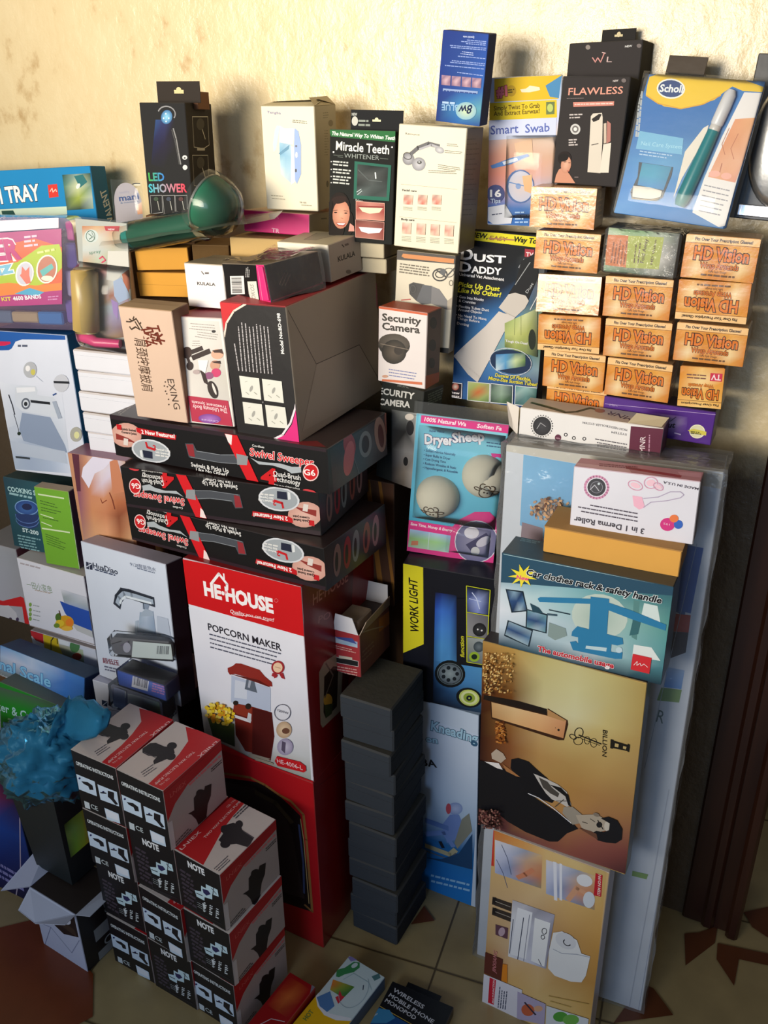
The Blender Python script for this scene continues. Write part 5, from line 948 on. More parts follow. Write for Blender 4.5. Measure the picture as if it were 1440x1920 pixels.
# ================================================================ pump cartons
def pump_sides(f, k):
    f.crop = 'c5'
    f.poly('b41c22', (862,940), (1255,580), (1255,650), (1150,760), (1020,890), (930,1020), (865,1160)).line('8c1418', 3, (866,962), (1253,608)).text('LNIEX', 905,985, 1010,888, 20, 'd0605c', .0).greek('d8787c', (1030,900), (1240,700), (0,0), 1, 12, 2, 0)
    f.poly('1c1414', (1000,1085), (1040,1060), (1045,980), (1075,940), (1110,935), (1120,900), (1162,882), (1150,960), (1125,1020), (1110,1095), (1115,1140), (1060,1170), (1045,1120), (1020,1090)).ell('181214', 1098, 960, 36, 40, -30)
    f.greek('3c3434', (1170,790), (1245,720), (0,14), 2, 5, 3).greek('504848', (890,1300), (1000,1180), (12,4), 3, 6, 4, .1).poly('d0ccd0', (862,1160), (900,1130), (905,1310), (868,1330))
def pump_box(key, front):
    b = Box(key, {'F':'101015','T':'c8c0bc','R':'b0a4a2','L':'8c1c20','B':'8c8480','D':'b8b0ac'}, 'card', dims=(.109,.152,.137))
    R_ = Box('pA', 'ffffff', dims=(.109,.152,.137)) if key != 'pA' else b
    r = b.face('R', 'c5')
    if key != 'pA': r2 = R_.face('R', 'c5'); r.wo, r.wu, r.wv, r.wn = r2.wo, r2.wu, r2.wv, r2.wn
    pump_sides(r, key)
    f = b.face('F', 'c5'); t = b.face('T', 'c5')
    if front == 'note':
        f.text('NOTE', 650,878, 758,940, 34, 'e4e8ec', .05).greek('403844', (585,900), (670,960), (2,30), 8, 14, 3, .05)
        f.poly('c0dce8', (680,1040), (725,1050), (728,1010), (760,1030), (762,1000), (840,1040), (845,1090), (800,1072), (798,1108), (745,1090), (742,1115), (690,1085)).poly('282858', (735,1030), (775,1045), (790,1070), (760,1080), (740,1060)).line('101018', 5, (690,1060), (730,1080)).line('101018', 4, (800,1030), (830,1070)).line('101018', 4, (815,1025), (805,1075))
        f.greek('8c9498', (690,1125), (755,1165), (0,14), 3, 4, 3).text('1', 735,1165, 745,1170, 30, 'd8e0e4', .03)
        for x, y in ((735,1130), (775,1150), (818,1175)): f.greek('d0d8dc', (x,y), (x+22,y+12), (-2,14), 5, 8, int(x), .2)
        f.line('303038', 3, (685,1105), (685,1190), (850,1280)).line('303038', 3, (685,1105), (850,1190))
        t.poly('b8181e', (565,748), (952,414), (1042,470), (960,555), (890,640), (820,760), (755,868)).text('LNIEX', 612,762, 745,650, 20, 'e8c8c8', .01).text('TWO WAY ELECTRIC PUMP', 772,692, 1018,462, 15, 'e8c8c8', .01).text('GB-196', 925,500, 980,452, 13, 'e0b0b0', 0)
        t.ell('1c1a20', 1000, 612, 26, 26).ell('1c1a20', 905, 640, 30, 28).ell('1c1a20', 905, 738, 34, 26).poly('1c1a20', (880,620), (960,600), (1010,620), (1020,650), (1100,705), (1060,768), (980,740), (900,745), (860,710), (890,670)).line('504c54', 5, (1030,660), (1095,708))
        t.greek('504c54', (965,565), (1075,470), (14,10), 2, 8, 3).greek('605c64', (830,900), (930,815), (14,8), 3, 6, 4)
    else:
        f.text('OPERATING INSTRUCTIONS', 203,338, 468,478, 20, 'd8e0e4', .03)
        f.poly('c8dcf0', (193,398), (325,468), (328,565), (200,500)).poly('c8dcf0', (343,488), (482,560), (485,655), (352,590)).poly('14141c', (225,450), (270,462), (305,490), (308,520), (280,515), (272,490), (240,470)).ell('202860', 215, 430, 8, 7).poly('14141c', (415,540), (460,560), (455,600), (480,640), (460,640), (430,600), (410,580)).ell('202860', 380, 545, 9, 8).line('14141c', 7, (360,545), (400,555))
        f.poly('c8d4dc', (228,578), (264,597), (267,640), (230,622)).text('CE', 275,632, 325,660, 24, 'c8d4d8', .01).poly('c8dcf0', (373,645), (474,700), (478,765), (382,722)).poly('e0e8f4', (380,655), (468,703), (468,745), (385,705))
        t.poly('b8181e', (395,352), (495,405), (885,62), (780,5), (640,-45), (660,60), (600,150), (530,230), (450,300)).text('LNIEX', 848,72, 722,172, 22, 'e8c8c8', .01).text('TWO WAY ELECTRIC PUMP', 692,135, 432,352, 17, 'e8c8c8', .01).text('GB-196', 530,315, 468,362, 14, 'e0b0b0', 0)
        t.ell('1c1a20', 550, 88, 34, 26).ell('1c1a20', 545, 165, 32, 26).poly('1c1a20', (350,95), (400,60), (440,60), (500,90), (560,100), (570,140), (520,180), (470,200), (430,215), (425,190), (450,160), (390,150), (350,125)).line('504c54', 5, (360,125), (440,165))
        t.greek('605c64', (365,300), (455,240), (-10,-14), 3, 6, 4).greek('605c64', (400,20), (500,-60), (-10,-12), 3, 6, 5)
    return b
pn = pump_box('pA', 'note'); po = pump_box('pB', 'oper')
NOTE = pn.mb.build('pump_carton', 'card'); OPER = po.mb.build('pump_carton', 'card')
def put_pump(src, first, x, y, z, yaw, label, flip=0):
    o = src if first else src.copy()
    if not first: COL.objects.link(o)
    m = Matrix.Translation((x, y, z)) @ Matrix.Rotation(yaw, 4, 'Z')
    if flip: m = m @ Matrix.Translation((.109, 0, .137)) @ Matrix.Rotation(math.pi, 4, 'Y')
    o.matrix_world = m; tag(o, label, 'box', 'electric pump cartons in three stacks')
ph = .1375
A0, B0, C0 = B['pA'], B['pB'], B['pC']
put_pump(NOTE, True, A0[0], A0[1], .276, -.57, 'black and red pump carton reading NOTE, top of the front right stack')
put_pump(NOTE, False, A0[0]+.004, A0[1]-.006, .138, -.55, 'black and red pump carton reading NOTE, middle of the front right stack')
put_pump(OPER, False, A0[0]+.001, A0[1]-.003, 0, -.56, 'black and red pump carton reading OPERATING, bottom of the front right stack')
for i, (src, dx, dy, ya, lb) in enumerate(((OPER, 0, 0, -.53, 'top of the middle stack'), (NOTE, .002, .003, -.52, 'second down in the middle stack'), (OPER, .004, -.002, -.57, 'third down in the middle stack'), (NOTE, .006, -.004, -.53, 'bottom of the middle stack'))):
    put_pump(src, i == 0, B0[0]+dx, B0[1]+dy, .138*(3-i), ya, 'black and red pump carton, '+lb)
for i, (src, dx, dy, ya, lb) in enumerate(((OPER, 0, 0, -.5, 'top of the left stack'), (OPER, .000, .0, -.5, 'second down in the left stack'), (NOTE, .003, .004, -.51, 'third down in the left stack'), (OPER, .006, .0, -.52, 'bottom of the left stack'))):
    put_pump(src, False, C0[0]+dx, C0[1]+dy, .138*(3-i), ya, 'black and red pump carton, '+lb)

# ================================================================ left end of the pile
b = Box('tray', {'F':'1284c0','T':'1478ac','R':'24648c','L':'0c6090'}, 'matt', dims=(None,.06,None))
f = b.face('F', 'a1')
f.text('MULTI TRAY', -215,385, 272,342, 104, 'f0f0ec', .03, o=(.03,'0c3c58')).poly('d83830', (322,240), (385,234), (396,320), (332,328)).line('f0d0c0', 5, (338,285), (352,262), (358,290), (376,268), (382,286))
f.img([(420,172),(610,160),(632,400),(452,412)], ['1c4c48 88a098 204840','487868 c8d0a8 6c8c80','3c5c50 98a848 a8b8b0','405850 284038 88a090']).poly('2c7074', (500,180), (560,170), (590,220), (540,260)).ell('e0e8e0', 528, 248, 12, 20, 30)
f.poly('c8dcc8', (0,405), (450,385), (455,440), (0,460)).poly('1c4840', (10,415), (90,412), (110,450), (20,455))
r = b.face('R', 'a1'); r.text('VALENT', 768,478, 712,262, 40, 'c8d4d8', .02)
b.done('tray_carton', 'bright blue kitchen tray carton at the left edge against the wall', 'box')
b = Box('sewing', {'F':'d8deee','T':'1c5c98','R':'1878b4','L':'1a3c70'}, 'gloss', dims=(None,.09,None))
f = b.face('F', 'a6')
f.poly('1c58a8', (-80,215), (440,250), (442,278), (150,275), (105,290), (80,335), (60,348), (-60,350)).poly('c82050', (-80,285), (70,290), (72,305), (30,318), (-80,320)).greek('505870', (120,325), (200,325), (0,0), 1, 14, 4, 0)
f.img([(0,560),(420,640),(480,1180),(90,1150)], ['dce2f0 d0d8e8 d8deee d8deee','d0d8e8 c0cadc c8d0e0 d4dcec','c8d0e0 b4c0d4 b8c4d8 ccd4e4','b8c4d8 9cacc8 a8b8d0 c8d4e8','a8b8d0 a0b0cc a8b8d4 d0d8ec'])
f.poly('ccd4e2', (100,600), (140,585), (240,590), (255,620), (250,650), (360,665), (385,700), (410,800), (380,805), (330,790), (150,760), (105,720)).poly('e4e8f2', (110,600), (235,598), (240,625), (115,635)).poly('bcc6d8', (60,870), (140,840), (270,870), (290,930), (240,945), (70,940)).poly('8898b4', (150,770), (340,800), (440,990), (455,1040), (160,960), (130,880)).poly('b4c0d4', (70,960), (440,1030), (458,1115), (110,1050))
f.line('303440', 8, (60,650), (85,720), (100,780)).line('303440', 4, (95,780), (125,880), (130,920)).ell('5c6474', 175, 708, 30, 38).ell('d0d8e4', 175, 708, 20, 26).ell('242830', 175, 710, 12, 15).line('1c2028', 16, (212,692), (335,706)).ell('1c2c20', 130, 910, 12, 12).line('384048', 12, (110,1068), (200,1078)).line('a0acc0', 30, (370,700), (405,800))
f.ell('b0b4bc', 205, 480, 45, 55).ell('c8c060', 225, 495, 16, 20).ell('e8e8ec', 190, 470, 16, 20).ell('c4c8d4', 415, 570, 52, 60).line('20242c', 14, (368,562), (465,566)).ell('a8a8a0', 515, 915, 40, 50).ell('d8d8a0', 520, 920, 18, 24).line('a8b4c8', 2, (245,520), (290,560)).line('2c4c8c', 8, (360,650), (380,640))
b.done('sewing_machine_carton', 'white carton with blue edges showing a small sewing machine, at the far left', 'box')
x, y, z, yaw, tx, ty, w, d, h = B['white']
ws = None
for i in range(5):
    lb = ['topmost','second','third','fourth','lowest'][i]
    if ws is None:
        m = MB(); m.box(0,0,0, w*.98,d,h/5-.0012, {'F':'e0e2ec','T':'b8a898','L':'b0b0b8'}, .003); m.box(.001,-.0006,h/5*.72, w*.979,.0,h/5*.722, 'a8acb8', 0); o = ws = m.build('white_carton', 'matt')
    else: o = ws.copy(); COL.objects.link(o)
    o.matrix_world = Matrix.Translation((x+.003*math.sin(i*2.1), y+.004*math.sin(i*3.3), z+h*(4-i)/5)) @ Matrix.Rotation(yaw+.03*math.sin(i*1.7), 4, 'Z')
    tag(o, 'plain white carton, %s in the stack of five left of the beige carton' % lb, 'box', 'plain white cartons in a stack')
sb = list(B['slim']); dz = sb[2]-.494; sb[2] -= dz; sb[8] += dz-.012; sb[4] = sb[5] = 0; B['slimx'] = sb
b = Box('slimx', {'F':'c08c6c','T':'8c5c70','R':'8c6858','L':'5c2c48'}, 'gloss')
f = b.face('F', 'a6')
f.img([(480,1005),(860,1070),(920,1890),(590,1790)], ['7c4c5c c09078 d0c0b8 d0c8dc c8a890','6c4050 c48c70 dcd0d8 d8d4ec c89878','744858 c48464 d8c8d8 c88c6c b06c50','84506c c88868 d0906c b8704c a86044','946070 cc8c64 c88460 8c5038 c08864','a07070 d09870 d89c74 a06444 d0a078','b08478 dca880 dca47c c08c68 d8c4c0','c09888 dcac84 dcac88 dcb8a0 d8d4e8','c8a898 e0b898 dcb89c dcd0d8 d8d8f0'])
f.poly('e0dcf0', (640,1050), (775,1070), (700,1150), (640,1180), (600,1280), (550,1200), (560,1140)).poly('c88464', (740,1100), (790,1080), (850,1300), (760,1320)).line('7c3c2c', 8, (740,1310), (760,1360), (775,1420)).line('8c4834', 5, (680,1350), (690,1380), (720,1360)).poly('5c3040', (480,1005), (530,1010), (545,1300), (520,1300)).line('a0446c', 6, (490,1005), (800,1060))
f.crop = 'b7'; f.ell('e0b080', 618, 485, 48, 48).ring('a87848', 618, 480, 30, 26, 5).ell('dc8858', 712, 510, 38, 45).ring('c04c30', 712, 515, 22, 24, 5).poly('e8e0f0', (580,440), (640,450), (640,470), (570,470)).poly('d8dcf0', (840,400), (890,500), (890,620), (810,600), (815,500)).text('BODY IN', 505,178, 700,205, 20, 'c8a0b8') if False else None
f.crop = 'a6'; f.text('BODY', 505,1022, 640,1045, 18, 'd0a8c0', 0)
b.done('slimming_belt_carton', 'purple-edged carton showing a person in white briefs, under the white cartons', 'box')
for k, zz in (('cooking', .687), ('green', .687)): q = B[k]; q[8] -= zz-q[2]; q[2] = zz
b = Box('cooking', {'F':'143e50','T':'2c4c50','R':'1c3c4c','L':'102c38'}, 'card')
f = b.face('F', 'b7'); f.img([(20,130),(700,200),(700,750),(115,690)], ['183c4c 1c5460 1c4858','144858 1c5464 184858','10404c 145060 144450','103c48 144854 103c48'])
f.text('COOKING STOVE', 55,218, 330,262, 30, 'b0d4d8', .03).greek('90b8c0', (62,240), (215,272), (0,0), 1, 14, 2, 0)
f.ell('1c3c80', 180, 335, 82, 55, 8, c2='3c6cb0').ring('7ca8d8', 180, 330, 78, 48, 5, 8).ell('14204c', 182, 325, 34, 22, 8).poly('1c3468', (105,370), (265,380), (255,460), (210,475), (130,450)).ring('5c80c0', 185, 385, 80, 50, 4, 8, a0=0, a1=180).ring('5c80c0', 185, 415, 76, 46, 4, 8, a0=0, a1=180)
f.text('ST-200', 155,492, 262,516, 24, 'c8e0e4', .03).greek('78a4ac', (118,520), (290,555), (4,20), 8, 9, 3, .3)
b.done('cooking_stove_carton', 'dark teal carton with a blue ring burner, behind the lime green carton', 'box')
b = Box('green', {'F':'70ac2c','T':'a08868','R':'705c78','L':'4c6c2c'}, 'card')
f = b.face('F', 'b7')
for y, x1 in ((240,430), (375,360), (428,350), (470,470)): f.line('d8e8c0', 9 if y in (240,470) else 6, (258+(y-240)*.12,y), (x1,y+28))
f.greek('3c6420', (270,285), (400,320), (2,18), 2, 5, 2).greek('3c6420', (275,330), (420,365), (2,18), 2, 5, 3).greek('3c6420', (290,400), (400,425), (2,12), 1, 5, 4).greek('4c7824', (305,510), (440,560), (3,16), 5, 5, 5, .5).greek('3c6420', (455,742), (482,748), (0,0), 1, 9, 3, 0).poly('e0e4e0', (325,750), (545,790), (546,806), (322,765)).line('e8ece8', 3, (462,228), (545,790))
b.done('lime_green_carton', 'lime green carton with pale purple side, in front of the teal stove carton', 'box')
b = Box('fruit', {'F':'dcdfec','T':'c8c0bc','R':'a0a0a8','L':'b0b0b8'}, 'card')
f = b.face('F', 'b7')
f.greek('b0a8b0', (135,710), (285,748), (0,0), 1, 10, 3, .0).text('一田小家电', 185,868, 355,905, 34, '6c8c5c', -.005).greek('b8a8a0', (235,890), (340,912), (0,12), 1, 7, 4, 0)
for y in (985, 1020, 1050, 1080): f.ell('80a850', 205, y, 10, 14).greek('9ca4a8', (222,y+6), (275,y+18), (0,0), 1, 6, y, .2)
f.img([(410,880),(600,940),(615,1060),(440,990)], ['dcdfec c0c8d8 d0d4e0','98a4a8 b0bcc8 a0acb8','a0acc8 88a0d0 7890c8']).poly('2450b0', (405,960), (470,985), (605,1030), (625,1162), (540,1135), (480,1100), (440,1040)).poly('bcc0c4', (480,1105), (630,1165), (635,1210), (520,1160))
f.ell('d8a020', 440, 1105, 60, 48).ell('e88028', 470, 1105, 26, 26).ell('4c7028', 395, 1070, 20, 28).ell('e0c030', 405, 1110, 30, 24).line('603820', 6, (400,1025), (410,1060)).ell('e8b840', 455, 1145, 38, 16).ell('6c8c30', 385, 1125, 20, 16)
f.line('a89c98', 4, (205,1125), (640,1255))
b.done('juicer_carton', 'white carton with a blue juicer and fruit, under the lime green carton', 'box')
b = Box('fruit2', {'F':'cdd5e6','T':'b0a8a8','R':'6c7078','L':'90949c'}, 'card', dims=(None,None,.10))
f = b.face('F', 'b7')
f.poly('b82430', (205,1150), (290,1180), (295,1250), (240,1225), (200,1180)).poly('c8b020', (290,1180), (390,1205), (400,1270), (470,1300), (430,1350), (300,1290)).line('2c2c1c', 6, (370,1195), (345,1230), (345,1290)).line('2c2c1c', 5, (385,1200), (388,1250)).poly('dce4ec', (400,1205), (465,1222), (465,1265), (400,1245)).img([(395,1250),(560,1290),(570,1390),(430,1340)], ['b0b0a0 a8b0a0 b0c0a8','908c70 809078 a8b8a0','706040 804830 687858']).ell('4c8050', 505, 1265, 34, 44).ell('903020', 520, 1335, 32, 24).poly('d8e0f0', (205,1190), (240,1225), (260,1270), (215,1260))
b.done('juicer_carton', 'lower white carton with red, yellow and pineapple pictures, above the blue scale carton', 'box')
b = Box((-.93,1.84,.49,-.45,0,0,.112,.1,.20), {'F':'b4b0bc','T':'8c8c90','R':'784048','L':'707078'}, 'card')
f = b.face('F', 'b7')
f.img([(-200,280),(170,370),(200,1270),(-150,1180)], ['a0a0a0 a8a8a8','b0b4c0 8c9098','b8bccc a0a0a8','c8ccdc b0b4c4']).poly('c81c24', (-150,920), (20,960), (140,930), (160,940), (195,1100), (205,1270), (170,1130), (150,1000), (20,990), (-150,960)).poly('c8c8d0', (-100,1000), (60,990), (110,1040), (140,1160), (60,1160), (-100,1120)).ell('3c2c50', 70, 1085, 12, 14).ell('3c2c50', 118, 1085, 10, 14).poly('a81c28', (-100,1090), (70,1110), (75,1180), (-80,1160)).poly('584850', (-60,1165), (180,1175), (205,1260), (-60,1230))
b.done('kettle_carton', 'grey and red carton cut by the left edge of the picture, beside the juicer cartons', 'box')
b = Box('hua', {'F':'ccd6e8','T':'a8a4b4','R':'2c2830','L':'98a0b4'}, 'card')
f = b.face('F', 'b7')
f.poly('283048', (580,695), (625,708), (625,752), (582,742)).line('ccd6e8', 4, (585,730), (620,710)).line('ccd6e8', 4, (600,700), (605,745)).text('HuaDiao', 632,738, 796,782, 34, '1c2840', .02).greek('404c68', (640,752), (790,795), (0,0), 1, 9, 3, 0).text('9128智能热水', 880,722, 1055,762, 20, '505c78', 0).greek('707c94', (925,742), (1045,775), (0,0), 1, 7, 3, 0)
f.line('2c3444', 52, (792,985), (800,945), (830,905), (880,915), (1032,965)).line('a0b0c4', 30, (796,975), (808,940), (838,912), (890,925), (1028,962)).line('d8e4f0', 12, (812,975), (822,950), (850,930), (1020,975)).line('1c2430', 7, (785,905+20), (815,892), (850,888), (1030,945)).poly('8494ac', (965,975), (1010,985), (1000,1020), (965,1015)).line('2c3848', 5, (968,975), (975,1015))
f.img([(945,1035),(1035,1030),(1055,1190),(935,1180)], ['90a4bc b8c8dc 98acc4','98acc4 a8b8d0 8ca0bc','a4b4cc a0b4cc 8898b4']).poly('a0b0c4', (955,1040), (985,1012), (1030,1030), (1040,1060), (950,1065)).poly('a8b8cc', (915,1095), (935,1090), (930,1190), (912,1180)).poly('b4c0d4', (1060,1060), (1135,1080), (1155,1200), (1065,1200))
f.crop = 'b8'; f.text('超低压', 698,295, 808,315, 26, '8c4858', .01).greek('6c7088', (705,325), (790,345), (4,20), 2, 9, 3, .1)
b.done('faucet_carton', 'pale blue carton showing a chrome tap, left of the popcorn maker carton', 'box')
h2 = list(B['hua2']); h2[2] = 0; h2[8] = .49; h2[7] = .17; h2[4] = h2[5] = 0; B['hua2x'] = h2
b = Box('hua2x', {'F':'c8d0e4','T':'b0b4c8','R':'18161c','L':'98a0b8'}, 'card')
f = b.face('F', 'e6')
f.poly('1c3050', (255,1015), (325,1035), (320,1095), (258,1080)).line('b8c4dc', 7, (265,1080), (318,1040)).line('282430', 40, (355,1080), (360,930), (400,860)).line('b8c0dc', 50, (440,1100), (445,900)).line('888c98', 5, (300,1120), (460,1150)).img([(580,940),(1130,1060),(1080,1250),(600,1090)], ['c8d4d8 8c8488 607050 384830','e0e8ec 706870 587048 30402c','c8d4dc 90989c 688050 405038'])
b.done('faucet_carton', 'lower pale blue tap carton, mostly hidden behind the pump carton stacks', 'box')
s = list(B['scale']); s[7] = .055; B['scale'] = s
b = Box('scale', {'F':'3c84d0','T':'1c4468','R':'14305c','L':'14305c'}, 'card')
f = b.face('F', 'e2')
f.img([(-400,150),(1020,700),(990,1080),(-400,560)], ['3c84d0 4c90d4 5c98d8 7cb0dc b8cce8 a8c0e4 4c88d0 3474c8','4c90d8 68a4dc a8c4e4 c8d0e8 c0d0ec 88b0e0 3c78cc 2c6cc0','5c8cc0 88a0c0 98a8b8 90a0b0 8898b0 5c88c8 3478d0 3070c8','5c6c70 687468 6c7468 646c60 587080 3c70b0 2c6cc0 3070c8'])
f.text('Personal Scale', -395,455, 605,825, 112, '88c8f0', .02, o=(.03,'2c78b8')).text('Nutrition Scale Calorie Counting', -180,628, 862,1030, 42, 'd8dce8', .01)
b.done('kitchen_scale_carton', 'blue carton reading Personal Scale, lying at the left edge', 'box')
b = Box('organ', {'F':'188c24','T':'5c6458','R':'14402c','L':'145c20'}, 'card', dims=(None,.075,None))
f = b.face('F', 'e2')
f.img([(-400,700),(900,1090),(880,1600),(-400,1330)], ['506058 4c6450 3c5c48','148424 149020 188828','107c1c 108c1c 147c1c','0c6818 0c7818 0c6818']).text('Organizer & Counter', -330,985, 640,1330, 90, 'b8e0e0', .015).greek('88b880', (90,1210), (480,1350), (0,35), 2, 22, 3, .2).poly('e0ecdc', (570,1180), (640,1190), (716,1240), (714,1256), (575,1200)).poly('a8b87c', (-400,1180), (0,1330), (245,1440), (240,1455), (0,1350), (-400,1215)).poly('c0cce0', (-400,1220), (0,1355), (240,1460), (200,1520), (0,1640), (-400,1500))
b.done('organizer_carton', 'green carton reading Organizer, leaning in front of the blue scale carton', 'box')

# hidden and half hidden filler cartons that carry the pile
def filler(x, y, z, yaw, w, d, h, lb, col=('6c4c30','5c4028','503820'), nm='brown_carton', art=None):
    b = Box((x,y,z,yaw,0,0,w,d,h), {'F':col[0],'T':col[1],'R':col[2],'L':col[2],'B':col[2],'D':col[2]}, 'kraft')
    if art: art(b)
    return b.done(nm, lb, 'box')
def along(e, wd): return WP+WE*e+WN*wd   # e along the wall from the surveyed corner, wd off the wall

# ================================================================ column of dark cartons and the torn red one on top
x, y, z, yaw, tx, ty, w, d, h = B['column']; d = .14
names = ['topmost','second from the top','third from the top','fourth from the top','fifth from the top','sixth from the top','sixth from the floor','fifth from the floor','fourth from the floor','third from the floor','second from the floor','lowest']
cb = None
for i in range(12):
    if cb is None:
        m = MB(); m.box(0,0,0, w,d,.0507, {'F':'343a42','T':'403e38','R':'2a2e33','L':'26292e'}, .003); m.box(.002,-.0005,.034, w-.002,.002,.0345, '3c4046', 0); m.box(w-.001,.002,.034, w+.0005,d-.002,.0345, '34383c', 0)
        o = cb = m.build('slate_carton', 'kraft')
    else: o = cb.copy(); COL.objects.link(o)
    k = 11-i
    o.matrix_world = Matrix.Translation((x+.006-.010*k/11+.003*math.sin(i*2.3), y+.004*math.sin(i*1.9)-.012*k/11, .0516*k)) @ Matrix.Rotation(yaw+.035*math.sin(i*2.7), 4, 'Z')
    tag(o, 'slate grey carton, %s in the tall column' % names[i], 'box', 'slate grey cartons in a column')
b = Box('redcart', {'F':'a02c34','T':'4c3c30','R':'6c4034','L':'5c3828','B':'6c4c38'}, 'card')
f = b.face('F', 'c2')
f.img([(160,585),(325,625),(325,665),(160,625)], ['7888b8 a8b4d0 98a8c8','c8d8e0 88b0c8 b0c8d8']).poly('3c4c90', (175,590), (290,600), (320,640), (200,605)).greek('d0a098', (162,650), (325,690), (0,14), 2, 6, 2).poly('141418', (175,725), (330,755), (330,792), (175,762)).line('c8c0c0', 3, (175,725), (330,755), (330,792), (175,762), (175,725)).poly('c8c0b0', (200,715), (290,730), (290,745), (200,735)).greek('d8a8a0', (165,790), (335,820), (2,18), 3, 7, 3)
r = b.face('R', 'c2'); r.poly('9c5c28', (470,470), (560,400), (560,490), (470,560)).line('8c7868', 5, (360,560), (420,540), (500,520)).greek('80604c', (360,700), (440,620), (0,30), 3, 8, 3)
W, D, H = b.w, b.d, b.h
def flap(name, pts, c, c2=None):
    q = MB(); P = [Vector(p) for p in pts]; n = (P[1]-P[0]).cross(P[2]-P[0]).normalized()*.0012
    q.poly(P, c2 or c); q.poly([p+n for p in reversed(P)], c)
    for i in range(len(P)): j = (i+1) % len(P); q.poly([P[i], P[i]+n, P[j]+n, P[j]], c)
    b.part(name, q, 'card')
flap('front_flap', [(.002,0,H), (W-.002,0,H), (W-.012,-.002,H+.034), (.010,-.002,H+.036)], 'd8d8e0')
flap('left_flap', [(0,0,H), (-.016,.004,H+.040), (-.010,D,H+.044), (0,D,H)], 'b8b0a8', '8c8078')
flap('right_flap', [(W,0,H), (W,D,H), (W+.006,D-.01,H+.026), (W+.008,.012,H+.024)], '9c8470', '84684c')
flap('back_flap', [(.002,D,H), (W-.002,D,H), (W-.008,D+.012,H+.036), (.006,D+.012,H+.036)], 'c0bcbc')
m = MB(); m.box(.006,.012,H-.01, W-.008,D*.55,H+.020, 'a08c78', .003); b.part('contents', m, 'kraft')
b.done('torn_red_carton', 'small red carton with torn open white flaps, on top of the slate column', 'box')

# ---------------------------------------------------------------- filler cartons seen in gaps
P = onwd(708, 1000, .235)
def stripes(b):
    f = b.face('F', norm=(100,100)); f.poly('8c5c24', (10,0), (24,0), (70,100), (52,100)).poly('8c5c24', (50,0), (60,0), (100,80), (100,100))
filler(-.040, 1.545, .70, -.47, .066, .08, .262, 'dark brown printed carton in the gap above the torn red carton', ('4c3020','382418','382418'), art=stripes)
q = along(-.83, .075); filler(q.x, q.y, 0, WYAW, .16, .075, .72, 'tall brown carton against the wall behind the slate column')
filler(-.268, 1.635, 1.337, -.35, .110, .07, .050, 'beige carton behind the small white cartons, under the magenta one', ('c8a870','b89c6c','7c6040'), 'beige_carton')
filler(-.342, 1.665, 1.325, -.20, .070, .09, .045, 'dark brown carton beside the plain mustard cartons', ('5c4424','8c6c44','5c4424'))
filler(-.45, 1.66, 1.105, -.30, .105, .11, .165, 'brown carton hidden under the plain mustard cartons')
for i, (zz, lb) in enumerate(((1.362, 'upper pale flat carton under the teeth whitener carton'), (1.336, 'lower pale flat carton under the teeth whitener carton'))):
    filler(-.085+.004*i, 1.590+.003*i, zz, -.44, .098, .075, .024, lb, ('c8bca0','b0a488','a09478'), 'pale_carton')
filler(-.98, 1.80, 0, -.45, .26, .10, .38, 'brown carton standing under the juicer cartons')
filler(-.95, 1.66, 0, -.45, .28, .10, .30, 'white carton under the organizer carton', ('c0cce0','b8c0d0','8c98b0'), 'white_floor_carton')
filler(-.428, 1.702, 1.367, -.2, .09, .10, .050, 'brown carton under the shower head carton')
q = along(-1.40, .12); filler(q.x, q.y, 0, WYAW, .10, .05, 1.368, 'tall brown carton behind the white carton stack')
filler(-.93, 2.0, 1.0, -.2, .30, .06, .345, 'brown carton under the bright blue tray carton')
def mag(b):
    f = b.face('F', norm=(100,100)); f.img([(0,0),(100,0),(100,100),(0,100)], ['50203c 5c2440 401830','702848 8c3058 30183c','2c3c80 2048a0 1c3880','1c50a8 1c2c70 242858','1c2458 241c40 141c30']).line('b8a8b8', 1, (100,35), (80,75), (60,100)).greek('8c88c0', (10,80), (90,84), (0,5), 3, 2.5, 3)
filler(-.93, 1.50, 0, -.47, .19, .05, .40, 'blue and maroon pack standing at the left edge behind the black bin', ('1c3c80','241c40','101830'), 'magazine_pack', art=mag)

# ================================================================ clear packs
PLA = lambda: clear('pack_plastic', 'eef2f4', .03, .08, .12, 14)
def bulge(x0, z0, x1, z1, hgt, n=14, e=4.0, y=-.0012, col='eef2f4', mb=None):
    """vacuum formed bubble standing out from a card (towards -y)"""
    m = mb or MB(); G = []
    for j in range(n+1):
        v = -1+2*j/n; row = []
        for i in range(n+1):
            u = -1+2*i/n; k = max(0, (1-abs(u)**e)*(1-abs(v)**e))**.5; row.append(((x0+x1)/2+u*(x1-x0)/2, y-hgt*k, (z0+z1)/2+v*(z1-z0)/2))
        G.append(row)
    m.grid(G, col); return m
def Fpt(f, x, y): return f.at(x, y)

# --- dryer balls pack
b = Box('sheep', {'F':'6ab8d4','R':'a8c4cc','T':'c0ccd0','L':'a8c4cc','B':'8ca8b0'}, 'gloss', dims=(None,.004,None))
f = b.face('F', 'b3')
f.img([(165,130),(760,200),(680,1150),(60,1050)], ['7cc8e0 88cce0 90d0e4','68b8d8 70c0dc 7cc8e0','5cb0d0 64b8d8 68b8d4','4ca4c4 50a8c8 58b0cc','3c90b0 4498b8 4ca0bc'])
f.poly('d83c88', (180,138), (770,205), (765,262), (175,190)).text('100% Natural Wa', 200,178, 480,213, 26, 'f4e0ec', .03, it=.15).text('Soften Fa', 555,222, 720,242, 26, 'f4e0ec', .03, it=.15)
f.text('Dryer', 205,330, 395,340, 62, 'f0f0f8', .04, o=(.04,'3c3c70')).text('Sheep', 395,322, 605,310, 62, 'f0f0f8', .04, o=(.04,'3c3c70')).text('Super Pillow', 232,248, 335,258, 13, '3c5888', .02, it=.2)
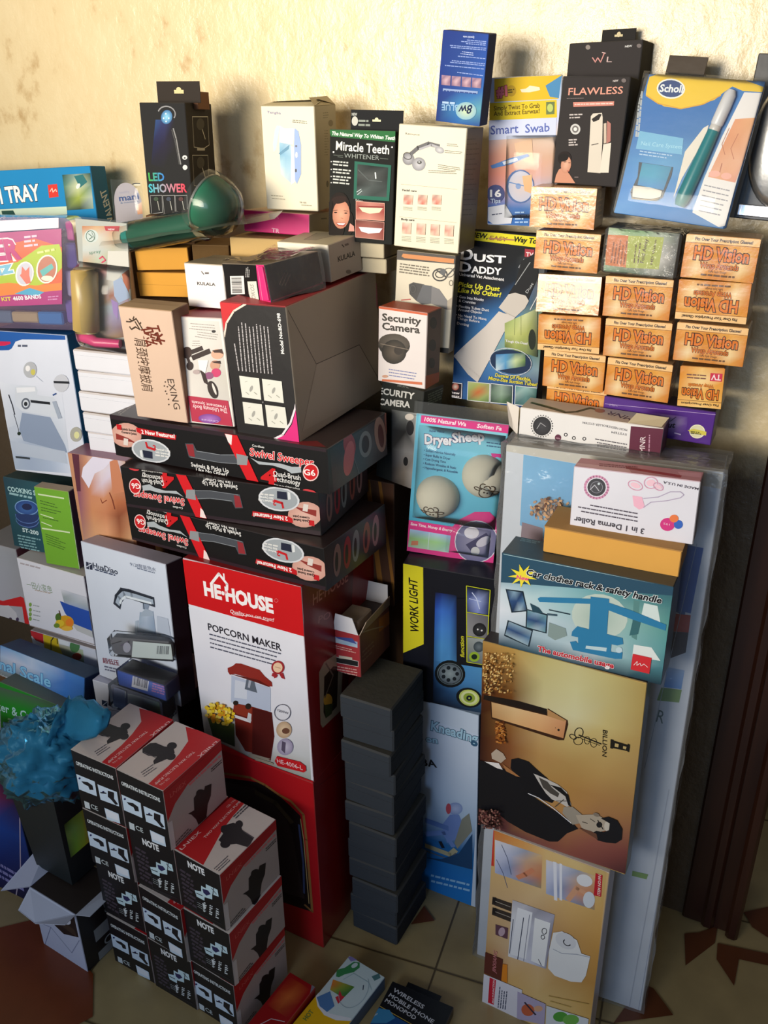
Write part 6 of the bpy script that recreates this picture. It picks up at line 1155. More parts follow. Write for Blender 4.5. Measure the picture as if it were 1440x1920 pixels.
for i, t in enumerate(('• Soften Fabrics Naturally', '• Super Bulks In Dryer', '• Cuts Drying Time', '• Reduces Wrinkles & Static', '• Hypoallergenic & Reusable')): f.text(t, 198-i*2, 382+i*29, (410,375,345,415,425)[i], (412,440,462,502,530)[i]-0, 16, '2c4c78', .01)
f.poly('d04090', (650,395), (735,400), (735,430), (690,420), (660,430)).greek('406c90', (620,325), (735,340), (0,22), 2, 8, 3)
f.poly('d83c88', (95,845), (390,890), (440,840), (540,790), (640,790), (700,850), (710,1150), (60,1050)).text('Save Time, Money & Energy', 108,878, 388,925, 18, 'f0dce8', .03, it=.15).text('Just Toss In The Dryer!', 440,880, 690,925, 20, 'f0dce8', .03, it=.15)
f.img([(105,905),(380,950),(365,1065),(90,1025)], ['a8c0e8 98b4e0 b0c8ec 98b4e4','90b878 98c888 a0d090 88b8a0','a0b8a8 a8c8b0 a0c8b0 a8c4c8']).poly('c87c60', (115,985), (160,985), (158,1015), (110,1015)).line('d0dcec', 3, (235,930), (225,1040)).ell('686890', 552, 990, 142, 138, 5, c2='9c98b4').ring('d8d4e4', 552, 990, 144, 140, 6).poly('3c3860', (480,1010), (620,930), (640,960), (520,1060)).ell('e0dce8', 520, 930, 50, 40).ell('d0ccdc', 600, 990, 55, 28, -30).ell('d0d0d4', 545, 1055, 30, 30)
sheep_prints = []
for cx, cy, R, sx, sy, rot in ((292, 685, 146, 268, 765, 0), (605, 548, 152, 632, 615, 22)):
    c = Vector(f.at(cx, cy)); rad = (Vector(f.at(cx+R, cy))-c).length
    m = MB(); m.lathe([(rad*math.cos(t), rad*math.sin(t)*.9) for t in [i*math.pi/24 for i in range(13)]], (c.x, 0, c.y), (0,-1,0), 'c8c4b4', 32, False)
    def on(px_, py_):
        a = math.radians(rot); dx, dy = px_*math.cos(a)-py_*math.sin(a), px_*math.sin(a)+py_*math.cos(a)
        p = Vector(f.at(sx+dx, sy+dy))-c; yy = .9*math.sqrt(max(0, rad*rad-p.length_squared)); return (c.x+p.x, -yy-.0006, c.y+p.y)
    def loop(x, y, rx, ry, a0=0, a1=360, n=18): return [on(x+rx*math.cos(math.radians(a0+(a1-a0)*i/n)), y+ry*math.sin(math.radians(a0+(a1-a0)*i/n))) for i in range(n+1)]
    sh = MB()
    for L in (loop(0,10,42,44,-10,190), loop(0,-28,20,18,180,360), loop(-30,-32,20,20,90,300), loop(30,-32,20,20,-120,90), loop(-62,-5,20,10), loop(62,-5,20,10), [on(-42,5), on(-45,-20), on(-20,-18), on(0,-14), on(20,-18), on(45,-20), on(42,5)], loop(-10,6,3,3), loop(12,6,3,3)): sh.tube(L, .0009, '4c3c2c', 5)
    b.part('dryer_ball', m, 'matt', 'cream ball printed with a small sheep outline'); sheep_prints.append(sh)
m = bulge(.006, b.h*.26, b.w-.004, b.h-.02, .036, 16, 6); bulge(.072, .012, b.w-.01, b.h*.25, .012, 10, 3, mb=m)
m.box(-.004,-.001,b.h-.004, b.w+.006,.002,b.h+.022, 'eef2f4', 0)
b.part('clear_blister', m, PLA())
o = b.done('dryer_balls_pack', 'blue and pink clear pack with two cream dryer balls', 'pack')
for c, sh in zip([c for c in o.children if c.name.startswith('dryer_ball')], sheep_prints): sh.build('sheep_outline', 'matt', c)

# --- ear swab pack
b = Box('swab', {'F':'b8c8e8','R':'c0c8d0','T':'c8b040','L':'c8d0d8'}, 'matt', dims=(None,.004,None))
f = b.face('F', 'a4')
f.img([(700,590),(1190,570),(1150,1430),(700,1400)], ['d0d0d8 c8cce0 c8c8d8','c0ccec c8d4f0 c8d0f0','d0bcc0 e0c0a8 e8d0c0','d89888 d8a890 e0b8a0','d88878 e0a090 d8b8b0','c8888c b8a8c8 c0c8d8','4870b8 3c70b8 4878b8','3c68b4 3468b0 3c6cb0'])
f.poly('d8b42c', (745,425), (1200,390), (1175,560), (745,580)).poly('4c88b8', (1090,470), (1200,400), (1180,555), (1120,545)).poly('d8c030', (712,588), (1165,565), (1168,685), (708,705)).text('Simply Twist To Grab', 742,638, 1052,618, 30, '5c4818', .015).text('And Extract Earwax!', 742,675, 1050,655, 30, '5c4818', .015)
f.ell('b8962c', 860, 505, 32, 38).text('#1', 765,545, 830,535, 62, 'd8707c', .06, o=(.03,'701c28')).greek('5c5020', (838,505), (880,500), (0,16), 2, 9, 3, 0).poly('e8dcc0', (920,495), (960,490), (985,470), (1050,480), (1055,500), (985,515), (930,515)).poly('6c7c50', (1095,580), (1152,578), (1150,662), (1095,665)).ell('b8c870', 1122, 620, 20, 28)
f.poly('ccd4f0', (702,708), (1165,690), (1160,815), (702,838)).text('Smart', 722,800, 908,788, 58, '5868b0', .012).text('Swab', 955,788, 1118,778, 56, '5868b0', .012)
f.poly('e8c0a0', (880,860), (1000,830), (1010,1000), (900,960)).poly('5c88c8', (720,1010), (850,960), (970,930), (985,945), (860,1000), (730,1030)).poly('d8e0f0', (800,985), (900,955), (905,975), (810,1005)).ell('4c6ca8', 920, 1150, 95, 115).ell('c8c8dc', 925, 1150, 84, 104, c2='d8c8c8').ell('88a0d0', 908, 1148, 18, 20).line('6c90c8', 7, (840,1120), (960,1150)).poly('e8b888', (935,1080), (1000,1070), (1000,1200), (950,1180))
f.ell('4c5484', 755, 1200, 60, 62).text('16', 720,1220, 790,1220, 46, 'f0f0f4', .03).text('Tips', 722,1262, 788,1260, 28, 'c8d8f0', .02).poly('d0d4e0', (705,1290), (820,1270), (870,1350), (860,1400), (740,1405), (705,1380)).greek('485068', (730,1345), (800,1335), (0,0), 1, 7, 3, 0)
for i in range(4): f.greek('a8c8f0', (885,1330+i*22), (985,1328+i*22), (0,0), 1, 9, i, .3)
m = bulge(.03, .012, b.w-.004, b.h*.62, .022, 14, 5);
b.part('clear_blister', m, PLA())
b.done('ear_swab_pack', 'yellow and blue clear pack of ear swabs, left of the black hair remover pen carton', 'pack')

# --- blue and yellow nail care pack
b = Box('scholl', {'F':'1c74c0','R':'20242c','T':'48484c','L':'30343c','B':'303438'}, 'gloss', dims=(None,.010,None), ch=.003)
f = b.face('F', 'a5')
f.img([(600,355),(1440,400),(1135,1400),(400,1290)], ['1c6cb8 1c70bc 1c70bc 2c78bc','1c6cb8 1468b4 1868b0 2c78bc','1c6cb8 1c6cb4 2870b0 48709c','3080c4 5098cc 3884bc 3870a0','2c80d0 3484cc 2c7cc0 3878b0','3c90d8 3080cc 2c78c0 2c78b8'])
f.poly('20242c', (598,350), (640,352), (600,480), (560,640), (440,1150), (400,1292), (395,1250)).greek('b0b8c0', (556,780), (585,430), (14,2), 2, 12, 3, .1)
f.poly('e8c020', (640,375), (700,355), (1000,362), (1250,385), (1430,450), (1420,480), (1270,470), (1200,440), (1140,480), (1080,530), (960,570), (850,590), (740,575), (660,530), (615,495), (625,430)).line('d8a018', 8, (618,500), (700,555), (850,590), (1000,560), (1120,500)).ell('f0f0e8', 785, 455, 96, 68, 3).ell('1c3c78', 785, 455, 86, 58, 3).text('Scholl', 708,475, 862,480, 48, 'e8ecf0', .03)
f.poly('6cb0d8', (575,740), (870,790), (860,900), (548,860)).text('Nail Care System', 582,835, 858,862, 26, 'a8dcf0', -.005).greek('a8c8e8', (575,880), (820,915), (-4,20), 2, 8, 3).poly('e0d8cc', (1005,720), (1040,700), (1020,780), (860,1060), (800,1200), (850,1000), (880,880))
f.poly('24384c', (570,950), (800,985), (790,1040), (730,1190), (690,1215), (520,1200), (512,1150), (560,1050)).img([(592,955),(790,985),(735,1140),(560,1105)], ['2c88b0 2c90b8 2880a8','2894b8 3098c0 2484b0','2c80c0 3088c8 2c7cb8']).poly('d0ccc4', (530,1110), (640,1120), (725,1145), (715,1185), (650,1200), (525,1185)).line('a88c5c', 4, (525,1195), (650,1208), (700,1195))
f.poly('e4e0e0', (1280,480), (1435,485), (1345,720), (1230,1080), (1150,1380), (1110,1390), (930,1290), (1010,1060), (1130,780)).img([(1220,660),(1380,650),(1220,1090),(1035,1050)], ['dc9468 e0a070 e0a878','d88c60 d89468 e8b08c','d8946c dca07c e0a888','e0a080 dc9870 d8907c']).line('b06848', 5, (1180,720), (1130,830), (1150,900)).line('b86c4c', 5, (1240,760), (1190,860), (1210,930)).line('a85c40', 6, (1130,960), (1110,1040)).ell('e8a898', 1080, 1030, 40, 22).ell('e8a898', 1160, 1045, 36, 22).greek('8c8c98', (1010,1110), (1190,1150), (-8,34), 6, 8, 3, .2)
A_ = Vector(f.at(850,1250)); E_ = Vector(f.at(1205,470)); dd = (E_-A_); L_ = dd.length; u = dd/L_; r_ = (Vector(f.at(1230,480))-Vector(f.at(1165,455))).length*.62
def q3(t, dy=0): p = A_+u*(L_*t); return (p.x, -.002-dy, p.y)
m = MB(); m.tube([q3(t, .004) for t in (0,.04,.1,.3,.5,.66)], [r_*.75, r_*1.05, r_*1.15, r_*1.12, r_*1.0, r_*.9], '147c84', 16); b.part('file_handle', m, 'gloss', 'teal handle')
m = MB(); m.tube([q3(t, .004) for t in (.66,.67,.70,.705)], [r_*.8, r_*.85, r_*.85, r_*.8], 'd0ccc8', 16); m.tube([q3(t, .004) for t in (.705,.72,.85,.96,1.0)], [r_*.85, r_*.95, r_*.98, r_*.9, r_*.55], 'd8d8dc', 16); b.part('file_cap', m, 'gloss', 'pale grey cap')
m = bulge(-.004, -.004, b.w+.006, b.h+.004, .022, 18, 9, y=.004); b.part('clear_blister', m, PLA())
h = slab(b.w*.15,.012,b.h, b.w*.48,.0135,b.h+.028, '34281c', .001); b.part('hang_tab', h, label='black hang tab')
b.done('nail_file_pack', 'large blue and yellow clear pack with a teal nail file, at the top right', 'pack')

# --- silver pack cut by the right edge
p0 = onwd(1372, 300, .075)
b = Box((p0.x+.002, p0.y, 1.447, -.47, -.08, .05, .12, .012, .215), {'F':'1c1c20','T':'18181c','R':'141418','L':'202024'}, 'gloss')
m = MB(); m.lathe([(.052,0), (.050,.012), (.044,.018), (.0,.020)], (.064, 0, .108), (0,-1,0), 'd8dade', 36, False)
for i, v in enumerate(m.v): m.v[i] = (v[0], v[1], .108+(v[2]-.108)*1.75)
b.part('foil_tray', m, 'metal', 'oval silver foil tray')
m = MB(); m.box(.016, -.004, .004, .116, 0, .020, 'c8c8cc', .002); b.part('foil_strip', m, 'metal')
h = slab(.02,.002,b.h, .06,.0035,b.h+.024, '1c1c1e', .001); b.part('hang_tab', h)
b.done('silver_tray_pack', 'black pack with an oval silver tray, cut by the right edge', 'pack')

# --- nail polish pack behind the shower light
p0 = onwd(246, 420, .13); b = Box((p0.x-.035, p0.y+.018, 1.372, -.47, -.05, 0, .070, .003, .092), {'F':'d8d4e0','B':'c0bcc8'}, 'gloss', ch=0)
b.mb = MB(); n = 24; P = [(.035+.034*math.cos(a), 0, .055+.036*math.sin(a)) for a in [math.pi*i/n for i in range(n+1)]]+[(.001,0,0), (.069,0,0)]
for t in tessellate_polygon([[Vector((p[0], p[2], 0)) for p in P]]): b.mb.poly([P[i] for i in (t if True else t)], 'd8d4e0'); b.mb.poly([P[i] for i in reversed(t)], 'd8d4e0')
f = Face(b.mb, (0,-.0003,0), (1,0,0), (0,0,1), .070, .092, b.M, 'a1'); f.ell('3c3c40', 930, 235, 38, 10).ell('e0d8c0', 930, 240, 30, 7).text('healthy', 808,300, 875,292, 16, 'b0b0cc').text('mani', 808,350, 938,335, 40, '2c4c88', .02).text('& manicure', 815,368, 935,355, 12, '6c84a8', .01).img([(920,380),(990,330),(995,430),(930,440)], ['e8d8d0 e8b890','e0a078 dc9468'])
m = bulge(-.004, -.004, .074, .096, .010, 14, 3, y=.0); b.part('clear_blister', m, PLA())
b.done('nail_care_pack', 'small rounded white nail care pack, left of the shower head carton', 'pack')

# --- air freshener pack with a gold can
p0 = onwd(158, 645, .275); b = Box((p0.x+.002, p0.y, 1.178, -.40, -.06, .035, .113, .003, .235), {'F':'c8c8c0','B':'c0c0b8'}, 'gloss', ch=0)
f = b.face('F', 'e7')
f.img([(95,300),(700,300),(700,1720),(130,1800)], ['d87c3c e8b078 d88860 c8c4b8','e8e0d0 e8e4d8 e0b890 d8d0c8','e0e4e0 d8dcd8 d0c8b0 dcd8d0','e0b890 d0d4b8 b0b8a8 e0dcd4','d86c44 d85848 e0dcd8 e0e0dc','a89058 b08860 e0dcd8 c8785c','8c7848 a08060 b86850 c07050','9c8c60 a89868 a8b8d0 b8a8c8','a08c58 a89060 b0a0c8 a890b8','a08858 a08858 9c8090 8c6070','9c7c50 9c7c50 b08858 6c3c3c'])
f.ell('e4ece8', 215, 430, 90, 85).ring('487058', 205, 430, 55, 70, 9).line('487058', 9, (180,400), (230,440), (190,470)).line('487058', 7, (220,380), (260,470)).poly('c81c30', (380,302), (580,300), (570,368), (400,362)).text('NEW', 432,352, 515,355, 20, 'f4e0e4', .04).text('spray', 190,665, 340,640, 40, '5c9078', 0).line('d83c60', 16, (320,720), (360,690), (400,740), (350,770))
f.poly('e0dcd4', (430,620), (740,620), (790,880), (790,1230), (750,1230), (740,870), (700,840), (640,870), (580,960), (520,1010), (410,990)).poly('c06848', (610,920), (690,860), (740,900), (740,1100), (690,1120), (640,1060)).poly('b0c0e0', (500,1010), (600,960), (690,1140), (720,1220), (570,1290), (510,1200)).poly('a888c8', (470,1240), (560,1290), (560,1500), (500,1420))
m = MB(); c0 = Vector(f.at(255,1640)); c1 = Vector(f.at(225,830)); rr_ = (Vector(f.at(400,1200))-Vector(f.at(130,1200))).length/2
m.tube([(c0.x,-rr_*.9,c0.y), (c0.x,-rr_*.9,c0.y+.004), ((c0.x+c1.x)/2,-rr_*.9,(c0.y+c1.y)/2), (c1.x,-rr_*.9,c1.y-.006), (c1.x,-rr_*.9,c1.y)], [rr_*.9, rr_, rr_, rr_, rr_*.8], 'bca060', 24); b.part('spray_can', m, 'gloss', 'gold can')
m = MB(); q0 = Vector(f.at(130,1720)); q1 = Vector(f.at(640,1800)); m.tube([(q0.x,-.012,q0.y), (q0.x*.7+q1.x*.3,-.02,q0.y+.004), (q0.x*.5+q1.x*.5,-.022,q0.y-.002), (q1.x,-.012,q1.y)], [.008,.012,.010,.008], 'd8407c', 12); b.part('sprayer_base', m, 'gloss', 'bright pink base')
m = bulge(-.003, -.002, b.w+.003, b.h*.68, .045, 14, 5, y=-.001); m.box(-.003,-.0012,0, b.w+.003,-.0004,b.h+.004, 'eef2f4', 0); b.part('clear_blister', m, PLA())
b.done('air_freshener_pack', 'clear pack with gold spray can and pink base, beside the beige carton', 'pack')

# --- loom bands case
x, y, z, yaw, tx, ty, w, d, h = B['case']
b = Box((x, y, z, yaw, -.04, 0, w, d, h), {'F':'8c78a8','T':'8c78a8','R':'8c80a8','L':'8c78a8'}, 'gloss')
f0 = b.face('F', 'a1')
b.mb = MB(); cm = clear('case_plastic', 'b0a0cc', .16, .15, .12, 12)
def shell(mb, x0, y0, z0, x1, y1, z1, r, col):
    n = 5; O = []
    for cx, cz, a in ((x1-r, z1-r, 0), (x0+r, z1-r, 90), (x0+r, z0+r, 180), (x1-r, z0+r, 270)):
        for k in range(n+1): t = math.radians(a+90*k/n); O.append((cx+r*math.cos(t), cz+r*math.sin(t)))
    mb.grid([[(p[0], yy, p[1]) for p in O] for yy in (y0, y1)], col, True, True)
    for yy, rv in ((y0, True), (y1, False)): pp = [(p[0], yy, p[1]) for p in O]; mb.poly(pp if not rv else list(reversed(pp)), col)
shell(b.mb, 0, 0, 0, w, d, h, .018, 'a898c4')
lab = MB(); f = Face(lab, (0,-.0006,0), (1,0,0), (0,0,1), w, h, b.M, 'a1'); f.k = 1
f.poly('e0d8e8', (-400,500), (395,462), (395,530), (-400,580)).poly('a82078', (-400,590), (415,535), (420,1040), (-400,1070)).poly('d85830', (-400,760), (60,640), (230,600), (418,660), (420,900), (-400,1000)).poly('a8c028', (-400,850), (120,760), (280,650), (400,640), (418,700), (418,800), (330,900), (100,960), (-400,930)).poly('e87c28', (-400,960), (60,900), (240,920), (418,900), (418,960), (280,990), (-400,1030)).poly('a82078', (-400,1000), (0,990), (418,950), (420,1045), (-400,1075)).poly('40a0c8', (100,975), (200,935), (300,965), (250,990))
f.text('RUBBER', -380,770, 135,735, 125, 'b82078', .05, o=(.05,'f0e0e8')).text('Fanz', -200,880, 85,830, 80, '70b8d8', .04, o=(.05,'f4f4f0')).text('4600 BANDS', 92,1020, 280,1005, 26, 'f0e8f0', .03).text('REFILL KIT', -120,1030, 78,1020, 24, 'd8c840', .03).greek('d8c0d8', (165,600), (258,590), (0,30), 3, 14, 3, .05).greek('c880b8', (325,1000), (400,995), (0,18), 2, 8, 3)
f.ell('f4ece8', 168, 840, 62, 84, 10).ell('c8c8d8', 168, 840, 52, 74, 10).poly('d87060', (150,790), (175,820), (200,790), (200,850), (210,900), (180,910), (135,850), (145,840)).ell('f4ece0', 318, 808, 72, 98, 8).ell('b8705c', 318, 808, 62, 88, 8).poly('58b0b0', (270,820), (350,770), (365,800), (290,860)).ell('e8e0d0', 320, 870, 40, 18).greek('e0e890', (255,705), (380,680), (0,0), 1, 14, 3)
b.part('label_card', lab, 'gloss', 'bright label card')
def cont(x0, y0, x1, y1, col, dp=.02):
    a = Vector(f0.at(x0, y1)); c = Vector(f0.at(x1, y0)); a.x = max(.006, a.x); c.x = min(w-.006, c.x); a.y = max(.006, a.y); c.y = min(h-.008, c.y)
    m = MB(); m.box(a.x, .012, a.y, c.x, .012+dp, c.y, col, .003); b.part('band_bundle', m, 'matt')
for a in ((430,490,535,620,'d82890'), (430,640,520,810,'4c4890'), (435,830,545,1000,'b8b4c8'), (60,1110,235,1175,'c8b878'), (240,1110,400,1190,'3090c8'), (-60,1100,55,1180,'688890'), (435,1030,540,1180,'7c6cb0'), (-300,1100,-70,1180,'a84c90')): cont(*a)
o = empty('loom_band_case'); o.matrix_world = b.M; tag(o, 'clear purple case of rubber bands with a bright label, on the sewing machine carton', 'case')
b.mb.build('case_shell', cm, o)
for n_, mb_, mt, lb in b.kids:
    c = mb_.build(n_, mt, o)
    if lb: c['label'] = lb

# --- shower light in a clear clamshell, lying on the cartons
t0 = empty('hand_shower_pack'); tag(t0, 'green hand shower in a clear clamshell, lying in front of the shower head carton', 'pack')
a = onwd(238, 445, .235); c = onwd(372, 420, .235); e = onwd(400, 378, .235); ax = (c-a).normalized()
m = MB(); m.tube([a-ax*.002, a, a+ax*.006, a+(c-a)*.5, c], [.012,.0195,.021,.021,.022], '145440', 20); m.tube([a+ax*.005, a+ax*.018], .0213, '147c74', 20); m.build('shower_handle', 'gloss', t0)
m = MB(); m.tube([c, c+ax*.018], [.0235,.0245], 'b8ac88', 20); m.build('collar', 'gloss', t0)['label'] = 'beige collar'
hd_ax = (onwd(455, 405, .235)-onwd(385, 365, .235)).normalized(); hc = onwd(388, 378, .235)
prof = [(.045,0), (.0455,.006), (.043,.020), (.036,.036), (.024,.047), (.008,.053)]
m = MB(); m.lathe(prof, hc, hd_ax, ['1c7c5c','186c50','145c44','14503c','144838','144838'], 28); m.build('shower_head', 'gloss', t0)
m = MB(); m.tube([c+ax*.01, c+ax*.04+Vector((0,0,.004))], [.021,.028], '1c5844', 18); m.build('neck', 'gloss', t0)
m = MB(); m.lathe([(.047,-.002), (.0475,.002)], hc, hd_ax, 'd8d8d4', 28); m.lathe([(.040,-.006),(.040,-.003)], hc, hd_ax, 'c0c8c8', 28); m.build('spray_plate', 'metal', t0)['label'] = 'silver spray plate'
m = MB(); tr = []
for k in range(15):
    t = k/14; u_ = 188+(512-188)*t; tr.append(t)
fr = [onwd(185+330*k/12, 462-50*(k/12)**1.3-6*math.sin(k/12*3.1), .31) for k in range(13)]; bk = [onwd(200+330*k/12, 440-46*(k/12), .16) for k in range(13)]
m.grid([[p.lerp(q, v/4)+Vector((0,0,.001*math.sin(i*1.7+v))) for i, (p, q) in enumerate(zip(fr, bk))] for v in range(5)], 'c8c4b8'); m.build('tray_rim', clear('tray_plastic', 'c8c0b4', .28, .1, .2, 20), t0)
m = MB(); m.tube([a-ax*.020, a-ax*.012, a, a+(c-a)*.5, c, c+ax*.012], [.008,.024,.027,.027,.027,.03], 'eef2f4', 20); m.lathe([(.052,-.010), (.053,.004), (.050,.024), (.042,.044), (.030,.056), (.006,.062)], hc, hd_ax, 'eef2f4', 28, False); m.build('clear_shell', clear('shell_plastic', 'e4ece8', .02, .06, .1, 18), t0)

# --- small clear packs with barcodes in front of the tap carton
def small_pack(key, lb, art, col, ch=.004, gl='gloss'):
    b = Box(key, col, gl, ch=ch); art(b); m = MB(); m.box(-.004,-.004,-.002, b.w+.004, b.d, b.h+.005, 'e8eef0', .006); b.part('clear_cover', m, PLA()); b.done('small_clear_pack', lb, 'pack')
p1 = onwd(210, 1240, .455)
def a1_(b): f = b.face('F', 'e6'); f.poly('d0dcdc', (622,315), (1120,360), (1130,545), (605,520)).bars(895,365, 1060,372, 885,500, 10, 'd0dcdc', '485058').line('5c5468', 12, (480,380), (560,330)).line('38343c', 10, (370,360), (470,330)); f.ell('a8a8b8', 550, 400, 45, 60)
small_pack((p1.x, p1.y, .618, -.16, 0, 0, .128, .03, .040), 'clear pack with a white barcode label, uppermost of three by the tap carton', a1_, {'F':'64646c','T':'4c5058','R':'2c2c30','L':'50505c'}, .008)
p1 = onwd(224, 1290, .46)
def a2_(b): f = b.face('F', 'e6'); f.img([(440,610),(1130,830),(1110,1040),(440,850)], ['3c60b8 4c6cc8 4c68c0 4464b8','2c4ca0 5068c8 5474c8 3c58b0','243c88 3c58b0 4c64c0 3c54a8']); f.bars(625,700, 815,755, 605,860, 14, 'dce0f0', '383c58').greek('b880b8', (850,830), (1020,880), (-4,28), 4, 16, 3, .05).line('88a0e8', 4, (1085,830), (1080,1030))
small_pack((p1.x, p1.y, .555, -.47, 0, 0, .118, .045, .037), 'blue pack with a barcode, middle of three by the tap carton', a2_, {'F':'3c5cb8','T':'2c2c38','R':'1c2450','L':'2c3c80'}, .002)
p1 = onwd(212, 1335, .465)
def a3_(b): f = b.face('F', 'e6'); f.img([(560,940),(1130,1060),(1100,1260),(560,1130)], ['c0ccd4 8c8890 506050 384838','c8d0d8 80808c 5c6c54 304030','a8b4c0 90949c 586850 384838']).poly('8c98c0', (400,870), (540,890), (530,1100), (390,1060)).line('e8f0f8', 6, (535,920), (530,990))
small_pack((p1.x, p1.y, .497, -.47, 0, 0, .128, .045, .056), 'clear pack with grey and green picture, lowest of three by the tap carton', a3_, {'F':'7880a0','T':'3c404c','R':'202028','L':'8c94a8'}, .006)

# ================================================================ black bin with a blue bag, on the torn white carton
o_ = Vector((0,0,0)); e0 = onz(165, 1824, 0); e1 = onz(82, 1770, 0); ex = (e0-e1); ya = math.atan2(ex.y, ex.x)
Wc = ex.length; b = Box((e1.x, e1.y, 0, ya, 0, 0, Wc, .105, .165), {'F':'c0c8e0','T':'2c2420','R':'14141a','L':'b0b8cc'}, 'card')
f = b.face('F', norm=(100,100)); f.poly('241c1c', (4,4), (96,4), (96,40), (60,52), (4,34)).poly('3c3028', (10,20), (90,30), (92,42), (20,34)).ell('d0d4e4', 55, 18, 30, 14).line('8c94b0', 1.2, (4,60), (30,55), (70,80), (96,45)).line('7880a0', 1, (30,55), (4,98))
r = b.face('R', norm=(100,150)); r.text('CE', 85,60, 85,30, 22, 'b8c4cc', .01).rect('8c949c', 30, 70, 75, 100).rect('8c949c', 30, 128, 75, 148).ring('b8c4cc', 60, 118, 10, 8, 3).ring('b8c4cc', 50, 15, 10, 8, 3)
W, D, H = b.w, b.d, b.h
flap('left_flap', [(.0,0,H), (0,D,H), (-.055,D+.01,H+.03), (-.075,-.02,H-.035)], 'c4cce4')
flap('front_flap', [(.0,0,H), (W,0,H), (W+.004,-.028,H+.004), (W*.5,-.045,H-.018), (0,-.035,H-.03)], 'c0c8dc')
flap('right_flap', [(W,0,H), (W,D,H), (W+.03,D,H+.008), (W+.03,.01,H+.004)], 'b8c0d0')
b.done('torn_white_carton', 'torn white and black carton with open flaps under the black bin', 'box')
bf = onz(136, 1660, .172); bl = onz(62, 1618, .172); br = onz(174, 1628, .172)
u1 = (bl-bf); u2 = Vector((-u1.y, u1.x, 0)); u2 = u2 if u2.dot(br-bf) > 0 else -u2; u2 = u2.normalized()*.085; u1 = u1.normalized()*.105
t0 = empty('waste_bin', bf); tag(t0, 'square black waste bin with a green and orange picture on one side', 'bin')
m = MB(); hh = .245; k = 1.32; cx_ = (u1+u2)/2
lo = [Vector((0,0,0)), u1, u1+u2, u2]; hi = [cx_+(p-cx_)*k+Vector((0,0,hh)) for p in lo]
for i in range(4):
    j = (i+1) % 4; m.poly([lo[i], lo[j], hi[j], hi[i]], '1c2428'); m.poly([hi[i], hi[j], cx_+(hi[j]-cx_)*.95, cx_+(hi[i]-cx_)*.95], '2c3438')
m.poly(lo, '14181c'); m.build('bin_body', 'card', t0)
A0_, A1_, A2_, A3_ = lo[0], lo[3], hi[3], hi[0]; fu = (A1_-A0_).normalized(); fn = (A1_-A0_).cross(A3_-A0_).normalized(); fn = fn if fn.dot(cx_-A0_) < 0 else -fn
def bq(u, v): return A0_.lerp(A1_, u).lerp(A3_.lerp(A2_, u), v)+fn*.0008
m = MB(); cols = [['3c4c28','80a040','a8c050','e8b040','e88848'], ['8cac60','98d070','b0e060','f8b848','e87848'], ['6c8c50','a0e060','c0f060','f8c040','d86848'], ['5c6c38','a0e048','d0f048','f0a838','b85840']]
m.grid([[bq(.10+.8*i/4, .68-.38*j/3) for i in range(5)] for j in range(4)], cols, False); m.build('picture_panel', 'gloss', t0)
bag = MB(); c = bf+cx_+Vector((0,0,hh+.035)); n1, n2 = 64, 40; G = []
for j in range(n2+1):
    th = math.pi*j/n2; row = []
    for i in range(n1):
        ph_ = 2*math.pi*i/n1; dv = Vector((math.sin(th)*math.cos(ph_), math.sin(th)*math.sin(ph_), math.cos(th)))
        nn = noise.noise(dv*2.2+Vector((3,1,0)))*.16+abs(noise.noise(dv*5+Vector((0,4,1))))*.30+abs(noise.noise(dv*12))*.16-.08
        p = c+Vector((dv.x*.100, dv.y*.088, dv.z*.085))*(1+nn); ex_ = Vector((math.cos(-.5), math.sin(-.5))); lx = (p.xy-Vector(B['pC'][:2])).dot(ex_)
        if p.z < .56 and lx > -.008: p.x -= ex_.x*(lx+.008); p.y -= ex_.y*(lx+.008)
        row.append(p)
    G.append(row)
bag.grid(G, '2c8cc0', True, True)
tail = onwd(205, 1350, .60); pts = [c+Vector((.02,.0,.05)), c+Vector((.05,.02,.075)), tail+Vector((-.02,0,-.005)), tail]; n1 = 14; G = []
for j in range(12):
    t = j/11; k_ = min(2, int(t*3)); tt = t*3-k_; p = pts[k_].lerp(pts[k_+1], tt); rad = .045*(1-t)+.012; row = []
    for i in range(n1): a = 2*math.pi*i/n1; v = Vector((math.sin(a)*.3, math.cos(a), math.sin(a)))*rad*(1+.5*noise.noise(Vector((i*.9, j*.6, 2)))); row.append(p+v)
    G.append(row)
bag.grid(G, '2c8cc0', True, True)
o = bag.build('plastic_bag', clear('bag_plastic', '2c749c', .80, .3, .10, 55, 1.25, (.25,.6,.85))); tag(o, 'crumpled thin blue plastic bag filling the black bin', 'bag')

# ================================================================ cartons lying on the floor at the front
def lying(p_bl, p_br, ln, hgt, col, crop, zt):
    a = onz(*p_bl, zt); c = onz(*p_br, zt); e = c-a; ya = math.atan2(e.y, e.x); n = Vector((e.y, -e.x, 0)).normalized()
    o = a+n*ln; return Box((o.x, o.y, 0, ya, 0, 0, e.length, ln, hgt), col, 'gloss')
b = lying((655,1791), (722,1832), .20, .036, {'F':'e0b820','T':'c8dce0','R':'3c5878','L':'c8a81c'}, 'c8', .036)
t = b.face('T', 'c8')
t.poly('e8b818', (395,870), (420,960), (480,1020), (560,1050), (650,1055), (700,1200), (0,1300), (150,1100)).poly('e0e8f0', (400,880), (420,860), (440,950), (500,1010), (640,1040), (640,1060), (540,1055), (460,1020), (415,960)).poly('3c8c54', (540,760), (545,715), (600,700), (660,660), (700,665), (700,700), (660,730), (600,745), (560,765)).ell('c8dce0', 665, 685, 24, 14, -30)
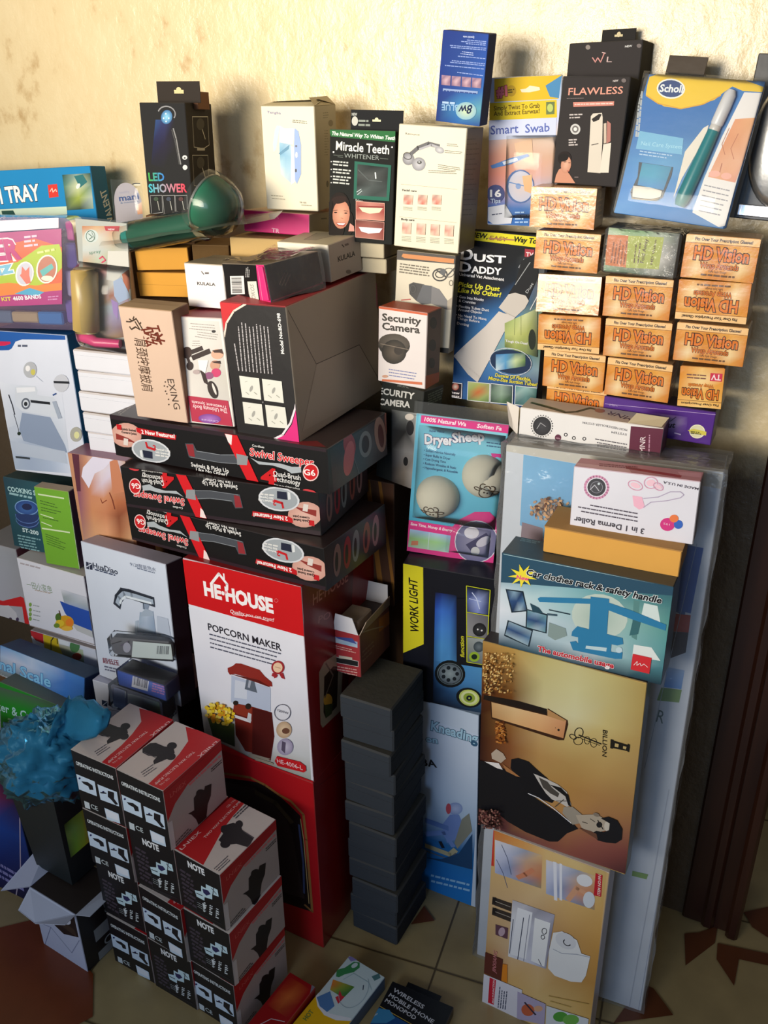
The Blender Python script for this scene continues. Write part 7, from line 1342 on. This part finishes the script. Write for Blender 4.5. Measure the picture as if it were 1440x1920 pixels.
t.img([(520,780),(665,830),(590,905),(500,850)], ['e08838 a0a040 508838','d87838 88a040 3c8040','b8a040 5c8c48 48803c']).poly('c83040', (565,850), (580,890), (600,895), (555,945), (535,900), (555,890)).poly('5080b8', (410,900), (500,860), (530,960), (480,1000), (430,960)).line('a0c0c8', 4, (590,780), (660,740), (760,800), (780,850)).ring('a0b8c8', 660, 850, 90, 130, 3, 30, a0=-60, a1=140).poly('507c80', (780,760), (830,740), (840,770), (800,790)).line('48586c', 6, (725,820), (722,850)).poly('8c84c0', (620,630), (670,620), (680,650), (640,660)).text('HOT', 340,1060, 390,1000, 30, '6c8c40', .02)
b.done('dispenser_carton', 'yellow and pale blue carton lying on the floor, beside the red cartons', 'box')
b = lying((736,1839), (851,1888), .16, .022, {'F':'14141a','T':'121216','R':'1c1c20','L':'202028'}, 'c8', .022)
t = b.face('T', 'c8')
t.text('WIRELESS', 922,858, 1125,978, 26, 'c8ccd4', .02).text('MOBILE PHONE', 893,893, 1190,1078, 26, 'c8ccd4', .02).text('MONOPOD', 868,928, 1070,1052, 26, 'c8ccd4', .02).poly('1c4c88', (800,950), (1100,1120), (900,1400), (560,1300)).line('b8a050', 5, (800,940), (1100,1110)).poly('3c88b8', (830,975), (900,985), (940,1040), (880,1075), (740,1075), (720,1050)).line('a0b8c8', 8, (760,1050), (820,1010))
m = MB(); m.box(b.w*.2,b.d,b.h*.5, b.w*.75,b.d+.018,b.h*.5+.001, '121216', 0); b.part('hang_tab', m)
b.done('monopod_carton', 'black and blue carton reading Wireless Mobile Phone Monopod, lying on the floor', 'box')
b = Box((-.274, 1.085, 0, -.57, 0, 0, .062, .150, .050), {'F':'a01c20','T':'981418','R':'8c1418','L':'701014'}, 'gloss')
t = b.face('T', norm=(100,170)); t.img([(10,10),(90,10),(90,90),(10,90)], ['981418 a83c1c 981418','a8301c c86830 9c2c1c','981418 a04020 981418']).line('c8c0c8', 2, (20,150), (50,110), (90,100)).poly('7c7884', (86,0), (100,0), (100,20))
b.done('red_floor_carton', 'red carton lying on the floor between the pump stacks and the yellow carton', 'box')
